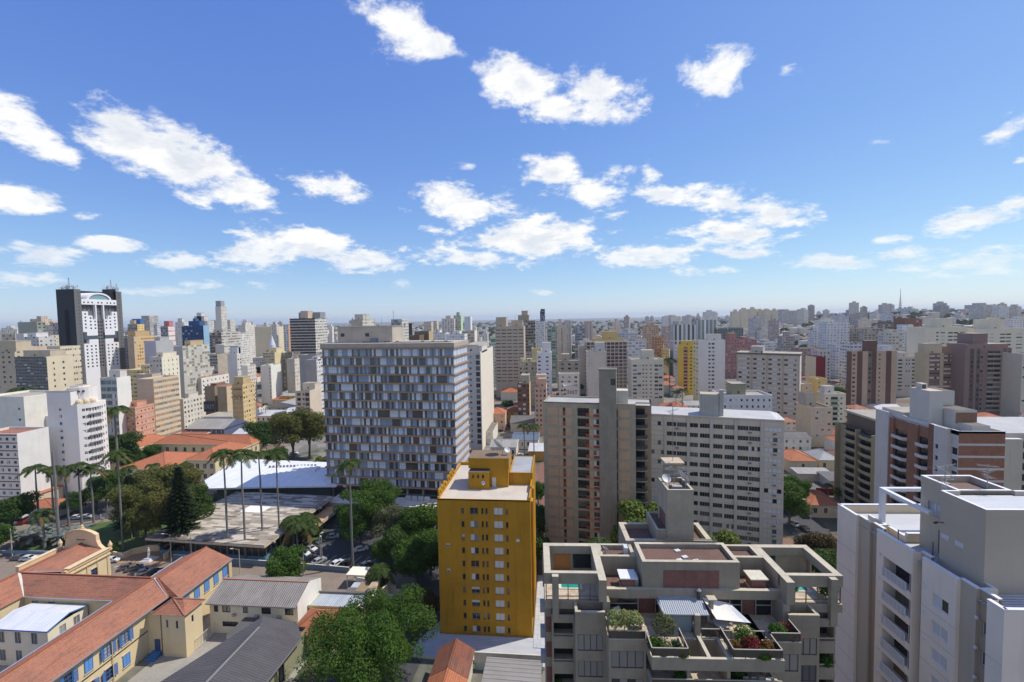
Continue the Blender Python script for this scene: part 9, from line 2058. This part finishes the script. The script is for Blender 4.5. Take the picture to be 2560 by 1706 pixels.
def tv_tower():
 A=at(2250,790,2600);t=thing('broadcast_tower','far lattice television tower on the hill skyline','tower',(A.x,A.y,A.z-20));q=MB();m=flat((.42,.40,.40),.6);q.box(-8,8,-8,8,0,62,paint((.42,.42,.42)));q.build('shaft',t);q=MB()
 for k in range(6):z=62+k*13;r=9-k*1.3;q.box(-r/2,r/2,-r/2,r/2,z,z+10,m);q.box(-r,r,-r,r,z+4,z+5,m)
 q.tube([(0,0,130),(0,0,175)],[1.6,.8],m,6);q.build('mast',t)
tv_tower()
# ------------------------------------------------------------------ the far city
FWM=[farwall(c,b,3.0,ww,.45,.28,dk,None,0,.25,st)for c,b,ww,dk,st in[((.62,.59,.52),3.0,.5,(.16,.16,.17),0),((.55,.52,.47),2.6,.5,(.14,.14,.15),0),((.70,.68,.65),3.2,.4,(.18,.2,.23),0),((.50,.48,.47),3.0,.6,(.11,.12,.13),0),((.63,.57,.45),3.0,.4,(.2,.17,.13),0),((.42,.38,.36),2.8,.5,(.08,.08,.09),.15),((.58,.50,.44),3.0,.4,(.2,.15,.13),0),((.58,.60,.63),3.4,.7,(.15,.19,.24),.12)]]
FWNM=['cream','greyish beige','white','grey','yellowish','dark grey','pinkish','bluish white']
LAND=[(x[2],x[0])for x in[('the black and white tower',0,220),('the blue tower',0,490),('the lone slender tower',0,552),('the brown striped tower',0,770),('the city hall',0,930),('the slim beige tower',0,1275),('the navy tower',0,1366),('the white grid tower',0,1516),('the striped black and white tower',0,1712),('the white blank tower',0,1780),('the white stepped tower',0,2095),('the television tower',0,2250),('the left big cream tower',0,2366),('the right big cream tower',0,2500),('the left skyline block with one opening',0,70)]]
SEEN={}
def far_label(kind,x,dist):
 lx,nm=min(LAND,key=lambda q:abs(q[0]-x));side='left of' if x<lx-25 else 'right of' if x>lx+25 else 'behind'
 far='far' if dist<1300 else 'very far'
 return f'{far} {kind} {side} {nm}'
far_things=[]
def far_tower(px,yt,D_,wpx,mi,label,group='far towers on the skyline',cap=True):
 A=at(px,yt,D_);zb=terrain_h(A.x,A.y)-2;h=A.z-zb
 if h<8:return None
 w=wpx*D_/FPX;d=w*RND.uniform(.8,1.4);rz=RND.choice([0,0,-.1,.25,-.35,.5])
 b=MB();b.box(-w/2,w/2,0,d,0,h,FWM[mi],top=ROOFG(),skip='d')
 if cap:cw=w*RND.uniform(.3,.55);b.box(-cw/2,cw/2,d*.2,d*.7,h,h+RND.uniform(3,7),FWM[mi],top=ROOFG(),skip='d')
 o=b.build('far_building',None,(A.x,A.y,zb),rz);tag(o,label,RB,group);take(A-Vector((w/2,0,0)),Vector((1,0,0)),w,d);return o
 # far towers one can point to
FT=[(1010,0,0)]
NAMED=[(2137,757,1500,17,1,'lone pinkish far tower on the hill left of the television tower'),(2161,768,1550,12,5,'darker far tower right of the lone pinkish hill tower'),(2216,762,1700,17,3,'first of two grey far towers just left of the television tower'),(2233,762,1750,12,3,'second of two grey far towers just left of the television tower'),(2355,758,1400,19,3,'far tower with a ragged crown on the hill skyline above the cream towers'),(2465,762,1500,30,3,'broad ragged far building on the hill above the right big cream tower'),(2029,764,1700,13,5,'slim dark far tower with a pointed cap left of the hill'),(1973,777,1600,42,3,'wide grey far slab left of the slim dark capped tower'),(2001,778,1500,16,6,'pinkish far block right of the wide grey far slab'),(2016,775,1450,16,0,'cream far block beside the slim dark capped tower'),
 (1840,779,1300,18,4,'first cream tower of the far row'),(1862,774,1320,16,4,'second cream tower of the far row'),(1884,773,1340,16,4,'third cream tower of the far row'),(1903,776,1340,16,4,'fourth cream tower of the far row'),(1920,775,1330,16,4,'fifth cream tower of the far row'),(1938,776,1330,14,4,'last cream tower of the far row'),(1900,795,1000,28,3,'green grey far block before the cream far row'),(1935,801,900,22,5,'bluish dark far block before the cream far row'),(1566,792,1100,13,5,'dark far tower framed in white over the middle skyline'),(1545,806,800,14,6,'red edged far block left of the dark framed tower'),(1618,792,2400,9,3,'first of two tiny grey far towers in the middle'),(1630,793,2400,8,3,'second of two tiny grey far towers in the middle'),(1730,790,1500,18,0,'cream far block right of the two tiny towers'),(1776,780,1200,24,2,'white far tower row behind the striped towers'),(1790,782,1250,12,0,'cream far tower touching the white far row'),(1745,788,1700,8,1,'thin far tower left of the white far row'),(1690,791,1900,30,0,'low cream far cluster left of the white far row'),(1665,793,1900,14,2,'small white far block left of the low cream cluster'),
 (1400,806,900,14,6,'brown red far block right of the navy tower'),(388,812,760,10,7,'blue far tower between the yellow tower and the red banded tower'),(420,812,820,8,7,'small blue far tower with a mast behind the red banded tower'),(611,803,900,12,2,'white far tower right of the lone slender tower'),(628,812,850,16,0,'cream far block left of the white two walled block'),(700,806,1000,10,3,'grey far tower above the long cream hall'),(662,814,1000,12,0,'low cream far block above the long cream hall'),(826,816,900,8,2,'white far sliver right of the brown striped tower'),(1092,811,1100,12,6,'pink far tower over the right half of the city hall roof'),(1212,833,620,14,2,'white far block before the slim beige tower'),(18,820,900,22,0,'cream far block at the left border'),(1480,822,760,20,6,'pinkish far block before the mid skyline'),(1340,815,900,10,2,'white far sliver left of the navy tower'),(2070,800,1000,30,2,'white far block above the white stepped tower'),(2110,792,1100,24,7,'bluish far block right above the white stepped tower'),(2160,785,1150,22,5,'dark far block above the beige windowed block'),(2196,784,1300,14,0,'cream far block between the beige windowed block and the television tower')]
for r in NAMED:far_tower(*r)
k_=0
for _ in range(2200):
 if k_>=235:break
 px=RND.uniform(-60,2620);D_=RND.uniform(480,1500)if RND.random()<.6 else RND.uniform(1500,3200)
 p=at(px,800,D_)
 if not free(p.x,p.y,11):continue
 th=terrain_h(p.x,p.y);h=RND.choice([12,16,22,28,34,42])*RND.uniform(.8,1.15)
 if px>1300 and px<1650 and D_>900:h=min(h,24)
 x_,yt,w_=proj((p.x,p.y,th+h))
 hl=795-(px-1280)*.0178
 if yt<hl-14:continue
 mi=RND.choice([0,0,1,2,2,2,3,4,5,6,7,7]);wpx=RND.uniform(13,24)/D_*FPX
 lab=far_label(FWNM[mi]+(' low block' if h<20 else ' apartment block' if h<32 else ' tower'),px,D_)
 if far_tower(px,yt,D_,wpx,mi,lab,'far apartment blocks',True):k_+=1
 # individual small houses between the blocks
HP=[]
for k in range(6):
 w,d,h=[(9,11,5),(12,9,6),(8,14,5),(14,16,7),(10,10,8),(18,12,6)][k];wl=MB();wl.box(-w/2,w/2,-d/2,d/2,0,h,[FWM[0],FWM[2],FWM[4],HM[2],FWM[2],HM[4]][k],skip='td');r=MB();hip_faces(r,-w/2-.4,w/2+.4,-d/2-.4,d/2+.4,h,min(w,d)*.2,[TLN,TL,OLDT,TLN,TL,(SHG,SHG)][k])
 HP.append((wl.mesh('wall'),r.mesh('roof'),['orange roofed house','tile roofed house','old brown roofed house','broad orange roofed house','two storey red roofed house','grey roofed shed'][k]))
k_=0
for _ in range(6000):
 if k_>=250:break
 px=RND.uniform(-40,2600);D_=RND.uniform(238,900)if RND.random()<.75 else RND.uniform(900,1600);p=at(px,900,D_);x,y=p.x,p.y
 if y<245 and x<60:continue
 if-4<x<14 and y<420:continue
 if 66<x<98 and y<235:continue
 if y<200:continue
 if not free(x,y,7):continue
 wl,r,nm=HP[RND.randrange(6)];rz=RND.choice([0,math.pi/2,.1,-.08,math.pi/2+.1]);z=terrain_h(x,y)-.3;x_=proj((x,y,z))[0]
 t=thing('house',far_label(nm,x_,D_*1.2),'house',(x,y,z),rz,'small houses between the far blocks');link('wall',wl,t);link('roof',r,t);take(Vector((x-7,y-7,0)),Vector((1,0,0)),14,14);k_+=1
k_=0
for _ in range(3000):
 if k_>=130:break
 px=RND.uniform(-40,2600);D_=RND.uniform(260,1700);p=at(px,900,D_)
 if(p.y<245 and p.x<60)or not free(p.x,p.y,4):continue
 z=terrain_h(p.x,p.y)-.3
 s=RND.uniform(.7,1.5);place(PT['far'],(p.x,p.y,z),far_label('dark tree',proj((p.x,p.y,z))[0],D_),'trees among the far houses',s);k_+=1
for c in list(_CH.get(PT['far'].name,[])):bpy.data.objects.remove(c)
bpy.data.objects.remove(PT['far'])
def far_stuff():
 wallm,roofs=[FWM[0],FWM[2],FWM[4],FWM[6]],[flat((.36,.15,.085),.9),flat((.30,.13,.08),.9),flat((.33,.31,.29),.9),flat((.5,.49,.47),.9)]
 b=MB();rnd=random.Random(5)
 for _ in range(7500):
  az=rad(rnd.uniform(-52,50));r=800*(6.5**rnd.random())if rnd.random()<.8 else rnd.uniform(600,1500);x,y=r*math.sin(az),r*math.cos(az)
  if r<1700 and not free(x,y,9):continue
  z=terrain_h(x,y);w,d,h=rnd.uniform(7,15),rnd.uniform(7,15),rnd.uniform(3.5,8)
  if rnd.random()<.08:h=rnd.uniform(10,24);w*=1.5
  if rnd.random()<.05:w,d=w*3,d*3
  n=len(b.v);b.box(x-w/2,x+w/2,y-d/2,y+d/2,z-2,z+h,rnd.choice(wallm),skip='td');m=rnd.choice(roofs)if h<9 else roofs[2]
  b.face([(x-w/2,y-d/2,z+h),(x+w/2,y-d/2,z+h),(x,y+.1,z+h+1.6)],m);b.face([(x+w/2,y-d/2,z+h),(x+w/2,y+d/2,z+h),(x,y+.1,z+h+1.6)],m);b.face([(x+w/2,y+d/2,z+h),(x-w/2,y+d/2,z+h),(x,y+.1,z+h+1.6)],m);b.face([(x-w/2,y+d/2,z+h),(x-w/2,y-d/2,z+h),(x,y+.1,z+h+1.6)],m)
 tag(b.build('distant_houses'),'sea of tiny distant houses below the skyline',None,None,'stuff')
 b=MB();i=b.m(leafmat((.026,.05,.014),(.05,.075,.02)))
 for _ in range(2600):
  az=rad(rnd.uniform(-52,50));r=600*(10**rnd.random());x,y=r*math.sin(az),r*math.cos(az)
  if r<1700 and not free(x,y,5):continue
  z=terrain_h(x,y);R_=rnd.uniform(4,9)*(1+r/5000)
  for _k in range(26):
   zz=rnd.uniform(-.2,1);a=rnd.uniform(0,6.28);q=math.sqrt(1-min(1,zz*zz));d=Vector((q*math.cos(a),q*math.sin(a),zz));p=Vector((x,y,z+3))+Vector((d.x*R_*1.3,d.y*R_*1.3,d.z*R_));t1=d.orthogonal().normalized()*R_*.5;t2=d.cross(t1).normalized()*R_*.42
   n=len(b.v);b.v+=[tuple(p+t1),tuple(p+t2),tuple(p-t1),tuple(p-t2)];b.f.append((n,n+1,n+2,n+3));b.mi.append(i)
 tag(b.build('distant_trees'),'distant dark tree clumps between the houses',None,None,'stuff')
far_stuff()
# ------------------------------------------------------------------ haze
def haze():
 b=MB();m=bpy.data.materials.new('haze');m.use_nodes=True;nt=m.node_tree;nt.nodes.clear();v=nt.nodes.new('ShaderNodeVolumePrincipled');o=nt.nodes.new('ShaderNodeOutputMaterial');v.inputs['Color'].default_value=(.80,.90,1.0,1);v.inputs['Density'].default_value=HAZE;v.inputs['Anisotropy'].default_value=.15;nt.links.new(v.outputs[0],o.inputs['Volume'])
 b.box(-17900,17900,-17900,17900,-12,150,m);tag(b.build('haze'),kind='stuff')
HAZE=.00006
haze()
